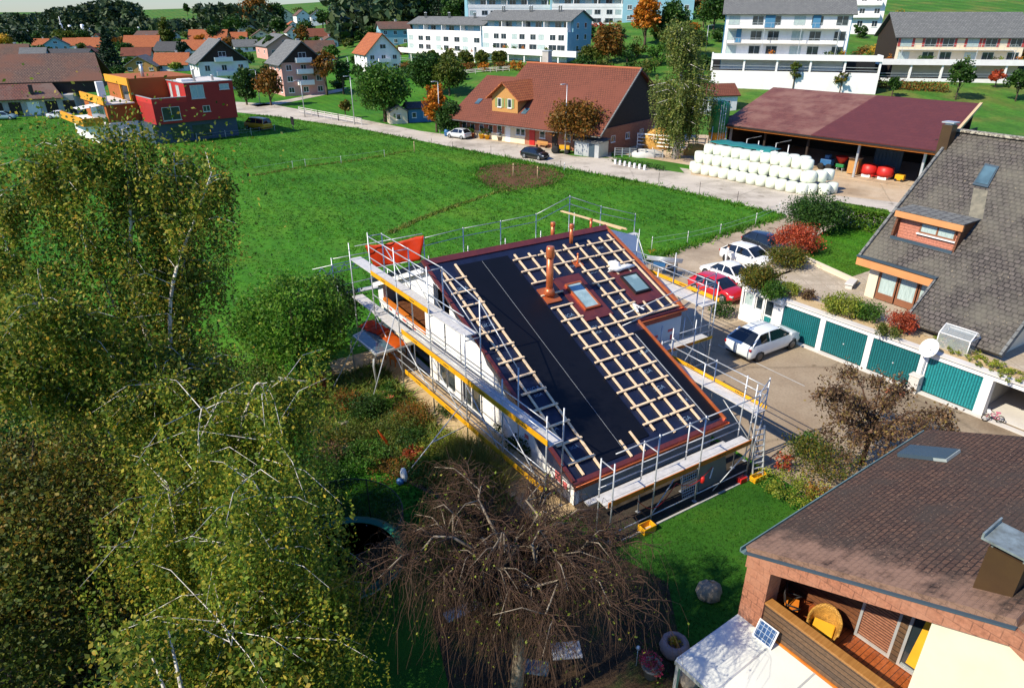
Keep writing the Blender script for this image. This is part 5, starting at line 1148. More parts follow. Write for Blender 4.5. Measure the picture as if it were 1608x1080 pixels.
for i,(a,b) in enumerate(((.16,2.62),(-2.68,-.16),(-5.55,-3.0),(-8.55,-5.95))):
    mb=MB(); mb.box(.10,a,.07,.15,b,2.0); d=mb.build('garage_door',X['teallit' if i==3 else 'teal'],t)
    if i==3: d['label']='lighter turquoise garage door'
    if i in (1,2): c=(a+b)/2; MB().lathe([(.05,0),(.05,.03),(.02,.06)],n=8).build('handle',X['steel'],d).matrix_local=Matrix.Translation((.10,c,.95))@Matrix.Rotation(-math.pi/2,4,'Y')
mb=MB(); mb.box(5.5,-12.4,0,5.6,2.95,2.26); mb.box(.5,-8.75,0,5.5,-8.6,2.2); mb.box(.5,-12.4,0,5.5,-12.2,2.2); mb.box(.5,2.6,0,5.5,2.75,2.2); mb.build('inner_wall',X['concrete'],t); mb=MB(); mb.box(.3,-12.2,.0,5.5,-8.75,.06); mb.build('garage_floor',X['paleconc'],t)
# white annex at the north end of the row
t=gthing('garage_annex','small white annex with windows and a glazed door at the end of the garage row','annex',0,2.95); mb=MB(); 
for (x0,y0,z0,x1,y1,z1) in ((0,2.96-2.95,0,.25,.35,2.35),(0,.35,2.0,.25,2.6,2.35),(0,2.6,0,.25,2.75,2.35),(0,1.05,0,.25,2.6,1.05),(0,1.0,0,.25,1.1,2.0),(0,1.7,1.05,.25,1.8,2.0)): mb.box(x0,y0,z0,x1,y1,z1)
mb.box(.25,2.5,0,5,2.75,2.3); mb.build('wall',X['whitepaint'],t); 
for y0,y1,gl in ((1.84,2.55,'curtain'),(1.13,1.68,'glass')):
    mb=MB(); mb.box(.08,y0,1.08,.13,y1,1.14).box(.08,y0,1.92,.13,y1,1.98).box(.078,y0,1.14,.128,y0+.06,1.92).box(.078,y1-.06,1.14,.128,y1,1.92); f=mb.build('window',X['whitepaint'],t); MB().box(.11,y0+.06,1.14,.12,y1-.06,1.92).build('pane',X[gl],f)
mb=MB(); mb.box(.08,.36,.02,.13,.42,1.98).box(.08,.93,.02,.13,.99,1.98).box(.078,.42,.02,.128,.93,.2).box(.078,.42,.85,.128,.93,.95).box(.078,.42,1.9,.128,.93,1.98); d=mb.build('door',X['whitepaint'],t); MB().box(.1,.42,.95,.11,.93,1.9).build('pane',X['glass'],d); MB().box(.1,.42,.2,.11,.93,.85).build('lower_panel',X['teallit'],d)
# terrace body behind
tp=[gw(.36,-12.4),gw(.36,5.75),gw(3.0,7.0),gw(9,8.6),gw(24,11),gw(24,-14),gw(1.5,-13.5)]
mb=MB(); mb.slab([(p.x,p.y,TZ) for p in reversed(tp)],.035); mb.slab([(p.x,p.y,TZ-.04) for p in reversed([gw(5.62,-13.3),gw(5.62,7.6),tp[3],tp[4],tp[5]])],2.2); mb.slab([(p.x,p.y,TZ-.04) for p in reversed([gw(.1,2.9+2.9),gw(5.6,7.4),gw(5.6,5.9),gw(.1,5.6)])],2.2); o=mb.build('terrace',[X['paving']]); tag(o,kind='structure')
if o.data.polygons[0].normal.z<0: o.data.flip_normals()
lp=[gp(1258,404,TZ),gp(1330,437,TZ),gp(1366,425,TZ),gp(1390,372,TZ),gp(1320,352,TZ),gp(1290,365,TZ)]
sheet('terrace_lawn',lp,.012,X['meadow']); q=sample(lp,5000,NR); o=blades('terrace_grass',q,.05,.02,X['l_meadow'],zf=np.full(5000,TZ+.012),seed=9); tag(o,'short bright lawn on the terrace of the grey roofed house','grass')
bed=[gw(.40,-12.2),gw(.40,5.6),gw(1.3,5.6),gw(1.5,-1),gw(1.9,-4),gw(1.4,-12.2)]; sheet('roof_edge_bed',bed,TZ+.008,X['gravel'])
t=thing('low_wall','low cream wall between the terrace paving and its lawn','wall',gp(1262,408,TZ),0); a=gp(1258,406,TZ)-t.location; b=gp(1345,446,TZ)-t.location; mb=MB(); mb.beam(a+Vector((0,0,.1)),b+Vector((0,0,.1)),.3,.22); mb.beam(a+Vector((0,0,.23)),b+Vector((0,0,.23)),.36,.05); mb.build('wall_body',X['cream'],t)
# plants of the terrace
TP=[('large dark green bush at the terrace corner behind the white cars',(1276,362),2.4,2.2,'l_dark',4200,.15),('orange red autumn bush beside the dark car',(1250,394),1.7,1.6,'l_red',2000,.13),('brown green bush in front of the orange autumn bush',(1234,418),1.2,1.3,'l_brown',1700,.12),
('tall bronze green bush beside the white convertible',(1190,455),1.4,1.15,'l_brown',2000,.12),('green bush over the corner of the white annex',(1212,470),1.0,.8,'l_mid',800,.11),('yellow green round bush at the terrace edge',(1238,462),.7,.65,'l_yg',600,.09),('small purple red barberry on the terrace edge',(1268,470),.6,.5,'l_copper',420,.08),
('pale green spreading bush above the teal doors',(1325,492),.9,1.2,'l_yg',1300,.11),('dark green bush next to the pale spreading bush',(1362,502),.9,.8,'l_mid',800,.1),('red leaved shrub above the third garage door',(1413,522),1.1,.75,'l_red',900,.09),('low green plant under the red leaved shrub',(1392,527),.5,.7,'l_lime',420,.09),
('orange green shrub left of the small polythene greenhouse',(1482,512),.9,.7,'l_rust',800,.09),('rust coloured shrub right of the small polythene greenhouse',(1527,540),.7,.5,'l_rust',420,.09)]
for i,(lb,px,h,r,m,n,ls) in enumerate(TP): shrub(lb,gp(*px,TZ),h*1.2,r*1.2,X[m],n*3,ls,80+i,group='bushes of the terrace')
for i,px in enumerate(((1480,540),(1500,552),(1520,560),(1545,572),(1568,583),(1590,594))): shrub('yellow green creeping plant hanging over the garage roof edge right of the white dish',gp(*px,TZ),.35,.75,X['l_yg'],520,.08,100+i,group='creeping plants on the garage edge')
t=thing('hedge','clipped light green hedge along the terrace lawn','hedge',gp(1350,362,TZ),.0); rng=np.random.default_rng(4); h_=[gp(1306,352,TZ)-t.location,gp(1392,368,TZ)-t.location]; n=11000; f=rng.random(n); pts=np.outer(1-f,np.array(h_[0]))+np.outer(f,np.array(h_[1])); sh=rng.random(n); pts[:,1]+=rng.uniform(-.9,.9,n); pts[:,2]=1.75*np.where(sh<.5,.85+.15*rng.random(n),rng.random(n)); leafmesh('foliage',pts,.16,X['l_bright'],t,5); mb=MB(); 
for i in range(6): q=h_[0].lerp(h_[1],(i+.5)/6); mb.tube(q,q+Vector((0,0,1.1)),.03,5)
mb.build('stem',X['bark'],t)
shrub('dark green bush at ground level behind the red car',gp(1130,500)+Vector((.3,.4,0)),1.3,1.2,X['l_dark'],1200,.12,120); 
# mini greenhouse
p=gp(1500,548,TZ); t=thing('greenhouse','small clear polythene greenhouse with white frame above the garages','greenhouse',p,RG); mb=MB(); a_,b_,h1,h2=.55,.75,.85,1.2
E4=[(-a_,-b_),(a_,-b_),(a_,b_),(-a_,b_)]
for x,y in E4: mb.tube((x,y,0),(x,y,h1),.025)
for y in (-b_,b_): mb.tube((-a_,y,h1),(0,y,h2),.025); mb.tube((a_,y,h1),(0,y,h2),.025); mb.tube((-a_,y,h1),(a_,y,h1),.02)
for x,z in ((-a_,h1),(a_,h1),(0,h2)): mb.tube((x,-b_,z),(x,b_,z),.025)
mb.build('frame',X['whitepaint'],t); X['poly']=M('clear_polythene',(.6,.66,.66),r=.15); nt=X['poly'].node_tree; tr=nt.nodes.new('ShaderNodeBsdfTransparent'); mx=nt.nodes.new('ShaderNodeMixShader'); mx.inputs[0].default_value=.35; nt.links.new(tr.outputs[0],mx.inputs[1]); nt.links.new(nt.nodes['Principled BSDF'].outputs[0],mx.inputs[2]); nt.links.new(mx.outputs[0],nt.nodes['Material Output'].inputs['Surface'])
mb=MB(); mb.quad((-a_,-b_,0),(a_,-b_,0),(a_,-b_,h1),(-a_,-b_,h1)).quad((-a_,b_,0),(-a_,-b_,0),(-a_,-b_,h1),(-a_,b_,h1)).quad((a_,-b_,0),(a_,b_,0),(a_,b_,h1),(a_,-b_,h1)).quad((-a_,-b_,h1),(0,-b_,h2),(0,b_,h2),(-a_,b_,h1)).quad((0,-b_,h2),(a_,-b_,h1),(a_,b_,h1),(0,b_,h2)); mb.build('film',X['poly'],t); leafmesh('plants',np.random.default_rng(2).uniform(-1,1,(220,3))*[.45,.6,.25]+[0,0,.3],.1,X['l_mixed'],t,2)
# dish, meter box, bike
t=gthing('satellite_dish','round white satellite dish on the garage front','satellite dish',-.15,-5.85); MB().tube((0,0,.0),(0,0,2.5),.03).build('mast',X['steel'],t); mb=MB(); mb.lathe([(.0,.16),(.25,.12),(.42,.04),(.50,-.06),(.51,-.03),(.43,.07),(.25,.15),(.0,.19)],n=24); o=mb.build('dish',X['whitepaint'],t); o.matrix_local=Matrix.Translation((-.15,-.1,2.62))@Matrix.Rotation(R(-20),4,'Z')@Matrix.Rotation(R(-62),4,'Y')@Matrix.Rotation(R(180),4,'X'); mb=MB(); mb.tube((-.15,-.1,2.62),(-.62,-.35,2.75),.015); mb.lathe([(.04,0),(.05,.1)],(-.62,-.35,2.72),8); mb.build('receiver_arm',X['silver'],t)
t=gthing('meter_box','pale concrete meter box standing before the garage pillar','meter box',-.35,-5.75); mb=MB(); mb.box(-.2,-.25,0,.2,.25,.95); mb.box(-.24,-.29,.95,.24,.29,1.02); mb.build('box_body',X['paleconc'],t,bevel=.015)
t=gthing('pink_bicycle',"small pink child's bicycle standing before the open garage",'bicycle',-.25,-9.55,.065,2.2); 
for x in (-.3,.3):
    mb=MB(); mb.path([(x+.18*math.cos(6.2832*k/16),0,.18+.18*math.sin(6.2832*k/16)) for k in range(17)],.025,6,cap=False); w_=mb.build('wheel',X['rubber'],t); mb=MB(); mb.tube((x,-.04,.18),(x,.04,.18),.025)
    for k in range(6): mb.tube((x,0,.18),(x+.16*math.cos(k*1.047),0,.18+.16*math.sin(k*1.047)),.006,4)
    mb.build('spokes',X['silver'],w_)
mb=MB(); mb.tube((-.3,0,.18),(-.12,0,.42),.022).tube((-.12,0,.42),(.2,0,.45),.022).tube((-.05,0,.2),(.2,0,.45),.022).tube((-.3,0,.18),(-.05,0,.2),.018).tube((.3,0,.18),(.18,0,.6),.02).tube((-.05,0,.2),(-.14,0,.5),.02); mb.build('frame',X['fabricpink'],t); MB().box(-.24,-.06,.5,-.04,.06,.56).build('saddle',X['fabricpink'],t,bevel=.02); mb=MB(); mb.path([(.1,-.2,.62),(.18,-.1,.62),(.18,.1,.62),(.1,.2,.62)],.016,6); mb.build('handlebar',X['black'],t); MB().box(.2,-.1,.48,.32,.1,.6).build('basket',X['whitepaint'],t)
t=gthing('doormat','reddish doormat lying before the garages','mat',-1.2,-5.3,.012,.4); MB().box(-.25,-.45,0,.25,.45,.02).build('mat',X['terracotta'],t)
# ------------------------------------------------------------ steep grey tiled house behind the garages
def onR(u,v):
    d=Vector(ray(u,v)); C0=Vector((0,0,CH)); # plane z = 5.1+.9*(e-39.24)
    n_=Vector((0,0,1))-E_*.9; k=(5.1-.9*39.24-CH)/(d.z-.9*d.dot(E_)) if True else 0
    return toH(C0+d*k)
zR=lambda e:5.1+.9*(e-39.24)
t=HR=hthing('grey_roofed_house','large house with steep grey tiled roof and dormer balcony above the garages','house',40,17,TZ)
er=46.3; nN,nS=22.0,12.6
D0,D1=onR(1400,374),onR(1495,397); U0,U1=onR(1428,334),onR(1517,352)
eb,et=(D0.x+D1.x)/2,(U0.x+U1.x)/2; na,nb=max(D0.y,U0.y),min(D1.y,U1.y)
print('dormer',eb,et,na,nb)
mb=MB(); RP=lambda e,n:(e,n,zR(e))
def rp(e0,e1,n0,n1): mb.slab([RP(e0,n1),RP(e0,n0),RP(e1,n0),RP(e1,n1)],.2)
eE=36.6; nC=17.4
rp(eE,38.9,nS,nC); rp(38.9,eb,nS,nN); rp(eb,et,nS,nb); rp(eb,et,na,nN); rp(et,er,nS,nN)
mb.slab([(er,nN,zR(er)),(er,nS,zR(er)),(er+8,nS,zR(er)-7.2),(er+8,nN,zR(er)-7.2)],.2)
mb.build('roof',X['tilegrey'],HR)
mb=MB(); mb.beam((er,nS,zR(er)+.05),(er,nN+.1,zR(er)+.05),.5,.14); mb.build('ridge_tiles',M('lichen_ridge',(.42,.39,.30),(.12,.10,.08),s=7,r=.9,lo=.45,hi=.55),HR)
mb=MB(); mb.beam((38.85,nN+.06,zR(38.9)-.05),(er,nN+.06,zR(er)-.05),.16,.3); mb.beam((eE,nS-.05,zR(eE)-.05),(er,nS-.05,zR(er)-.05),.14,.3); mb.beam((eE-.05,nC+.06,zR(eE)-.05),(38.9,nC+.06,zR(38.9)-.05),.12,.3); mb.build('verge_tiles',X['tilegr2'],HR)
MB().box(38.72,nC,zR(38.9)-.55,38.88,nN+.15,zR(38.9)-.02).build('fascia_board',X['oran'],HR); MB().box(38.62,nC,zR(38.9)-.02,38.92,nN+.15,zR(38.9)+.05).build('flat_edge',X['bluegrey'],HR)
# walls under the steep roof
mb=MB(); W_=[(39.3,TZ),(53,TZ),(53,4.9),(46.3,11.0),(39.3,4.85)]; mb.add([(x,21.2,z) for x,z in W_]+[(x,21.5,z) for x,z in W_],[(0,1,2,3,4),(9,8,7,6,5),(0,5,6,1),(0,4,9,5)]); mb.box(39.28,20.9,TZ,39.55,21.2,4.85); mb.box(37.6,17.1,TZ,53,17.3,3.3); mb.box(37.6,12.9,TZ,37.8,17.1,3.2); mb.box(37.8,12.9,TZ,53,13.1,3.4); mb.build('wall',X['cream'],HR)
for i in range(3):
    y1=20.85-i*1.2; y0=y1-1.12; mb=MB(); mb.box(39.34,y0,TZ+.05,39.44,y0+.09,4.75).box(39.34,y1-.09,TZ+.05,39.44,y1,4.75).box(39.338,y0+.09,TZ+.05,39.438,y1-.09,TZ+.45).box(39.338,y0+.09,4.62,39.438,y1-.09,4.75); f=mb.build('terrace_window',M('chestnut_frame',(.24,.10,.05),(.2,.08,.04),r=.5) if i==0 else bpy.data.materials['chestnut_frame'],HR); MB().box(39.39,y0+.09,TZ+.45,39.41,y1-.09,4.62).build('curtained_pane',X['curtain'],f)
MB().box(41.4,17.3,TZ,41.6,20.9,6.2).build('inner_partition',X['darkwood'],HR)
# dormer balcony cut into the roof
zb=zR(eb); ef=eb+.45; zf=zR(et)+.25*(et-ef); eh=et+(zf-zR(et))/.9
MB().box(eb,nb,zb-.3,ef+.2,na,zb-.15).build('balcony_floor',X['concrete'],HR)
ew=ef+.12; MB().box(ew,nb,zb-.2,ew+.15,na,zf-.1).build('balcony_wall',X['salmon'],HR); yw0=nb+(na-nb)*.08;yw1=nb+(na-nb)*.64; zt=zf-.42; zs=zb+(zf-zb)*.34
mb=MB(); mb.box(ew-.08,yw0,zs,ew,yw1,zs+.09).box(ew-.08,yw0,zt-.08,ew,yw1,zt).box(ew-.082,yw0,zs+.09,ew-.002,yw0+.08,zt-.08).box(ew-.082,yw1-.08,zs+.09,ew-.002,yw1,zt-.08).box(ew-.082,(yw0+yw1)/2-.05,zs+.09,ew-.002,(yw0+yw1)/2+.05,zt-.08); f=mb.build('window',bpy.data.materials['chestnut_frame'],HR); MB().box(ew-.05,yw0+.08,zs+.09,ew-.03,yw1-.08,zt-.08).build('curtained_pane',X['curtain'],f); MB().box(ew-.16,yw0-.1,zs-.08,ew-.003,yw1+.1,zs-.01).build('sill',X['whitepaint'],f)
for yy in (nb-.06,na-.06): MB().add([(eb,yy,zb-.2),(eh,yy,zf-.25),(eh,yy,zf),(ef-.1,yy,zf),(eb,yy+.12,zb-.2),(eh,yy+.12,zf-.25),(eh,yy+.12,zf),(ef-.1,yy+.12,zf)],[(0,1,2,3),(7,6,5,4),(0,4,5,1),(0,3,7,4),(2,6,7,3)]).build('balcony_cheek',X['brownwood'],HR)
MB().box(ef-.32,nb-.15,zf-.34,ef-.16,na+.15,zf+.03).build('dormer_fascia',X['oran'],HR); mb=MB(); mb.slab([(ef-.34,na+.17,zf+.09),(ef-.34,nb-.17,zf+.09),(eh+.25,nb-.17,zf+.13),(eh+.25,na+.17,zf+.13)],.06); mb.build('dormer_cap',X['tilegr2'],HR)
MB().box(eb-.05,nb,zb-.15,eb+.08,na,zb+.12).build('balcony_kerb',X['bluegrey'],HR)
# roof window and chimney
a,b=onR(1540,296),onR(1557,264); f=onR(1530,290); g_=onR(1566,298)
q=[onR(1526,293),onR(1550,298),onR(1568,265),onR(1546,260)]; mb=MB(); mb.slab([(p.x,p.y,p.z+.13) for p in q],.13); 
rw=mb.build('roof_window',X['bluegrey'],HR); cc=sum((p for p in q),Vector())/4; mb=MB(); mb.slab([tuple(cc+(p-cc)*.80+Vector((-.02,0,.15))) for p in q],.02); mb.build('pane',X['glassblue'],rw)
q=[onR(1521,340),onR(1543,345),onR(1551,300),onR(1529,295)]; mb=MB(); mb.slab([(p.x,p.y,p.z+.01) for p in q],.02); mb.build('bleached_tile_streak',M('bleached_tiles',(.20,.18,.13),(.13,.12,.09),s=3,r=.9,lo=.4,hi=.6),HR)
c=onR(1478,235); mb=MB(); mb.box(c.x,c.y-.3,c.z-.6,c.x+.6,c.y+.3,c.z+1.45); k=mb.build('chimney',bpy.data.materials['brown_metal_chimney'],HR); MB().box(c.x-.06,c.y-.36,c.z+1.55,c.x+.66,c.y+.36,c.z+1.62).box(c.x+.05,c.y-.2,c.z+1.45,c.x+.5,c.y+.2,c.z+1.55).build('cap',X['steel'],k)
potplant('green planter pot beside the terrace windows',gp(1374,442,TZ),.3,.6,.35,'l_mid',240,.1,8,'green')
t=thing('stone_bench','short pale stone bench on the terrace paving','bench',gp(1335,450,TZ),RG+.3); mb=MB(); mb.box(-.6,-.25,.26,.6,.25,.36); mb.build('seat',X['paleconc'],t,bevel=.015)
for x in (-.42,.42): MB().box(x-.1,-.2,0,x+.1,.2,.26).build('leg',X['paleconc'],t)
t=gthing('awning_box','white rounded awning box on the corner of the white annex','awning box',-.02,2.98); mb=MB(); mb.box(-.28,2.62,2.0,.02,3.25,2.42); mb.build('box_body',X['whitepaint'],t,bevel=.08).location=(0,-2.98,0); MB().box(-.02,-.2,1.8,.0,.2,2.0).build('bracket',X['silver'],t)
# ------------------------------------------------------------ cars
def car(label,p,rz,L,Wd,Hh,paint,style='hatch',rim='rim',name='parked_car',cat='car',group=None,z=0):
    t=thing(name,label,cat,(p[0],p[1],z+p[2] if len(p)>2 else z),rz,group); w=Wd/2
    rw0,rw1,fw1,fw0,belt,hood={'hatch':(.03,.17,.58,.78,.60,.63),'suv':(.035,.20,.56,.76,.63,.66),'sedan':(.16,.33,.60,.75,.62,.62),'van':(.01,.04,.72,.90,.56,.58)}[style]
    ST_=[] # x, zb, zs, zt, wb, ws, wt
    def s(x,zb,zs,zt,wb,ws,wt): ST_.append((x*L-L/2,zb*Hh,zs*Hh,zt*Hh,wb*w,ws*w,wt*w))
    tb=belt+.03 if style!='sedan' else .64
    s(0,.28,.50,.52,.78,.74,.70); s(.012,.20,belt-.06,tb-.03,.92,.88,.82)
    if rw0>.08: s(.06,.17,belt,tb,.97,.93,.86)
    s(rw0,.16,belt,tb+.01,.98,.93,.86); s(rw0+(rw1-rw0)*.55,.15,belt+.015,tb+(.94-tb)*.66,.99,.94,.75); s(rw1,.14,belt+.015,.955,1,.945,.69); s(rw1+(fw1-rw1)*.3,.14,belt+.01,.99,1,.95,.72); s(rw1+(fw1-rw1)*.62,.14,belt,1.0,1,.95,.735); s(fw1-.05,.14,belt-.005,.99,1,.945,.73); s(fw1,.14,belt-.01,.965,1,.94,.72); s(fw1+(fw0-fw1)*.5,.14,belt-.01,(.965+hood)/2+.035,1,.935,.79); s(fw0,.14,hood-.03,hood+.01,1,.92,.85)
    s(fw0+.06,.14,hood-.04,hood-.005,1,.915,.83); s(.90,.15,hood-.10,hood-.055,.985,.89,.78); s(.955,.17,hood-.17,hood-.13,.94,.83,.70); s(.985,.20,hood-.24,hood-.215,.87,.77,.62); s(1.0,.26,.35,.37,.76,.70,.58)
    rows=[];n=len(ST_)
    for (x,zb,zs,zt,wb,ws,wt) in ST_:
        gh=zt-zs>.12*Hh
        h=[(0,zb),(wb*.86,zb),(wb*.985,zb+.07*Hh),(wb,(zb+zs)*.5),(ws+(wb-ws)*.35,zs-.05*Hh),(ws,zs)]
        h+= [(wt,zt-.05*Hh),(wt*.93,zt-.018*Hh),(wt*.70,zt),(0,zt+.012*Hh)] if gh else [(ws*.98,zs+(zt-zs)*.5),(ws*.93,zs+(zt-zs)*.8),(wt*.8,zt),(0,zt+.015*Hh)]
        rows.append([(x,y,z) for y,z in h])
    K=10; body=MB(); parts={'windscreen':MB(),'rear_window':MB(),'side_window_a':MB(),'side_window_b':MB()}
    xs=[r[0][0] for r in rows]; X0=lambda f:f*L-L/2
    for i in range(n-1):
        a,b=rows[i],rows[i+1]; mid=((xs[i]+xs[i+1])/2+L/2)/L
        for j in range(K-1):
            for sg in (1,-1):
                q=[a[j],b[j],b[j+1],a[j+1]]; q=[(p_[0],p_[1]*sg,p_[2]) for p_ in q]
                if sg<0: q=q[::-1]
                tgt=body
                if j==5 and rw1<mid<fw1: tgt=parts['side_window_a' if sg>0 else 'side_window_b']
                elif j==5 and (fw1<mid<fw0 or (rw0<mid<rw1 and style in('sedan','suv'))): tgt=parts['side_window_a' if sg>0 else 'side_window_b']
                elif j>=6 and fw1<mid<fw0: tgt=parts['windscreen']
                elif j>=6 and rw0<mid<rw1: tgt=parts['rear_window']
                tgt.add(q,[(0,1,2,3)],0,True)
    for r_,fl in ((rows[0],True),(rows[-1],False)):
        pts=[(x,y,z) for x,y,z in r_]+[(x,-y,z) for x,y,z in reversed(r_[1:-1])]; body.add(pts if fl else pts[::-1],[tuple(range(len(pts)))],0)
    o=body.build('body',paint,t)
    import bmesh
    bm=bmesh.new(); bm.from_mesh(o.data); bmesh.ops.remove_doubles(bm,verts=bm.verts,dist=.002); bmesh.ops.recalc_face_normals(bm,faces=bm.faces); bm.to_mesh(o.data); bm.free(); o.data.set_sharp_from_angle(angle=R(50))
    for k,m in parts.items():
        nm='side_window' if k.startswith('side') else k
        if m.f: m.build(nm,X['carglass'],t)
    # pillars and trim
    mb=MB()
    for sg in (1,-1):
        xm=X0((rw1+fw1)/2-.02); mb=MB(); mb.beam((xm,sg*w*.945,belt*Hh),(xm,sg*w*.745,.965*Hh),.07,.02)
        mb.build('pillar',paint,t); mb=MB(); mb.beam((X0(fw0),sg*w*.90,hood*Hh-.02),(X0(fw1),sg*w*.725,.955*Hh),.07,.05); mb.build('pillar',paint,t); mb=MB(); mb.beam((X0(rw0+.005),sg*w*.91,belt*Hh),(X0(rw1),sg*w*.715,.945*Hh),.09,.05); mb.build('pillar',paint,t)
    rr=.335 if Hh>1.55 else .31
    for fx in (.19,.81):
        for sg in (1,-1):
            x=X0(fx); y=sg*(w-.10); Mx=Matrix.Translation((x,y,rr))@Matrix.Rotation(-sg*math.pi/2,4,'X')
            mb=MB(); mb.lathe([(rr*.62,.115),(rr*.93,.115),(rr,.07),(rr,-.10),(rr*.6,-.10)],n=20); o=mb.build('wheel',X['rubber'],t); o.matrix_local=Mx
            mb=MB(); mb.lathe([(.02,.10),(rr*.3,.085),(rr*.34,.06),(rr*.62,.05),(rr*.66,.118),(rr*.60,.122)],n=20)
            for k in range(5): c_=math.cos(k*1.2566);s__=math.sin(k*1.2566); mb.beam((c_*.03,s__*.03,.10),(c_*rr*.62,s__*rr*.62,.11),.05,.02)
            mb.build('rim',X[rim],o)
            mb=MB(); mb.lathe([(rr*1.16,.006),(rr*1.0,.010)],n=24); q=mb.build('wheel_arch',X['black'],t); q.matrix_local=Matrix.Translation((x,sg*w*.985,rr*1.02))@Matrix.Rotation(-sg*math.pi/2,4,'X')
    for sg in (1,-1):
        mb=MB(); mb.cbox((X0(.955),sg*w*.72,(hood-.20)*Hh),(.26,.26,.11),sg*-.45,0,0,.25); mb.build('headlight',X['headlamp'],t,bevel=.02)
        mb=MB(); mb.cbox((X0(.022),sg*w*.80,(belt-.10)*Hh),(.12,.30,.14),sg*.30); mb.build('taillight',X['taillamp'],t,bevel=.02)
        mb=MB(); mb.cbox((X0(fw0-.05),sg*(w+.09),hood*Hh+.06),(.12,.17,.12)); mb.build('mirror',paint,t,bevel=.03)
    mb=MB(); mb.cbox((X0(.992),0,.30*Hh),(.05,w*1.1,.14)); mb.build('grille',X['black'],t,bevel=.01); mb=MB(); mb.cbox((X0(.004),0,.23*Hh),(.06,w*1.5,.10)); mb.build('rear_bumper_trim',X['black'],t,bevel=.01)
    return t
pw=PAINT('pearl_white_paint',(.72,.76,.74)); pww=PAINT('pure_white_paint',(.80,.80,.78)); pr=PAINT('red_paint',(.50,.012,.020)); pd=PAINT('midnight_blue_paint',(.010,.014,.025)); ps=PAINT('silver_paint',(.52,.54,.54),.3); py=PAINT('yellow_paint',(.70,.36,.008),.3); pb=PAINT('black_paint',(.008,.009,.011))
car('pearl white sport utility car parked in front of the first teal garage door',HW(31.95,22.75,.012),RH+.02,4.75,1.94,1.68,pw,'suv','darkrim')
car('bright red hatchback parked nose towards the garages',HW(36.25,30.3),RH-math.pi/2+.03,4.0,1.75,1.42,pr,'hatch')
c1=car('white car with its dark interior open beside the red hatchback',HW(39.25,32.0),RH+math.pi/2-.03,4.3,1.8,1.40,pww,'sedan')
mb=MB(); mb.cbox((.15,-1.28,.72),(1.05,.07,.62),-.75); mb.build('open_door',pww,c1,bevel=.03); mb=MB(); mb.box(-.75,-.93,.45,.55,-.62,.95); mb.build('door_opening',X['black'],c1)
car('white sport utility car parked between the white open car and the dark car',HW(43.2,33.4),RH-math.pi/2+.02,4.5,1.85,1.62,pww,'suv','darkrim')
car('dark blue estate car half hidden behind the orange autumn bush',HW(47.4,35.0),RH-math.pi/2-.1,4.4,1.8,1.45,pd,'hatch')
def along(a,b): d=b-a; return math.atan2(d.y,d.x)
rd=along(gp(700,221),gp(1000,266))
car('black compact car driving along the street past the farmhouse',gp(840,249,.006),rd,4.0,1.72,1.5,pb,'hatch',name='moving_car')
car('silver compact car parked in front of the flower decked farmhouse',gp(721,217,.012),rd+math.pi,4.1,1.75,1.55,ps,'hatch')
car('yellow delivery van parked beside the red building',gp(406,203),rd+math.pi+.1,5.2,2.0,2.0,py,'van',name='delivery_van',cat='van')
car('pale blue car parked by the long brown roofed barn at the far left',gp(8,188),.2,4.2,1.75,1.5,PAINT('ice_blue_paint',(.25,.36,.40)),'hatch'); car('white car parked by the long barn behind the birch crown',gp(95,186),.15,4.2,1.75,1.45,pww,'sedan')
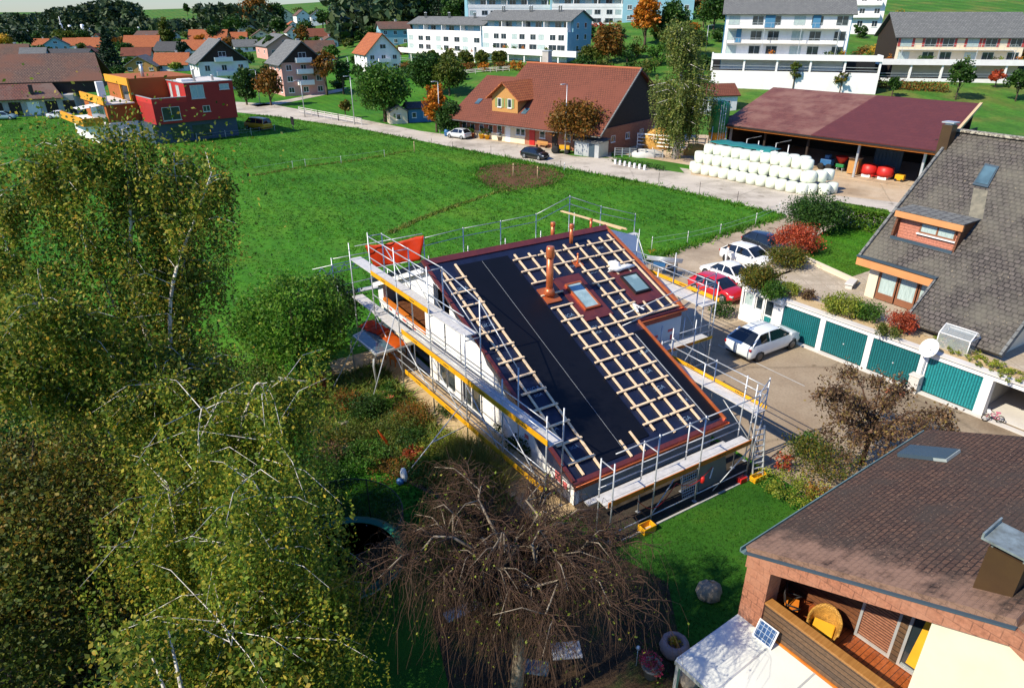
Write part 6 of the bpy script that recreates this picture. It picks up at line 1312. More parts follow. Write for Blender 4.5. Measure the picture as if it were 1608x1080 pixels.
# ------------------------------------------------------------ person at the white cars
def person(lab,p,rz,top,legs):
    t=thing('person',lab,'person',p,rz)
    J={'pel':((0,0,.95),.15),'wst':((.02,0,1.12),.14),'ch':((.06,0,1.33),.165),'nk':((.09,0,1.50),.065),'hd':((.12,0,1.64),.10),'ht':((.12,0,1.76),.085)}
    for s,n in ((1,'l'),(-1,'r')):
        J.update({'hp'+n:((0,.10*s,.90),.10),'kn'+n:((.03+.05*s,.11*s,.50),.068),'an'+n:((0+.06*s,.12*s,.09),.048),'to'+n:((.17+.06*s,.13*s,.04),.04),'sh'+n:((.06,.20*s,1.42),.068),'el'+n:((.14,.27*s,1.15),.05),'wr'+n:((.36,.16*s,1.12),.036),'hn'+n:((.44,.13*s,1.13),.035)})
    ED=[('pel','wst'),('wst','ch'),('ch','nk'),('nk','hd'),('hd','ht')]
    for n in 'lr': ED+=[('pel','hp'+n),('hp'+n,'kn'+n),('kn'+n,'an'+n),('an'+n,'to'+n),('ch','sh'+n),('sh'+n,'el'+n),('el'+n,'wr'+n),('wr'+n,'hn'+n)]
    ks=list(J); me=bpy.data.meshes.new('body'); me.from_pydata([J[k][0] for k in ks],[(ks.index(a),ks.index(b)) for a,b in ED],[]); o=bpy.data.objects.new('body',me); COL.objects.link(o); o.parent=t
    m=o.modifiers.new('skin','SKIN'); 
    for i,k in enumerate(ks): d=me.skin_vertices[0].data[i]; d.radius=(J[k][1],J[k][1]); d.use_root=(k=='pel')
    o.modifiers.new('sub','SUBSURF').render_levels=2
    # clothing colour by height: procedural bands on the one body
    mt,nt,b=_mat('clothed_body'); tc=nt.nodes.new('ShaderNodeTexCoord'); sp=nt.nodes.new('ShaderNodeSeparateXYZ'); nt.links.new(tc.outputs['Object'],sp.inputs[0]); mp=nt.nodes.new('ShaderNodeMath'); mp.operation='DIVIDE'; mp.inputs[1].default_value=1.8; nt.links.new(sp.outputs['Z'],mp.inputs[0])
    rp=_ramp(nt,mp.outputs[0],[(0,(.02,.02,.02)),(.05,legs),(.52,top),(.845,(.50,.28,.20))]); rp.color_ramp.interpolation='CONSTANT'; nt.links.new(rp.outputs[0],b.inputs['Base Color']); b.inputs['Roughness'].default_value=.85; me.materials.append(mt)
    mb=MB(); mb.blob((.10,0,1.70),(.112,.10,.115),random.Random(4),12,.05); mb.build('hair',X['hair'],t)
    mb=MB()
    for s in (1,-1):
        for k in range(4): mb.path([(.46,.13*s+(k-1.5)*.02,1.13),(.505,.13*s+(k-1.5)*.021,1.12),(.525,.13*s+(k-1.5)*.02,1.095)],[.009,.008,.006],5)
        mb.path([(.43,.13*s-.03*s,1.14),(.47,.13*s-.055*s,1.14)],[.010,.007],5)
    mb.build('fingers',X['skin'],t); mb=MB()
    for s in (1,-1): mb.blob((.205,.035*s,1.665),(.012,.014,.008),random.Random(1),6,0)
    mb.build('eyes',X['black'],t); mb=MB(); mb.blob((.225,0,1.64),(.02,.014,.022),random.Random(1),6,0); mb.build('nose',X['skin'],t); return t
person('person in white work clothes standing between the two white cars',gp(1138,418),RH-.6,(.74,.73,.70),(.70,.69,.66))
# bundle of scaffold parts on the drive
t=thing('scaffold_trestle','blue grey rack of scaffold parts standing on the drive near the meadow','rack',gp(1042,432),RH-.9); mb=MB()
for x in (-.9,.9):
    for y in (-.5,.5): mb.tube((x,y,0),(x,y,1.25),.03)
for z in (.3,.75,1.2):
    for y in (-.5,.5): mb.tube((-.9,y,z),(.9,y,z),.025)
    for x in (-.9,.9): mb.tube((x,-.5,z),(x,.5,z),.025)
mb.build('frame',X['bluegrey'],t); mb=MB()
for i in range(9): mb.tube((-1.4+.1*(i%3),-.4+.1*i,1.25+.05*(i%2)),(1.3,-.4+.1*i,1.25+.05*(i%2)),.03)
mb.build('tube_bundle',X['steel'],t); mb=MB(); mb.box(-.8,-.45,.78,.1,.4,1.1); mb.build('plastic_box',X['blueplastic'],t,bevel=.02); MB().box(.2,-.4,.35,.8,.4,.7).build('dark_box',X['black'],t,bevel=.02)
shrub('small yellow orange flower clump at the meadow corner by the drive',gp(1022,398),.5,.4,X['l_yellow'],160,.08,130)
# ------------------------------------------------------------ posts, fences and lamps
def post(lab,p,h,r=.04,mat='timber',name='fence_post',group=None,cat='post'):
    t=thing(name,lab,cat,p,rnd.uniform(0,3),group); mb=MB(); mb.path([(0,0,-.1),(0,0,h*.95),(.0,0,h)],[r,r*.95,r*.5],6); mb.build('stake',X[mat],t); mb=MB(); mb.lathe([(r*1.3,h*.8),(r*1.5,h*.82),(r*1.3,h*.84)],n=7); mb.build('insulator',X['black'],t); return t
for px in ((1023,392),(1079,383),(1130,371),(1186,353),(1222,336)): post('pale plastic meadow fence post along the drive',gp(*px),1.15,.035,'whitepaint',group='pale meadow fence posts along the drive')
for px in ((480,262),(604,247),(536,257),(460,265)): post('pale electric fence post standing out in the meadow',gp(*px),1.0,.03,'whitepaint',group='electric fence posts in the meadow')
for px in ((651,239),(844,281),(806,276)): post('brown wooden stake beside the bare soil patch and street',gp(*px),1.5,.07,'timber',group='wooden stakes by the street')
for px in ((678,231),(711,237),(771,244),(880,268),(1034,288),(1098,304),(1157,320)): post('thin dark stake at the street edge of the meadow',gp(*px),1.3,.025,'darkwood',group='thin stakes along the street edge')
for px in ((310,222),(355,217),(395,213),(432,207)): post('pale post of the meadow fence below the red building',gp(*px),1.2,.04,'paleconc',group='fence posts below the red building')
def wire(lab,pts,z,name='fence_wire'):
    t=thing(name,lab,'wire',pts[0]); mb=MB()
    for zz_ in z: mb.path([Vector(p)-Vector(pts[0])+Vector((0,0,zz_)) for p in pts],.010,4)
    mb.build('strand',X['silver'],t)
wire('thin pale wire strung between the posts along the drive',[gp(*p) for p in ((1023,392),(1079,383),(1130,371),(1186,353),(1222,336))],(1.0,.6)); wire('thin wire of the electric fence across the meadow',[gp(*p) for p in ((400,275),(460,265),(480,262),(536,257),(604,247))],(.9,)); wire('wire fence below the red building',[gp(*p) for p in ((310,222),(355,217),(395,213),(432,207))],(1.0,.6))
def lamp(lab,p,h,arm,group=None):
    t=thing('street_lamp',lab,'street lamp',p,arm); mb=MB(); mb.path([(0,0,0),(0,0,h*.5),(0,0,h)],[.09,.075,.05],8); mb.path([(0,0,h),(.3,0,h+.08),(.9,0,h+.1)],.04,6); mb.build('pole',X['steel'],t); mb=MB(); mb.cbox((1.0,0,h+.09),(.75,.26,.10)); mb.build('lamp_head',X['silver'],t,bevel=.03); MB().box(.75,-.1,h+.025,1.25,.1,h+.038).build('lamp_glass',X['headlamp'],t)
lamp('street lamp between the farmhouse and the autumn tree',gp(887,242),9.2,rd-1.6); lamp('street lamp left of the silver car before the orange tree',gp(691,210),8.0,rd-1.6); lamp('street lamp behind the wooden rail fence',gp(557,196),8.0,rd-1.6); lamp('street lamp at the bend near the pink block',gp(479,184),6.5,rd-1.6); lamp('street lamp beside the small round autumn tree',gt(409,165),7,rd-1.6); lamp('street lamp on the slope between the hedge trees',gt(1107,90),7,.4); lamp('street lamp behind the large green tree',gt(550,135),7,2)
# dark sign board at the bend
t=thing('sign_board','small dark sign board on a post at the edge of the meadow','sign',gp(461,205),rd+1.4); MB().tube((0,0,0),(0,0,2.0),.04).build('post',X['steel'],t); mb=MB(); mb.box(-.05,-.55,.9,.05,.55,2.2); mb.build('panel',X['black'],t,bevel=.02); t=thing('road_marker','small white marker post at the street edge near the driving car','marker',gp(886,268)); mb=MB(); mb.path([(0,0,0),(0,0,.9),(0,0,1.0)],[.06,.06,.03],6); mb.build('post',X['whitepaint'],t); MB().lathe([(.063,.7),(.063,.82)],n=6).build('band',X['black'],t)
def railfence(lab,pts,h,n,mat='paleconc',rails=(.45,.85,1.15),name='rail_fence',th=.10):
    t=thing(name,lab,'fence',pts[0]); o=Vector(pts[0]); L=[Vector(p)-o for p in pts]; segs=[(a,b) for a,b in zip(L,L[1:])]
    tot=sum((b-a).length for a,b in segs); k=0
    for a,b in segs:
        m=max(1,round(n*(b-a).length/tot))
        for i in range(m+1): q=a.lerp(b,i/m); MB().box(q.x-.06,q.y-.06,q.z-.1,q.x+.06,q.y+.06,q.z+h).build('post',X[mat],t)
        mb=MB()
        for z in rails: mb.beam(a+Vector((0,0,z)),b+Vector((0,0,z)),.04,th)
        mb.build('rail',X[mat],t)
railfence('pale wooden three rail fence along the street left of the green tree',[gp(470,178),gp(500,184),gp(532,190),gp(568,197)],1.25,9,'paleconc'); railfence('white rail fence on the slope behind the farmhouse chimney',[gt(720,119),gt(760,115),gt(800,112)],1.2,7,'paleconc')
railfence('grey metal railing of the small farm paddock',[gp(965,246),gp(1000,247),gp(1040,249)],1.2,6,'steel',(.3,.6,.9,1.15),'paddock_railing',.05); railfence('white slatted yard fence between willow tree and silo',[gp(1000,233),gp(1050,238),gp(1105,243)],2.2,5,'whitepaint',(.6,1.1,1.6,2.1),'yard_fence',.16)
t=thing('street_hedge','low dark hedge with a row of white marker stones at the street','hedge',gp(962,254)); a=Vector((0,0,0)); b=gp(1042,269)-gp(962,254); rng=np.random.default_rng(2); f=rng.random(1300); pts=np.outer(f,np.array(b)); pts[:,:2]+=rng.normal(0,.25,(1300,2)); pts[:,2]=rng.random(1300)*.7; leafmesh('foliage',pts,.16,X['l_dark'],t,3); mb=MB()
for i in range(8): mb.tube(b*(i/7),b*(i/7)+Vector((0,0,.5)),.02,4)
mb.build('stem',X['bark'],t)
for i in range(7): p=gp(966,258).lerp(gp(1012,267),i/6); t=thing('marker_stone','white marker stone in the row before the low dark hedge','marker',p,rd,'white marker stones along the street'); MB().box(-.14,-.12,0,.14,.12,.62).build('stone',X['whitepaint'],t,bevel=.04)
sheet('street_verge',P((960,252),(1046,268),(1075,272),(1060,256),(990,248)),.016,X['hillgrass']); sheet('tree_verge',P((866,238),(905,246),(960,249),(940,243),(890,236)),.016,X['hillgrass'])
# ------------------------------------------------------------ background buildings
def depth(p): return p.y*CT-(p.z-CH)*ST
class Fr:
    def __init__(s,a,b):
        s.o=Vector(a); d=Vector(b)-Vector(a); d.z=0; s.L=d.length; s.rz=math.atan2(d.y,d.x)
    def w(s,x,y,z=0): c,q=math.cos(s.rz),math.sin(s.rz); return Vector((s.o.x+c*x-q*y,s.o.y+q*x+c*y,s.o.z+z))
def window(t,face,c,w,h,fr='whitepaint',gl='glass',name='window',shut=None,pos=0,sill=True,parts=True):
    """framed window on an axis aligned wall: face F(-y) L(-x) R(+x); c=(along,z) centre, pos = wall plane"""
    def bx(mb,a0,z0,a1,z1,d0,d1,m=0):
        if face=='F': mb.box(a0,pos-d1,z0,a1,pos-d0,z1,m)
        elif face=='L': mb.box(pos-d1,a0,z0,pos-d0,a1,z1,m)
        else: mb.box(pos+d0,a0,z0,pos+d1,a1,z1,m)
    a,z=c; mb=MB(); f=.07
    bx(mb,a-w/2,z-h/2,a+w/2,z-h/2+f,-.02,.05);bx(mb,a-w/2,z+h/2-f,a+w/2,z+h/2,-.02,.05);bx(mb,a-w/2,z-h/2+f,a-w/2+f,z+h/2-f,-.02,.048);bx(mb,a+w/2-f,z-h/2+f,a+w/2,z+h/2-f,-.02,.048)
    if w>1: bx(mb,a-f/2,z-h/2+f,a+f/2,z+h/2-f,-.02,.046)
    bx(mb,a-w/2+f,z-h/2+f,a+w/2-f,z+h/2-f,-.01,.02,1)
    if sill: bx(mb,a-w/2-.08,z-h/2-.08,a+w/2+.08,z-h/2-.005,-.02,.14)
    if shut:
        for s in (-1,1): bx(mb,a+s*(w/2+.26)-.24,z-h/2,a+s*(w/2+.26)+.24,z+h/2,-.01,.07,2)
    return mb.build(name,[X[fr],X[gl]]+([X[shut]] if shut else []),t)
def house(label,p,rz,w,d,h,rh,wall,roof,ridge='x',ov=.7,win=(),balc=(),chim=None,gable=None,name='house',cat='house',group=None,sidewall=None):
    """gabled house, front = -y; win: (face,cols,rows,w,h,z0,dz[,shutter])"""
    t=thing(name,label,cat,p,rz,group); x,y=w/2,d/2; mb=MB(); gm=gable or wall; GG=[MB(),MB()]
    mb.box(-x,-y,-1.0,x,y,h)
    mb.build('wall',X[wall],t); g=MB()
    if ridge=='x':
        for s in (-1,1): v=[(s*x,-y,h),(s*x,y,h),(s*x,0,h+rh)]; GG[s>0].add(v,[(0,1,2) if s>0 else (0,2,1)])
        k=rh/y; oz=-ov*k; r=[((-x-ov,-y-ov,h+oz),(x+ov,-y-ov,h+oz),(x+ov,0,h+rh),(-x-ov,0,h+rh)),((-x-ov,0,h+rh),(x+ov,0,h+rh),(x+ov,y+ov,h+oz),(-x-ov,y+ov,h+oz))]
    else:
        for s in (-1,1): v=[(-x,s*y,h),(x,s*y,h),(0,s*y,h+rh)]; GG[s>0].add(v,[(0,1,2) if s<0 else (0,2,1)])
        k=rh/x; oz=-ov*k; r=[((0,-y-ov,h+rh),(0,y+ov,h+rh),(-x-ov,y+ov,h+oz),(-x-ov,-y-ov,h+oz)),((x+ov,-y-ov,h+oz),(x+ov,y+ov,h+oz),(0,y+ov,h+rh),(0,-y-ov,h+rh))]
    for g in GG: g.build('gable',X[gm],t)
    mb=MB()
    for q in r: mb.slab([(a,b,c+.22) for a,b,c in q],.22)
    rf=mb.build('roof',X[roof],t)
    for wn in win:
        f,c,rws,ww,hh,z0,dz=wn[:7]; sh=wn[7] if len(wn)>7 else None; span=(w if f=='F' else d); pos={'F':-y,'L':-x,'R':x}[f]
        for i in range(c):
            for j in range(rws):
                a=-span/2+span*(i+.5)/c; window(t,f,(a,z0+j*dz),ww,hh,shut=sh,pos=pos)
    for (f,a,z,bw,mat) in balc:
        mb=MB(); pos={'F':-y,'L':-x,'R':x}[f]
        if f=='F': mb.box(a-bw/2,pos-1.2,z-.15,a+bw/2,pos,z); mb.box(a-bw/2,pos-1.25,z,a+bw/2,pos-1.15,z+.95); mb.box(a-bw/2,pos-1.15,z,a-bw/2+.08,pos,z+.95); mb.box(a+bw/2-.08,pos-1.15,z,a+bw/2,pos,z+.95)
        elif f=='R': mb.box(pos,a-bw/2,z-.15,pos+1.2,a+bw/2,z); mb.box(pos+1.15,a-bw/2,z,pos+1.25,a+bw/2,z+.95)
        else: mb.box(pos-1.2,a-bw/2,z-.15,pos,a+bw/2,z); mb.box(pos-1.25,a-bw/2,z,pos-1.15,a+bw/2,z+.95)
        mb.build('balcony',X[mat],t)
    if chim:
        cx,cy=chim; zc=h+rh*(1-abs(cy)/y) if ridge=='x' else h+rh*(1-abs(cx)/x); mb=MB(); mb.box(cx-.35,cy-.35,zc-.8,cx+.35,cy+.35,zc+1.3); c_=mb.build('chimney',X['concrete'],rf); MB().box(cx-.45,cy-.45,zc+1.38,cx+.45,cy+.45,zc+1.46).box(cx-.3,cy-.3,zc+1.3,cx+.3,cy+.3,zc+1.38).build('chimney_cap',X['silver'],c_)
    return t
def hs(label,u,vb,wpx,hpx,rpx,rz,ridge,wall,roof,dr=1.0,cols=3,rows=2,chim=True,side=2,shut=None,gable=None,balc=0,group=None,ov=.7):
    p=gt(u,vb); s=depth(p)/FPX; w=wpx*s; h=hpx*s; rh=rpx*s; d=w*dr; a=R(rz)
    c=p+Vector((-math.sin(a)*d/2,math.cos(a)*d/2,0)); dz=h/max(rows,1); ww=min(1.3,w/cols*.45); hh=min(1.4,dz*.5)
    win=[('F',cols,rows,ww,hh,dz*.55,dz)]
    if side: win.append(('R' if rz<=0 and False else ('L' if rz>=0 else 'R'),side,rows,ww,hh,dz*.55,dz))
    win=[q+((shut,) if shut else ()) for q in win]
    b=[('F',w*.08*0,dz*(k+1)+.1,w*.36,'whitepaint') for k in range(balc)]
    t=house(label,c,a,w,d,h,rh,wall,roof,ridge,ov,win,b,(w*.12,d*.1) if chim else None,gable,group=group)
    if ridge=='y' and rpx*s>2.2: window(t,'F',(0,h+rh*.35),ww*1.4,min(1.2,rh*.3),pos=-d/2)
    return t
# --- farmhouse with the big red brown roof
F=Fr(gp(722,212),gp(955,245)); t=FH=thing('farmhouse','large old farmhouse with huge red brown tiled roof and flower boxes behind the street','farmhouse',F.w(0,0),F.rz)
mb=MB(); mb.box(0,0,-.3,14,17,3.5); mb.box(14,.02,-.3,27.2,19,3.4); mb.build('wall',X['brickpink'],t)
MB().box(.2,-.05,0,13.6,-.002,3.0).build('plaster_front',X['cream'],t); MB().box(-.06,0,0,-.003,8,3).build('plaster_side',X['cream'],t)
mb=MB(); mb.slab([(-.9,-2,2.75),(7,-2,2.75),(7,8,8.6),(-.9,8,8.6)],.25); mb.slab([(-.9,8,8.6),(7,8,8.6),(7,18,2.75),(-.9,18,2.75)],.25); mb.build('lower_roof',X['tilered'],t)
mb=MB(); mb.slab([(6,-2,2.82),(28.3,-2,2.82),(27.0,10,10.7),(6,10,10.7)],.25); mb.slab([(6,10,10.7),(27.0,10,10.7),(28.3,22,2.82),(6,22,2.82)],.25); r_=mb.build('main_roof',X['tilered'],t)
mb=MB(); mb.beam((6,10,10.75),(27,10,10.75),.4,.2); mb.build('ridge_tiles',X['terracotta'],r_); mb=MB(); mb.beam((28.32,-2,2.85),(27.02,10,10.72),.2,.2); mb.build('verge_board',X['tilegr2'],r_)
mb=MB(); mb.add([(27.0,0,3.3),(27.0,20,3.3),(26.6,10,10.4)],[(0,1,2)]); mb.add([(6.05,-1,3.3),(6.05,21,3.3),(6.05,10,10.4)],[(0,2,1)]); mb.build('boarded_gable',X['darkwood'],t)
mb=MB(); mb.beam((-.9,-2.05,2.62),(28.3,-2.05,2.7),.14,.12); mb.build('gutter',X['tilegr2'],t)
# dormer with wooden front
dx0,dx1,dy=6.9,12.0,.2; zb=4.3; mb=MB(); mb.box(dx0,dy,zb-.6,dx1,6,6.6); mb.add([(dx0,dy,6.6),(dx1,dy,6.6),((dx0+dx1)/2,dy,8.4)],[(0,1,2)]); d=mb.build('dormer',X['woodwarm'],t); xm=(dx0+dx1)/2
mb=MB(); mb.slab([(xm,dy-.7,8.65),(xm,8,8.65),(dx0-.8,8,6.15),(dx0-.8,dy-.7,6.15)],.16); mb.slab([(dx1+.8,dy-.7,6.15),(dx1+.8,8,6.15),(xm,8,8.65),(xm,dy-.7,8.65)],.16); mb.build('dormer_roof',X['tileorange'],d)
for x_ in (xm-1.0,xm+1.0): window(d,'F',(x_,5.6),.75,1.3,pos=dy,shut='shutgreen',name='dormer_window')
for q in ((2.0,1.5),(6.2,2.0),(12.6,.2)):
    mb=MB(); z0=2.75+(q[1]+2)*.585 if q[0]<6 else 2.82+(q[1]+2)*.657; mb.slab([(q[0],q[1],z0+.1),(q[0]+.9,q[1],z0+.1),(q[0]+.9,q[1]+1.1,z0+.1+1.1*.6),(q[0],q[1]+1.1,z0+.1+1.1*.6)],.1); mb.build('roof_window',X['glassblue'],t)
for x_ in (1.2,3.0,4.9,6.8,8.6): window(t,'F',(x_,1.75),.95,1.3,pos=-.05,shut='brickpink')
for x_,m_ in ((10.3,'whitepaint'),(15.0,'redplastic'),(19.2,'darkwood')): MB().box(x_-.5,-.09,0,x_+.5,-.051 if x_<14 else -.02,2.2).build('door',X[m_],t)
for x_ in (12.4,13.2,16.9,21.5,24): window(t,'F',(x_,1.7),1.0,1.0,pos=-.05 if x_<14 else .02)
for y_ in (3,7,11,15): window(t,'R',(y_,1.8),1.1,.9,pos=27.2)
mb=MB(); mb.box(14.5,18,9.2,15.5,19,12.2); 
c_=MB().box(8.6,10.5,9.5,9.8,11.5,12.4).build('chimney',X['concrete'],t); MB().box(8.5,10.4,12.4,9.9,11.6,12.55).build('chimney_cap',X['silver'],c_)
rng=np.random.default_rng(5)
for k in range(6):
    x_=1.0+k*1.25; leafmesh('window_flowers',np.stack([rng.normal(x_,.35,160),rng.normal(-.45,.14,160),rng.normal(2.35,.14,160)],1),.16,X['l_flower'],t,k)
for i,(u,v,m) in enumerate(((756,218,'l_yg'),(765,219,'l_mid'),(785,221,'l_dark'),(741,216,'l_mid'),(735,215,'l_lime'))): potplant(['yellow green potted shrub before the farmhouse flowers','round green potted shrub in a yellow pot','dark green potted shrub by the white farmhouse door','small green potted plant behind the silver car','olive potted plant at the farmhouse corner'][i],gp(u,v,.012),.42,1.1,.65,m,260,.17,i,['yellow','yellow','stone','terracotta','stone'][i],'potted shrubs before the farmhouse')
t=thing('bench','long wooden bench before the orange farmhouse wall','bench',F.w(17.3,-.7),F.rz); MB().box(-1,-.22,.4,1,.22,.46).build('seat',X['woodwarm'],t); MB().box(-1,.2,.5,1,.25,.9).build('backrest',X['woodwarm'],t)
for x_ in (-.85,.85): MB().box(x_-.04,-.2,0,x_+.04,.2,.4).build('leg',X['darkwood'],t)
t=thing('small_tractor','small yellow tractor parked at the farmhouse corner','tractor',F.w(22.2,-2.6),F.rz+.4); mb=MB(); mb.box(-.2,-.35,.6,1.3,.35,1.15); mb.build('bonnet',py,t,bevel=.06); MB().box(-1.1,-.45,.6,-.2,.45,.9).build('chassis',X['black'],t,bevel=.03); MB().box(-.85,-.25,.9,-.35,.25,1.0).box(-.92,-.25,1.0,-.83,.25,1.45).build('saddle',X['black'],t)
for (x_,r_,w2) in ((-.7,.55,.3),(.95,.33,.2)):
    for s in (1,-1):
        o=MB().lathe([(r_*.5,.12),(r_,.10),(r_,-.10),(r_*.5,-.12)],n=16).build('wheel',X['rubber'],t); o.matrix_local=Matrix.Translation((x_,s*.58,r_))@Matrix.Rotation(math.pi/2,4,'X')
t=thing('shed','grey sheet metal shed under the autumn tree beside the farmhouse','shed',gp(928,244),F.rz); mb=MB(); mb.box(-2,-1.2,0,2,1.2,2.0); mb.build('wall',X['silver'],t); mb=MB(); mb.slab([(-2.2,-1.5,2.0),(2.2,-1.5,2.0),(2.2,1.5,2.35),(-2.2,1.5,2.35)],.08); mb.build('roof',X['tilegr2'],t); MB().box(.4,-1.24,0,1.3,-1.205,1.8).build('door',X['bluegrey'],t)
# --- open machine shed with maroon roof
Sx=Fr(gp(1137,195,4.5),gp(1470,237,4.5)); Sx.o.z=0; t=thing('machine_shed','long open farm shed with maroon sheet roof half faded and half dark','farm shed',Sx.w(0,0),Sx.rz)
Lx=26.3; zs=lambda y:4.5+y*.20
mb=MB(); mb.slab([(-.6,0,zs(0)),(12.2,0,zs(0)),(12.2,17,zs(17)),(-3.0,17,zs(17))],.2); mb.build('faded_roof',X['tilemaroonold'],t)
mb=MB(); mb.slab([(12.2,0,zs(0)+.03),(26.6,0,zs(0)+.03),(24.6,17,zs(17)+.03),(12.2,17,zs(17)+.03)],.2); mb.build('dark_roof',X['tilemaroon'],t)
mb=MB(); mb.beam((26.65,0,4.5),(24.65,17,zs(17)),.3,.3); mb.build('verge_board',X['timber'],t); MB().box(-.6,.05,4.05,26.5,.25,4.3).build('front_beam',X['orangewood'],t); mb=MB(); mb.beam((-.6,-.08,4.35),(26.6,-.08,4.35),.16,.16); mb.build('gutter',X['black'],t)
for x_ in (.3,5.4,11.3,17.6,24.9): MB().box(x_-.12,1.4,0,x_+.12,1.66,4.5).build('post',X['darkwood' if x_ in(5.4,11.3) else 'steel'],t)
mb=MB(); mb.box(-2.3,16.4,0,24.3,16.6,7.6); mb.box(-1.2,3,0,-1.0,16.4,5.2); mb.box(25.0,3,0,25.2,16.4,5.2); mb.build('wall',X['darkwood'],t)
mb=MB(); mb.box(-.5,.5,0,25,16.4,.05); mb.build('floor_slab',X['yard'],t)
for i,(x_,m) in enumerate(((4.4,'steel'),(8.5,'steel'))):
    tt=thing('feed_frame',['steel feeding frame post with angled arm at the left end of the open shed','steel feeding frame post with angled arm in the middle of the open shed'][i],'steel frame',Sx.w(x_,-1.2),Sx.rz); mb=MB(); mb.path([(0,0,0),(0,0,3.2),(1.6,.6,3.7)],.07,6); mb.path([(1.7,0,0),(1.7,0,3.2)],.07,6); mb.build('frame',X[m],tt)
def machine(lab,cat,nm,x_,y_,fn): tt=thing(nm,lab,cat,Sx.w(x_,y_,.05),Sx.rz); fn(tt)
def m1(tt): MB().box(-.7,-.5,.5,.7,.5,1.3).build('body',X['blueplastic'],tt,bevel=.08); MB().box(-.3,-.3,1.3,.3,.3,1.8).build('hopper',X['blueplastic'],tt,bevel=.05); [MB().lathe([(.2,-.08),(.4,-.08),(.4,.08),(.2,.08)],n=14).build('wheel',X['rubber'],tt).__setattr__('matrix_local',Matrix.Translation((x,y,.4))@Matrix.Rotation(math.pi/2,4,'X')) for x in (-.5,.5) for y in (-.55,.55)]
def m2(tt): MB().lathe([(.25,.9),(.75,1.7),(.78,1.8),(.7,1.8),(.2,1.0)],n=14).build('hopper',X['redplastic'],tt); MB().box(-.5,-.4,.5,.5,.4,.9).build('frame',X['green'],tt,bevel=.04); [MB().tube((x,y,0),(x*.7,y*.7,.6),.05).build('leg',X['steel'],tt) for x in (-.4,.4) for y in (-.3,.3)]
def m3(tt): MB().box(-.6,-.5,.1,.6,.5,1.9).build('bin',X['woodwarm'],tt,bevel=.03); MB().box(-.65,-.55,1.9,.65,.55,2.0).build('lid',X['timber'],tt)
def m4(tt):
    MB().lathe([(.9,0),(.95,.3),(.9,1.0),(.2,1.2)],(-.95,0,.35),14).build('drum',X['redplastic'],tt); MB().lathe([(.9,0),(.95,.3),(.9,1.0),(.2,1.2)],(.95,0,.35),14).build('drum',X['redplastic'],tt); mb=MB(); mb.beam((-1.6,-.6,.3),(1.6,-.6,.3),.12,.1); mb.beam((0,-.6,.3),(0,-1.4,.3),.1,.1); mb.build('drawbar',X['redplastic'],tt); [MB().box(x-.5,-.75,0,x+.5,.75,.3).build('skirt',X['whitepaint'],tt) for x in (-.95,.95)]
def m5(tt): MB().box(-1.6,-.1,0,1.6,.1,2.9).build('sheet_stack',X['bluegrey'],tt); [MB().box(-1.6+.4*i,-.16,0,-1.5+.4*i,-.102,2.9).build('rib',X['bluegrey'],tt) for i in range(8)]
def m6(tt): MB().box(-.5,-.3,.1,.5,.3,.75).build('body',X['yellow'],tt,bevel=.06); MB().path([(-.5,0,.7),(-.9,0,1.1),(-1.0,0,1.1)],.03,6).build('handle',X['black'],tt); [MB().tube((x,-.35,.15),(x,.35,.15),.15,10).build('wheel',X['rubber'],tt) for x in (-.35,.35)]
machine('blue farm machine on wheels inside the open shed','machine','farm_machine',13.2,3.6,m1); machine('red hopper machine on a green frame inside the open shed','machine','hopper',14.9,3.8,m2); machine('tall ochre wooden bin beside the shed post','bin','wooden_bin',16.8,3.2,m3); machine('red double drum mower parked in the right bay of the shed','mower','drum_mower',19.5,3.4,m4); machine('tall blue grey ribbed sheets standing in the right bay','metal sheets','ribbed_sheets',19.4,6.2,m5); machine('yellow small roller at the right end of the shed','roller','roller',22.2,3.4,m6)
mb=MB()
# --- wrapped bales
bl=MB().lathe([(.25,0),(.52,.02),(.64,.12),(.66,.6),(.64,1.12),(.50,1.25),(.22,1.28)],n=16).build('hay_bale',X['film']); tag(bl,'round hay bale wrapped in pale green film in the long stack before the shed','hay bale','wrapped hay bales stacked by the street')
spots=[]
for i in range(12): spots.append((3.6+i*1.27,-10.5-.05*i,0))
for i in range(12): spots.append((3.3+i*1.28,-9.7-.04*i,1.14))
for i in range(11): spots.append((3.9+i*1.29,-8.9-.03*i,2.22))
for i in range(9): spots.append((5.0+i*1.33,-7.6,2.22))
for q in ((18.2,-10.4,0),(19.2,-9.3,0),(18.4,-9.0,1.24),(19.4,-8.1,0),(18.6,-7.7,1.24),(17.8,-10.1,1.24),(2.6,-9.6,0),(2.3,-8.4,1.1)): spots.append(q)
first=True
for (x_,y_,z_) in spots:
    o=bl if first else bl.copy()
    if not first: COL.objects.link(o)
    first=False; o.location=Sx.w(x_+rnd.uniform(-.05,.05),y_+rnd.uniform(-.08,.08),z_); o.rotation_euler=(rnd.uniform(-.03,.03),rnd.uniform(-.03,.03),rnd.uniform(0,6)); k=rnd.uniform(.97,1.03); o.scale=(k,k,.93)
    if z_>2: o['label']='round hay bale wrapped in pale green film on the top layer of the long stack'
    elif z_>1: o['label']='round hay bale wrapped in pale green film in the middle layer of the stack'
    elif x_>18: o['label']='round hay bale wrapped in pale green film lying loose at the right end'
    else: o['label']='round hay bale wrapped in pale green film in the bottom row along the street'
t=thing('teal_tarpaulin','teal tarpaulin spread over the rear top of the bale stack','tarpaulin',Sx.w(7.2,-6.9,3.42),Sx.rz); V=[];Fq=[]
for i in range(21):
    for j in range(6):
        V.append((-4+i*.42,-1.3+j*.6-.02*i,.03+.05*math.sin(i*1.3+j)+(-.5 if j==0 and i>16 else 0)))
        if i and j: k=i*6+j; Fq.append((k-7,k-6,k,k-1))
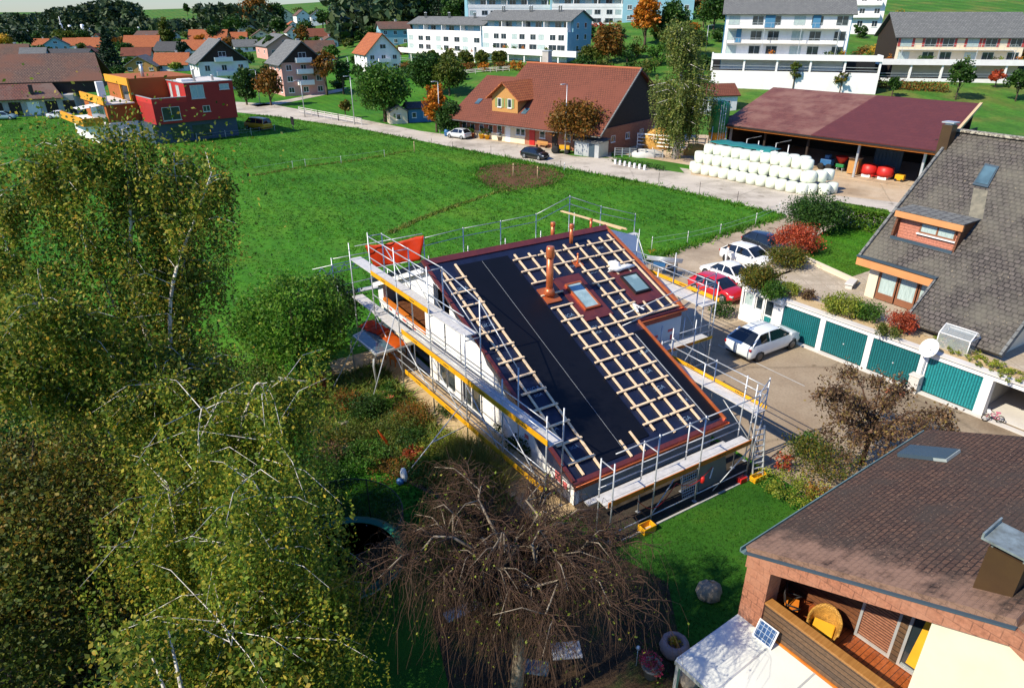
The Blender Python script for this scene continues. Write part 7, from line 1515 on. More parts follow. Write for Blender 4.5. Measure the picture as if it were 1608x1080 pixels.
X['tealtarp']=M('teal_tarp',(.02,.20,.18),(.015,.16,.15),r=.45,bump=.4,bs=2)
o=npmesh('tarpaulin_sheet',V,Fq,X['tealtarp'],t,smooth=True); o.modifiers.new('thick','SOLIDIFY').thickness=.03
# --- silo
p=gp(1122,247); t=thing('silo','green feed silo with orange hopper on steel legs beside the machine shed','silo',p,.3); s=depth(p)/FPX; rr=14*s
MB().lathe([(rr*.3,7.45),(rr*.8,7.25),(rr,6.9),(rr,3.4)],n=20).build('tank',X['green'],t); MB().lathe([(rr*1.01,3.42),(rr*.98,3.0),(rr*.25,1.3),(rr*.2,1.0)],n=20).build('hopper',X['siloorange'],t)
for k in range(4): a=k*1.571+.4; MB().tube((rr*1.05*math.cos(a),rr*1.05*math.sin(a),0),(rr*1.02*math.cos(a),rr*1.02*math.sin(a),4.2),.07).build('leg',X['silver'],t)
mb=MB(); 
for y_ in (-.2,.2): mb.tube((-rr*.2+y_,-rr*1.12,0),(-rr*.2+y_,-rr*1.12,7.4),.03)
for i in range(16): mb.tube((-rr*.2-.2,-rr*1.12,.4+i*.45),(-rr*.2+.2,-rr*1.12,.4+i*.45),.02,4)
mb.build('ladder',X['silver'],t); mb=MB(); mb.path([(-rr*.6,-rr*1.0,0),(-rr*.6,-rr*1.05,6.8),(-rr*.3,-rr*.6,7.4)],.06,6); mb.build('filling_pipe',X['steel'],t)
t=thing('hay_heap','heap of golden straw behind the yard fence','straw heap',gp(1035,233)); mb=MB(); mb.blob((0,0,.9),(2.6,1.6,1.9),random.Random(3),14,.12); mb.blob((1.6,.4,.7),(1.6,1.3,1.3),random.Random(5),12,.12); mb.build('heap',X['straw'],t); pq=np.random.default_rng(1).normal(0,1,(900,3)); pq/=np.linalg.norm(pq,axis=1)[:,None]; pq[:,2]=np.abs(pq[:,2]); leafmesh('loose_straw',pq*[2.7,1.7,1.9]+[0,0,.9],.5,X['l_straw'],t,4,aspect=.15)
t=thing('hay_heap','smaller heap of golden straw under the silo','straw heap',gp(1092,243)); mb=MB(); mb.blob((0,0,.4),(1.8,1.1,1.1),random.Random(7),14,.12); mb.build('heap',X['straw'],t)
t=thing('gravel_heap','pale gravel heap inside the farm paddock','gravel heap',gp(1015,246)); mb=MB(); mb.blob((0,0,.1),(2.4,1.2,.9),random.Random(9),14,.1); mb.build('heap',X['paleconc'],t)
house('small farm outbuilding with brick red roof behind the silo',gt(1125,178)+Vector((0,3,0)),.2,7,5,3.0,1.6,'white','tilered','x',.4,chim=None,win=[('F',2,1,.9,.9,1.6,2)])
# --- red and yellow modern buildings at the left
Rb=Fr(gp(262,226),gp(376,213)); t=thing('red_building','modern cube building with dark red cladding and blue grey ground floor','building',Rb.w(0,0),Rb.rz)
mb=MB(); mb.box(-1.5,0,0,11.3,9,2.9); mb.build('ground_floor',X['bluegrey'],t); mb=MB(); mb.box(-1.0,-.5,2.9,11.4,9,5.8); mb.build('middle_floor',X['redwall'],t)
mb=MB(); mb.box(4.0,-.5,5.8,11.4,9,8.4); mb.build('upper_floor',X['redwall'],t); mb=MB(); mb.box(-1.02,-.502,5.8,4.0,-.3,6.5); mb.box(-1.02,-.3,5.8,-.8,9,6.5); mb.build('terrace_parapet',X['redroofwall'],t)
mb=MB(); mb.box(-1.03,-.52,6.5,4.0,-.26,6.58); mb.box(-1.03,-.26,6.5,-.76,9.02,6.58); mb.box(3.92,-.55,8.4,11.46,-.25,8.5); mb.box(3.92,-.25,8.4,4.2,9.05,8.5); mb.box(11.2,-.25,8.4,11.46,9.05,8.5); mb.box(4.2,8.8,8.4,11.2,9.05,8.5); mb.build('parapet_cap',X['silver'],t); MB().box(4.2,-.25,8.35,11.2,8.8,8.42).build('flat_roof',X['paleconc'],t)
for f_,c_,w_,h_,pos in (('F',(5.8,7.1),2.0,1.9,-.5),('F',(10.0,7.6),1.5,.8,-.5),('F',(1.4,4.3),2.6,1.9,-.5),('F',(6.7,4.6),1.1,.9,-.5),('L',(2.5,7.1),1.4,1.7,4.0),('L',(5.5,7.1),1.0,2.0,4.0)): window(t,f_,c_,w_,h_,'silver','curtain' if c_[1]>6.5 else 'glass',pos=pos)
for x0 in (1.0,4.2): MB().box(x0,-.03,.4,x0+2.8,.0,2.3).build('shop_window',X['glass'],t)
for x0,h_ in ((6.4,1.6),(9.2,.7)): MB().lathe([(.18,0),(.18,h_),(.25,h_),(.25,h_+.12)],(x0,1.5,8.42),10).build('roof_vent',X['silver'],t)
MB().box(4.6,2,8.42,6.6,4,8.75).build('roof_hatch',X['whitepaint'],t)
Yo=Rb.w(-7.5,6.5); t=thing('yellow_building','modern terraced building with bright yellow parapets and rust coloured walls','building',Yo,Rb.rz+.0)
mb=MB(); mb.box(0,0,0,16,13,2.9); mb.build('ground_floor',X['whitepaint'],t); mb=MB(); mb.box(2.0,0,2.9,16,12,5.6); mb.box(6.0,.5,5.6,16,12,8.8); mb.build('walls',X['ochre'],t)
mb=MB(); mb.box(-1.8,-1.0,2.8,-1.55,12,3.9); mb.box(-1.55,-1.0,2.8,1.0,-.75,3.9); mb.box(1.6,-.6,5.5,1.85,12,6.6); mb.box(5.75,.2,7.9,6.0,12,9.0); mb.box(5.75,.2,5.6,6.0,.6,7.9); mb.box(5.75,4.5,5.6,6.0,4.8,7.9); mb.build('yellow_parapet',X['yelwall'],t)
mb=MB(); mb.box(-1.55,-.75,2.7,2,12,2.85); mb.box(1.85,-.4,5.45,6,12,5.62); mb.build('terrace_floor',X['paleconc'],t); MB().box(1.95,1,2.95,2.0,9,5.2).build('terrace_glazing',X['glassblue'],t); MB().box(5.96,.7,5.7,5.99,4.4,7.8).build('glazing',X['glass'],t); MB().box(2.0,2.2,5.65,3.0,3.0,8.6).build('white_pillar',X['whitepaint'],t); mb=MB(); mb.slab([(-1.2,2,4.9),(1.9,2,5.3),(1.9,5.5,5.3),(-1.2,5.5,4.9)],.06); mb.build('awning',X['whitepaint'],t); MB().lathe([(.25,0),(.25,1.9)],(9,3,8.8),10).build('flue',X['silver'],t); MB().box(6,.5,8.8,16,12,8.9).build('flat_roof',X['ochre'],t)
# --- long barn at the far left
B0=gt(-20,186);B1=gt(118,180); Fb=Fr(B0,B1); t=thing('long_barn','long old barn with weathered brown tiled roof at the left edge','barn',Fb.w(0,0),Fb.rz); sc_=Fb.L
mb=MB(); mb.box(-20,0,0,sc_+.5,11,3.6); mb.build('wall',X['concrete'],t); mb=MB(); mb.slab([(-20,-1.2,3.2),(sc_-1,-1.2,3.2),(sc_-3,3,5.6),(-20,3,5.6)],.2); mb.build('lower_roof',BR('rusty_tiles',(.19,.075,.05),(.14,.06,.045),(.06,.03,.025),.5,.5,.06,stain=(.15,.10,.08),ss=.2),t)
mb=MB(); mb.slab([(-20,3,5.8),(sc_+6,3,5.8),(sc_+4.5,12,10.5),(-20,12,10.5)],.2); mb.slab([(-20,12,10.5),(sc_+4.5,12,10.5),(sc_+6,21,5.8),(-20,21,5.8)],.2); mb.build('upper_roof',X['tilebr2'],t); mb=MB(); mb.box(-20,3.4,3.6,sc_+4.5,20.5,5.6); mb.build('upper_wall',X['darkwood'],t)
for i in range(6): MB().box(-2+i*3.0,-.04,.2,.0+i*3.0,-.002,2.6).build('barn_door',X['darkwood' if i%3 else 'whitepaint'],t)
MB().box(8,-.2,4.0,8.6,.5,5.6).build('chimney',X['black'],t)
# --- blocks beyond the street
hs('pink apartment house with grey roof and three white balconies',482,150,68,48,29,33,'y','pink','tilegr2',1.0,3,3,True,3,gable='darkwood',balc=3,ov=.9)
hs('white apartment house with dark gable and grey roof left of the pink one',358,140,74,40,30,33,'y','white','tilegr2',1.0,3,2,True,3,gable='darkwood',balc=2,ov=.9)
hs('white gabled house with bright orange roof and a pink balcony',604,112,54,26,27,27,'y','white','tileorange',1.3,3,2,True,3,balc=1)
hs('grey roofed house with pink wall peeping out behind the pink apartment house',450,92,56,18,16,33,'y','pink','tilegr2',1.2,3,1,False,2)
hs('brown roofed low house between the pink house and the orange roofed one',508,98,40,16,14,25,'x','white','tilebr2',.8,3,1)
t_=[ # label u vb w h r rz ridge wall roof
('white house with dark roof directly left of the white row houses',622,72,46,24,9,20,'x','bluewall','tilebr2'),('white cottage with brown roof below the orange farm roofs',532,58,30,14,9,15,'x','white','tilebr2'),('orange roofed farmhouse with white gable on the slope',555,36,26,12,9,18,'y','white','tileorange'),
('long orange roofed building along the slope',560,24,60,6,5,10,'x','cream','tileorange'),('chalet with dark brown roof high on the left slope',450,36,24,12,7,30,'y','cream','tilebr2'),('white house with brown roof on the left slope',478,37,22,11,8,30,'y','white','tilebr2'),('bright white house with grey roof on the slope',500,40,20,13,7,20,'y','white','tiledark'),
('small white house with red roof below the slope chalets',462,52,22,9,7,25,'y','white','tileorange'),('white gabled cottage with brown roof left of the yellow birch',462,62,20,10,8,30,'y','white','tilebr2'),('red roofed house hidden behind the brown cottage',500,68,34,10,10,10,'x','cream','tilered'),('white garage like house below the red roofed house',520,76,24,10,6,30,'y','white','tilebr2'),
('large orange hipped roof in the middle of the town',326,72,56,7,15,8,'x','cream','tileorange'),('red orange roof right below the large orange roof',312,86,52,7,13,6,'x','white','tileorange'),('dark slate roof with white gable frame',262,90,44,9,12,-12,'x','white','tiledark'),('orange roof with two dark dormers',222,80,50,6,15,10,'x','white','tileorange'),('brick red roof in front of the dark slate roof',215,96,40,8,10,14,'x','cream','tilered'),
('wide orange roof above the yellow building',270,112,48,10,15,8,'x','white','tileorange'),('grey brown hipped roof right behind the yellow building',222,114,46,9,14,12,'y','woodwarm','tilegr2'),('orange roof left of the tall conifer',140,80,34,6,12,8,'x','cream','tileorange'),('brick red roof in front of the long conifer',140,96,36,9,11,20,'y','cream','tilered'),
('turquoise house with dark blue roof beside the long barn',104,106,62,13,12,3,'x','tealwall','tiledark'),('white balconied house with orange shrub left of the turquoise house',58,108,32,22,7,20,'x','bluewall','tilegr2'),('brown roofed white house at the far left edge',18,106,50,15,17,14,'x','white','tilebr2'),('dark roofed house with white gable trim in the town',90,80,36,8,11,30,'y','bluewall','tiledark'),
('small orange roof at the left of the dark gabled house',64,76,22,5,8,8,'x','white','tileorange'),('orange roof right of the dark gabled house',112,76,22,5,9,8,'x','white','tileorange'),('brown roof before the factory',78,62,30,5,7,12,'x','white','tilebr2'),('red tower like roof beside the tall conifer',155,72,16,8,9,10,'y','cream','tileorange'),('long brown purple roof before the forest',240,64,56,6,7,4,'x','white','tilebr2'),
('white house with dark brown roof right of the orange hipped roof',388,56,26,12,8,20,'y','white','tilebr2'),('long white flat building beneath the slope trees',408,52,44,9,2,8,'x','white','tilegr2'),('brown gabled house below the long white building',412,66,30,8,9,20,'y','cream','tilebr2'),('grey roofed house left of the pink house behind the trees',388,82,34,8,9,25,'x','white','tilegr2'),('brown roofed house on the town edge near the slope',436,70,24,9,8,25,'y','cream','tilebr2'),
('orange roof peeping above the white dark gabled house',372,68,30,6,9,12,'x','white','tileorange')]
for i,a in enumerate(t_): hs(a[0],a[1],a[2],a[3],a[4],a[5],a[6],a[7],a[8],a[9],1.0 if a[7]=='y' else .75,3,1 if a[4]<14 else 2,i%2==0,2,ov=.6)
# --- factory
p=gt(78,62); s=depth(p)/FPX; t=thing('factory','long grey factory hall with white silos before the forest','factory',p,.02); MB().box(-85*s,0,0,80*s,40,11*s).build('hall',X['bluegrey'],t); MB().box(-86*s,-.5,11*s,81*s,40.5,12.5*s).build('roof_edge',X['silver'],t)
for x_,h_,r_ in ((10,21,2.6),(24,19,2.4),(28,16,2),(44,20,2.6),(52,15,3)): MB().lathe([(r_*s,11*s),(r_*s,h_*s),(r_*s*.6,(h_+1)*s)],(x_*s,10,0),12).build('silo',X['whitepaint'],t)
MB().tube((11*s,10,20*s),(11*s,10,32*s),.5*s).build('chimney',X['whitepaint'],t)
t=thing('chimney_stack','slim white chimney stack in front of the forest','chimney',gt(221,60)); s=depth(gt(221,60))/FPX; MB().lathe([(1.6*s,0),(1.3*s,14*s),(1.5*s,14*s),(1.5*s,15*s)],n=10).build('shaft',X['whitepaint'],t); MB().lathe([(1.1*s,15*s),(1.1*s,16*s)],n=10).build('rim',X['silver'],t)
# --- hillside terraces
def terrace(label,a,b,park,par,floors,fh,dep,setb,roof,x0,x1,wall,side,roofm,nop,ncol,shut=None,name='terrace_house',plinth=0.0,chims=0,blue=(),balcony=True,ov=.8,drop=3.0,attic=False):
    f=Fr(a,b); L=f.L; t=thing(name,label,'apartment block',f.o,f.rz); z=plinth
    if plinth>0: MB().box(0,0,-drop,L,.4,plinth).build('retaining_wall',X['white'],t)
    pier=.35; n=nop
    for i in range(n+1): x=i*(L-pier)/n; MB().box(x,0,z,x+pier,.5,z+park).build('carport_pillar',X['whitepaint'],t)
    MB().box(0,6.0,z-drop,L,6.2,z+park).build('carport_back',X['black'],t); MB().box(0,.5,z-.2,L,6.0,z+.02).build('carport_floor',X['darkwood'],t)  # back and floor coloured dark: the carport's deep shade painted in
    mb=MB(); mb.box(0,-.3,z+park,L,.1,z+park+par); mb.box(0,.1,z+park,L,setb+.2,z+park+.25); mb.box(L-.3,.1,z+park+.25,L,setb+1,z+park+par); mb.box(0,.1,z+park+.25,.3,setb+1,z+park+par); mb.build('terrace_parapet',X['white'],t)
    mb=MB(); mb.box(.4,.2,z+.35,L-.4,.26,z+.42); mb.box(.4,.2,z+.9,L-.4,.26,z+.98); mb.build('carport_railing',X['silver'],t)
    zb=z+park+.25; H_=floors*fh; X0,X1=L*x0,L*x1
    setA=setb; mb=MB(); mb.box(X0,setb,zb-4,X1,setb+dep,zb+(H_-fh if attic else H_)); mb.build('wall',X[wall],t)
    if attic:
        setA=setb+2.2; MB().box(X0,setA,zb+H_-fh,X1,setb+dep,zb+H_).build('attic_storey',X[side],t); MB().box(X0,setb-.06,zb+H_-fh,X1,setb+.12,zb+H_-fh+1.0).build('roof_terrace_parapet',X[wall],t)
        for i in range(ncol//2): MB().box(X0+(X1-X0)*(i+.9)/(ncol//2)-.1,setA-1.6,zb+H_-fh,X0+(X1-X0)*(i+.9)/(ncol//2)+.1,setA-.003,zb+H_-.3).build('terrace_screen',X['whitepaint'],t)
    y0,y1=(setA-1.0 if attic else setb),setb+dep; ym=(y0+y1)/2
    for xx,xa,xb,s in ((X1+.06,X1-.02,X1+.12,1),(X0-.06,X0-.12,X0+.02,-1)): (MB().box(xa,setb-.01,zb-4,xb,setb+dep+.01,zb+H_-fh).box(xa,setA,zb+H_-fh,xb,setb+dep+.01,zb+H_) if attic else MB().box(xa,setb-.01,zb-4,xb,setb+dep+.01,zb+H_)).add([(xx,y0,zb+H_),(xx,y1,zb+H_),(xx,ym,zb+H_+roof)],[(0,1,2) if s>0 else (0,2,1)]).build('side_wall',X[side],t)
    k=roof/(dep/2); mb=MB(); oz=ov*k
    mb.slab([(X0-ov,y0-ov,zb+H_-oz+.2),(X1+ov,y0-ov,zb+H_-oz+.2),(X1+ov,ym,zb+H_+roof+.2),(X0-ov,ym,zb+H_+roof+.2)],.2); mb.slab([(X0-ov,ym,zb+H_+roof+.2),(X1+ov,ym,zb+H_+roof+.2),(X1+ov,y1+ov,zb+H_-oz+.2),(X0-ov,y1+ov,zb+H_-oz+.2)],.2); rf=mb.build('roof',X[roofm],t)
    for fl in range(floors):
        for i in range(ncol):
            xc=X0+(X1-X0)*(i+.5+(.08 if i%2 else -.08))/ncol; wd=(X1-X0)/ncol*(.55 if not attic else (.82,.58,.66)[fl]); window(t,'F',(xc,zb+fl*fh+fh*(.5 if not attic else (.46,.5,.48)[fl])),min(wd,2.6),fh*(.62 if not attic else (.8,.5,.72)[fl]),'silver' ,'curtain' if (i*7+fl*3)%3==0 else 'glass',pos=setA if (attic and fl==floors-1) else setb,shut=shut if fl==floors-1 else None,sill=False)
    for fl in range(floors):
        window(t,'R',(ym-dep*.15,zb+fl*fh+fh*.55),1.0,1.3,'whitepaint','glass',pos=X1+.12); window(t,'R',(ym+dep*.18,zb+fl*fh+fh*.55),1.0,1.3,'whitepaint','glass',pos=X1+.12)
    if balcony:
        for fl in range(1,floors):
            mb=MB(); mb.box(X0+.5,setb-1.7,zb+fl*fh-.12,X1-2,setb,zb+fl*fh); b_=mb.build('balcony',X['paleconc'],t); mb=MB()
            mb.box(X0+.5,setb-1.7,zb+fl*fh+.9,X1-2,setb-1.64,zb+fl*fh+.97)
            for i in range(ncol*3+1): x=X0+.55+(X1-2.6-X0)*i/(ncol*3); mb.box(x,setb-1.69,zb+fl*fh,x+.05,setb-1.65,zb+fl*fh+.9)
            mb.build('railing',X['silver'],b_)
        for i in range(4): x=X0+.6+(X1-2.8-X0)*i/3; MB().box(x,setb-1.68,zb,x+.12,setb-1.56,zb+(floors-1)*fh).build('balcony_post',X['silver'],t)
    for (fa,fb,z0,z1) in blue: MB().box(X0+(X1-X0)*fa,setb-.25,zb+z0,X0+(X1-X0)*fb,setb-.003,zb+z1).build('blue_panel',X['midblue'],t)
    for i in range(chims):
        x=X0+(X1-X0)*(i+.35)/chims
        for dx in (0,.7): MB().lathe([(.16,-.3),(.16,1.5),(.22,1.5),(.22,1.7)],(x+dx,ym-1,zb+H_+roof*.8),8).build('flue',X['silver'],rf)
    rng=np.random.default_rng(int(L*10)); 
    for i in range(8):
        x=rng.uniform(1,L-1); leafmesh('terrace_plants',rng.normal(0,.3,(70,3))*[1.0,.5,.8]+[x,.8,z+park+par+.2],.3,X[['l_mid','l_dark','l_orange','l_yg'][i%4]],t,i)
    return f
fA=terrace('white and blue hillside apartment block with balconies above an open car deck',gt(1112,139),gt(1374,149),2.1,1.1,3,2.75,10,3.2,2.6,.06,.80,'white','midblue','tilegr2',5,6,name='terrace_house',plinth=3.4,blue=((.32,.40,5.6,8.0),(.70,.76,5.6,8.0),(.10,.14,2.8,5.5)))
fB=terrace('pale apartment house with red shutters above an open car deck at the upper right',gt(1376,128),gt(1625,134),2.6,1.1,2,2.6,12,3.4,4.2,.12,.92,'cream','darkwood','tilegr2',5,6,shut='shutter',plinth=.6,balcony=True)
fC1=terrace('left half of the white row houses above the ball shaped trees',gt(628,96),gt(746,99),2.6,1.4,3,2.7,9,3.0,1.8,.02,.98,'white','bluewall','tilegr2',6,8,chims=3,balcony=False,attic=True)
fC2=terrace('right half of the white row houses with the pale blue end wall',gt(750,99),gt(905,103),2.6,1.4,3,2.7,10,2.2,2.2,.0,.86,'white','bluewall','tilegr2',6,9,chims=3,balcony=False,attic=True)
pD=gt(760,70); 
fD1=terrace('upper white row houses on the hill behind the lower row',at(735,56,245),at(868,58,250),2.2,1.3,3,2.8,9,2.5,1.8,.02,.98,'white','bluewall','tilegr2',6,8,chims=3,balcony=False,attic=True,drop=12)
fD2=terrace('right end of the upper white row houses with a pale blue gable wall',at(866,55,243),at(985,57,243),2.2,1.3,3,2.8,9,2.0,1.8,.0,.95,'white','bluewall','tilegr2',5,7,chims=2,balcony=False,attic=True,drop=12)
house('white block with yellow shrubs between the two hillside apartment houses',gt(1375,62)+Vector((0,12,2)),-.35,11,10,13,2,'white','tilegr2','x',.5,[('F',3,4,1.4,1.5,1.6,3)],[('F',0,3.2,9,'whitepaint'),('F',0,6.2,9,'whitepaint')],None,sidewall=None)
house('flat pale blue building on the hill behind the orange tree',gt(1045,40)+Vector((0,14,0)),-.2,22,9,8,1.2,'bluewall','tilegr2','x',.4,[('F',5,2,1.4,1.3,2,3)])
house('dark brown building at the hill top right of the orange tree',gt(1130,14)+Vector((0,20,0)),-.2,14,9,6,2.5,'brownwood','tilebr2','x',.6,[('F',4,2,1.2,1.2,1.6,2.6)])
# garden sheds by the street
house('small cream garden shed with pointed roof beside the street',gp(618,195)+Vector((.5,1.5,0)),.35,3.2,2.8,2.1,.9,'cream','tilegr2','y',.25,[('F',1,1,.8,1.0,1.2,2)],name='garden_shed',cat='shed')
house('small blue garden shed right of the cream one',gp(650,193)+Vector((.5,2.2,0)),.35,4.2,3.4,2.4,.8,'midblue','tiledark','x',.3,[('F',2,1,.8,.9,1.3,2)],name='garden_shed',cat='shed')
t=thing('rain_barrel','blue rain barrel next to the silver car','barrel',gp(702,214)); MB().lathe([(.38,0),(.45,.3),(.45,.8),(.38,1.05),(.1,1.08)],n=14).build('barrel_body',X['blueplastic'],t); MB().lathe([(.46,.5),(.47,.54),(.46,.58)],n=14).build('hoop',X['black'],t)
# ------------------------------------------------------------ background trees
def tp(label,u,vb,vt,wpx,mat,seed,n=1100,group=None,ls=None,kind='tree',cb=None,zc=-.55,base=None,inner=.45,trunk=None):
    p=gt(u,vb) if base is None else base; s=depth(p)/FPX; h=(vb-vt)*s*1.02; r=wpx*s/2; l=ls or max(.22,min(1.6,s*4.0)); n=int(n*1.7); cb=(cb*.55 if cb else cb)
    if kind=='conifer': return conifer(label,p,h,r,n,l,seed,group=group)
    return tree(label,p,h,r,X[mat],n,l,seed,group=group,cb=cb,zc=zc,inner=inner,trunk=trunk)
tp('autumn tree with rust orange leaves before the farmhouse gable',903,240,160,104,'l_rust',201,4200,cb=2.0)
tp('large round green lime tree behind the wooden rail fence',605,192,102,92,'l_mid',202,5200,cb=1.2,zc=-.75)
tp('dark green tree between the large lime tree and the white terraces',672,150,84,62,'l_dark',203,2600,cb=1.0,zc=-.8); tp('olive green tree left of the farmhouse roof',706,152,92,58,'l_lime',204,2400,cb=1.0,zc=-.8)
tp('bright orange tree beside the garden sheds',686,208,138,40,'l_orange',205,2200,cb=1.0,zc=-.7); tp('dark green bush tree left of the farmhouse wall',706,212,160,48,'l_dark',206,1800,cb=.3,zc=-.9)
tp('small round autumn tree beside the pink apartment house',426,166,110,44,'l_rust',207,1600,cb=1.6); tp('round green tree left of the small autumn tree',388,165,110,42,'l_dark',208,1700,cb=.8,zc=-.8); tp('slim dark young tree in the meadow before the lime tree',543,186,156,20,'l_brown',209,500)
tp('tall dark conifer behind the yellow building',176,108,48,54,'l_con',210,2600,kind='conifer'); tp('dark green poplar like tree in the middle of the town',266,74,34,26,'l_lime',211,1200,cb=1,zc=-.9)
for i,(u,vb,vt,w_,m) in enumerate(((38,80,52,34,'l_con'),(105,74,50,36,'l_lime'),(128,72,50,30,'l_dark'),(290,92,68,20,'l_con'),(316,74,56,18,'l_orange'),(480,92,42,26,'l_mixed'),(8,82,56,30,'l_yellow'),(345,70,44,40,'l_dark'),(372,58,28,44,'l_dark'),(428,92,60,26,'l_dark'),(440,62,30,24,'l_dark'),(522,104,72,26,'l_mid'),(514,150,84,42,'l_rust'),(540,148,96,36,'l_dark'),(200,62,46,30,'l_dark'),(18,70,56,34,'l_dark'),(508,52,20,24,'l_dark'),(586,64,44,22,'l_dark'),(130,84,70,16,'l_lime'),(278,112,100,22,'l_yg'),(64,98,86,18,'l_orange'),(390,110,84,28,'l_mid'))):
    tp(['dark spruce before the factory','olive tree right of the factory silos','dark tree between factory and tall conifer','small blue spruce beside the slate roof','orange tree in front of the large orange roof','yellow green birch among the slope houses','yellow tree at the far left edge','dark round tree right of the orange hipped roof','dark oak below the green hill','dark bush tree beside the brown town house','dark tree beside the slope chalet','green tree above the pink apartment house','rust coloured tree right of the pink apartment house','dark tree behind the street lamp at the pink house','dark tree right behind the tall conifer','dark tree at the left edge of the factory','dark slope tree above the white cottages','dark tree beside the white orange roofed house','small olive tree beside the brick red roof','yellow bush before the wide orange roof','orange shrub on the balcony house','green tree between the two apartment houses'][i],u,vb,vt,w_,m,220+i,700)
tp('mixed brown and green oak wood edge at the hill foot',408,50,-4,54,'l_mixed',250,2600,cb=1,zc=-.9); tp('dark green oak at the edge of the brown wood',432,46,8,40,'l_dark',251,1600,cb=1,zc=-.9)
# trees of the slope and the upper middle
tp('tall bright orange maple above the farmhouse',1012,72,-2,44,'l_orange',260,2600,cb=2); tp('dark green maple right of the orange maple',1052,66,6,56,'l_dark',261,2400,cb=1,zc=-.8); tp('rust and green tree before the orange maple',955,100,44,52,'l_rust',262,2200,cb=1,zc=-.8); tp('broad green and orange tree on the slope above the birch',1068,92,40,78,'l_lime',263,2600,cb=1,zc=-.8); tp('olive shrubby tree at the slope path',930,102,72,46,'l_lime',264,1000,cb=.5,zc=-.9); tp('dark tree with yellow edge at the upper slope',1120,48,-4,58,'l_dark',265,2200,cb=1); tp('yellow birch beside the dark slope tree',1104,44,8,22,'l_yellow',266,700)
tp('small dark fruit tree left of the white retaining wall',1102,126,90,30,'l_dark',267,900); tp('green bushy tree beside the pale blue end wall',898,82,58,24,'l_mid',268,800,cb=.5,zc=-.9); tp('dark ball bush before the red hedge on the slope',925,62,44,20,'l_dark',269,600,cb=.3,zc=-.9)
for i,(u,vb,vt,w_,m) in enumerate(((1244,144,100,26,'l_lime'),(1318,148,112,24,'l_brown'),(1400,152,122,22,'l_dark'),(1500,157,98,44,'l_dark'),(1594,160,112,46,'l_dark'),(1562,138,112,24,'l_red'),(1180,128,96,24,'l_lime'))):
    tp(['thin young tree before the white retaining wall','thin bare young tree right of the first thin tree','small dark tree before the red hedge','dark fruit tree on the lawn before the pale house','dark fruit tree at the right edge of the lawn','small red maple before the car deck','thin yellow young tree at the left end of the retaining wall'][i],u,vb,vt,w_,m,280+i,[260,160,500,1100,1100,400,300][i],trunk=.12)
for i,u in enumerate((679,706,731,757,783)): tp('clipped ball tree in the row before the white terraces',u,106,82,24,'l_lime',300+i,900,'clipped ball trees before the white terraces',cb=1.2,zc=-1,inner=.8)
for i,(u,vb,m) in enumerate(((640,112,'l_rust'),(662,112,'l_orange'),(700,112,'l_rust'),(722,113,'l_red'),(742,113,'l_rust'),(765,113,'l_orange'),(788,112,'l_rust'),(812,112,'l_orange'))): p=gt(u,vb); shrub('autumn coloured shrub below the ball trees',p,2.4,2.6,X[m],420,.45,310+i,group='autumn shrubs below the ball trees')
p=gt(698,74)+Vector((0,-4,4)); shrub('scarlet bush on the terrace of the white row houses',p,3.2,4.0,X['l_red'],500,.5,330); shrub('red hedge above the slope path',gt(935,52),2.6,6,X['l_red'],700,.5,331,ry=2); shrub('yellow shrub between the two hillside apartment blocks',gt(1372,92),3.4,2.4,X['l_yellow'],600,.4,332); shrub('rust red shrub beside the yellow one',gt(1350,92),3.0,2.2,X['l_rust'],500,.4,333); shrub('yellow bush at the upper gap between the apartment houses',gt(1408,40),4,3,X['l_yellow'],500,.5,334)
t=thing('hedge','red and green hedge in front of the pale apartment house car deck','hedge',gt(1430,142)); rng=np.random.default_rng(7); n=1600; a=gt(1372,138);b=gt(1485,146); f_=rng.random(n); pts=np.outer(1-f_,np.array(a-t.location))+np.outer(f_,np.array(b-t.location)); pts+=rng.normal(0,.5,(n,3))*[1,1,.4]; pts[:,2]+=rng.random(n)*1.6; leafmesh('foliage',pts,.35,X['l_rust'],t,7); mb=MB()
for i in range(5): q=(a-t.location).lerp(b-t.location,(i+.5)/5); mb.tube(q,q+Vector((0,0,1.2)),.05,5)
mb.build('stem',X['bark'],t)
# willow like birch beside the silo
p=gp(1060,249); rng=np.random.default_rng(12); s=depth(p)/FPX; hh=182*s; t=thing('weeping_birch_tree','tall olive green weeping birch between the farmhouse and the silo','tree',p); mb=MB(); mb.path([(0,0,-.2),(.1,0,hh*.3),(-.2,0,hh*.6),(-.9,.2,hh*.93)],[.55,.42,.28,.05],8); L=[]
for k in range(75):
    f_=.25+.7*rng.random()**1.2; a=rng.random()*6.283; r_=min(5.0,(1.12-f_)*8.5)*(.5+.5*rng.random()); z0=hh*f_; d=np.array([math.cos(a),math.sin(a),0]); x0=np.array([-.9*f_*f_,0,z0]); q=[x0,x0+d*r_*.5+[0,0,1.2],x0+d*r_+[0,0,.9]]; mb.path(q,[.09,.05,.02],5)
    for j in range(9): u_=.2+.8*rng.random(); L.append(strands(x0+(q[2]-x0)*u_+[0,0,.8],4,rng,4.2*(.6+.5*(1-f_)),.45,.30,.1))
leafmesh('crown',np.vstack(L),.32,X['l_willow'],t,12,hang=.2); mb.build('trunk',X['birchbark'],t); P3=rng.normal(0,.45,(700,3))*[1,1,2.2]+[0,0,2.2]; P3[:,2]=np.abs(P3[:,2]); leafmesh('ivy',P3,.22,X['l_dark'],t,4)
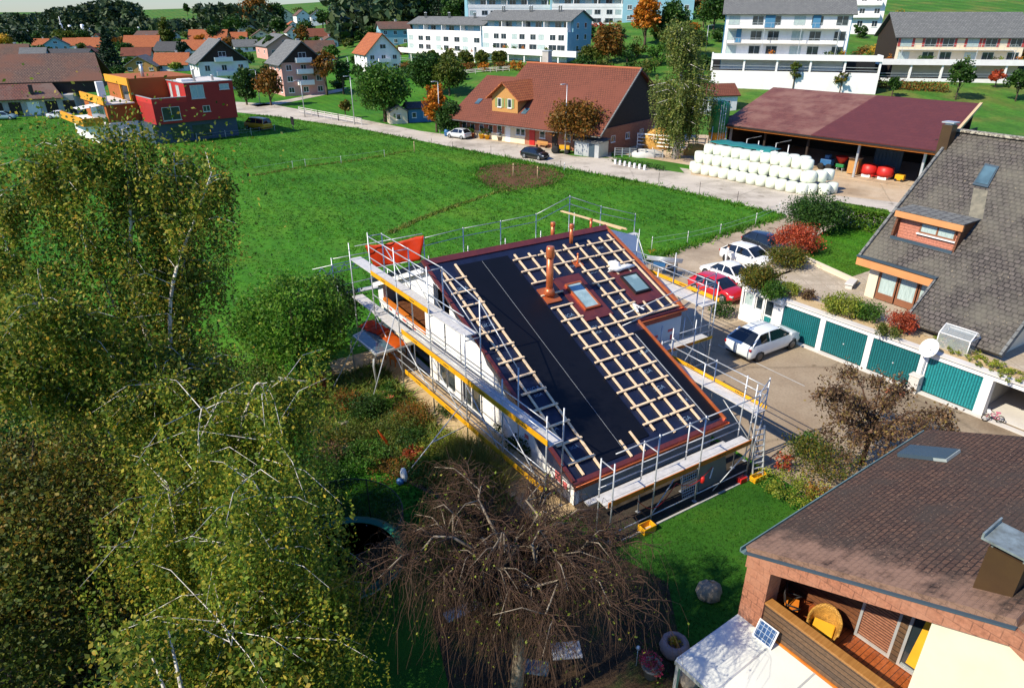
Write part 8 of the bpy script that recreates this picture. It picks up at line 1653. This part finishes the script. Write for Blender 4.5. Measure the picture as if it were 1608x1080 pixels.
# conifer wood above the row houses
for i,(u,vb,vt,w_) in enumerate(((604,40,-10,34),(622,40,-20,40),(640,42,-24,44),(652,40,-8,34),(668,40,-26,44),(690,40,-18,44),(712,42,-22,46),(735,36,-16,40),(575,46,6,26),(588,44,0,30),(750,30,-20,44),(780,26,-20,40))): tp('tall dark tree of the wood above the white row houses',u,vb,vt,w_,'l_con',340+i,900,'wood above the white row houses',kind='conifer' if i%2 else 'tree',cb=1,zc=-.9) if i%2 else tp('broad dark green tree of the wood above the white row houses',u,vb,vt,w_,'l_dark',340+i,1000,'wood above the white row houses',cb=1,zc=-.9)
tp('slim orange tree in front of the dark wood',636,42,8,14,'l_orange',356,500,cb=1,zc=-.9)
# far forest: one mass
TT=[(14,92),(36,94),(70,92),(100,94),(124,108),(150,112),(196,86),(206,104),(240,78),(256,70),(284,76),(298,66),(312,100),(338,86),(352,62),(362,80),(376,92),(396,60),(404,72),(418,76),(430,84),(446,78),(456,58),(470,58),(484,50),(494,72),(510,84),(522,62),(536,44),(548,76),(566,66),(580,62),(596,58),(612,56),(500,30),(470,28),(440,28),(524,28),(546,28),(580,30),(330,52),(350,48),(310,50),(270,54),(230,56),(190,72),(60,70),(20,62),(455,102),(535,112),(560,104),(636,86)]
for i,(u,v) in enumerate(TT):
    m=['l_dark','l_mid','l_dark','l_rust','l_dark','l_lime'][i%6]; z='left part of the town' if u<200 else 'middle of the town' if u<400 else 'slope of the town' if v<60 else 'gardens right of the pink apartment house'
    k={'l_dark':'dark green','l_mid':'mid green','l_rust':'rust coloured','l_lime':'olive green'}[m]
    tp(k+' garden tree in the '+z,u,v,v-random.Random(i).uniform(9,20),random.Random(i+50).uniform(18,34),m,700+i,420,k+' garden trees in the '+z,cb=.6,zc=-.9)
rng=np.random.default_rng(77); pts=[];tops={}
def far_forest(u0,u1,vt_of,Y0,Y1,N,per):
    out=[]
    for _ in range(N):
        u=rng.uniform(u0,u1); Y=rng.uniform(Y0,Y1); x=(u-804)/FPX*Y*CT*1.13; zb=terr(x,Y); vt=vt_of(u)+abs(rng.normal(0,3)); zt=at(u,vt,Y).z; 
        h=rng.uniform(12,22); zt=min(zt,zb+60); z1=zt if rng.random()<.45 else zb+(zt-zb)*rng.uniform(.3,.9); z1=max(z1,zb+8); r=rng.uniform(4,8); con=rng.random()<.4
        f=rng.random(per); z=z1-h*f; rr=r*(f**.8 if con else np.sqrt(np.clip(1-(2*f-1)**2,0,1)))*np.sqrt(rng.random(per)); a=rng.random(per)*6.283
        out.append(np.stack([x+rr*np.cos(a),Y+rr*np.sin(a),z],1))
    return np.vstack(out)
def vt1(u): return float(np.interp(u,[-60,0,30,45,55,62,75,90,115,150,170,200,225,240,262,285,292],[16,15,12,14,22,12,24,20,22,20,12,8,2,-1,1,6,24]))
q=np.vstack([far_forest(-120,292,vt1,640,820,520,70),far_forest(230,430,lambda u:30,560,700,150,60),far_forest(-120,250,lambda u:40,500,620,160,60),far_forest(368,480,lambda u:6,520,640,90,60),far_forest(560,745,lambda u:-16,330,420,120,70)])
o=leafmesh('forest',q,4.2,X['l_forest'] if 'l_forest' in X else X['l_dark'],None,5); tag(o,'dark green forest on the far ridge behind the town','forest',kind='stuff')
for i,(u,vt,w_) in enumerate(((294,6,10),(312,10,14),(359,11,5))): 
    p=at(u,20,880); p.z=terr(p.x,p.y); s=depth(p)/FPX; zt=at(u,vt,880).z; tree(['slim dark tree alone on the green hill crest','round dark tree alone on the green hill crest','tiny dark tree far right on the hill crest'][i],p,max(zt-p.z,6),w_*s/2,X['l_dark'],500,3.0,400+i)

# hedges and bushes that fill the slope gardens
SG=[(640,122,'l_dark',34,18),(660,126,'l_mid',30,14),(720,128,'l_dark',30,16),(590,118,'l_dark',30,14),(560,120,'l_dark',26,16),(540,128,'l_mid',22,16),(915,112,'l_dark',34,26),(945,118,'l_lime',40,26),(985,112,'l_dark',34,30),(1012,120,'l_lime',40,30),(1035,104,'l_mid',40,34),(1085,112,'l_dark',36,34),(1000,92,'l_lime',36,26),(975,88,'l_mid',34,20),(1095,74,'l_dark',36,26),(1030,62,'l_mid',30,18),(1085,52,'l_orange',26,16),(1130,66,'l_dark',34,22),(1075,140,'l_lime',30,24),(1110,146,'l_dark',24,18),(1145,104,'l_dark',16,12),(905,92,'l_dark',22,14),(1060,30,'l_dark',40,26),(1095,24,'l_rust',34,26),(970,60,'l_dark',30,20),(1350,60,'l_dark',26,22),(1405,98,'l_mid',20,18),(1372,114,'l_mid',14,18),(1600,60,'l_yg',24,20),(1600,92,'l_rust',26,16),(400,130,'l_dark',30,20),(338,150,'l_dark',26,22),(530,140,'l_dark',26,14),(420,118,'l_dark',24,18),(575,135,'l_dark',24,12),(410,80,'l_dark',26,14),(380,70,'l_mid',18,12),(450,104,'l_dark',24,14),(300,104,'l_dark',24,12),(250,104,'l_dark',20,10),(188,120,'l_dark',24,16),(30,112,'l_dark',30,12),(120,124,'l_brown',26,30),(345,98,'l_dark',24,12),(500,62,'l_dark',22,10),(545,66,'l_dark',24,14),(575,54,'l_dark',20,14),(440,46,'l_dark',26,12),(470,66,'l_mid',18,8),(552,50,'l_dark',18,10)]
W1={'l_dark':'dark green','l_mid':'mid green','l_lime':'olive','l_orange':'orange','l_rust':'rust coloured','l_yg':'yellow green','l_brown':'brownish'}
REF=[(0,200,'near the long barn and yellow building'),(200,400,'between the town roofs'),(400,520,'around the pink apartment house'),(520,680,'near the orange roofed house with pink balcony'),(680,900,'below the white row houses'),(900,1000,'on the slope right of the white row houses'),(1000,1110,'on the slope behind the weeping birch'),(1110,1340,'beside the white and blue apartment block'),(1340,1700,'around the pale apartment house')]
for i,(u,v,m,w_,h_) in enumerate(SG):
    p=gt(u,v); s=depth(p)/FPX; rf=[r for a,b,r in REF if a<=u<b][0]
    shrub(W1[m]+' garden bush '+rf,p,h_*s,w_*s/2,X[m],700,max(.25,s*3.6),500+i,group=W1[m]+' bushes '+rf)
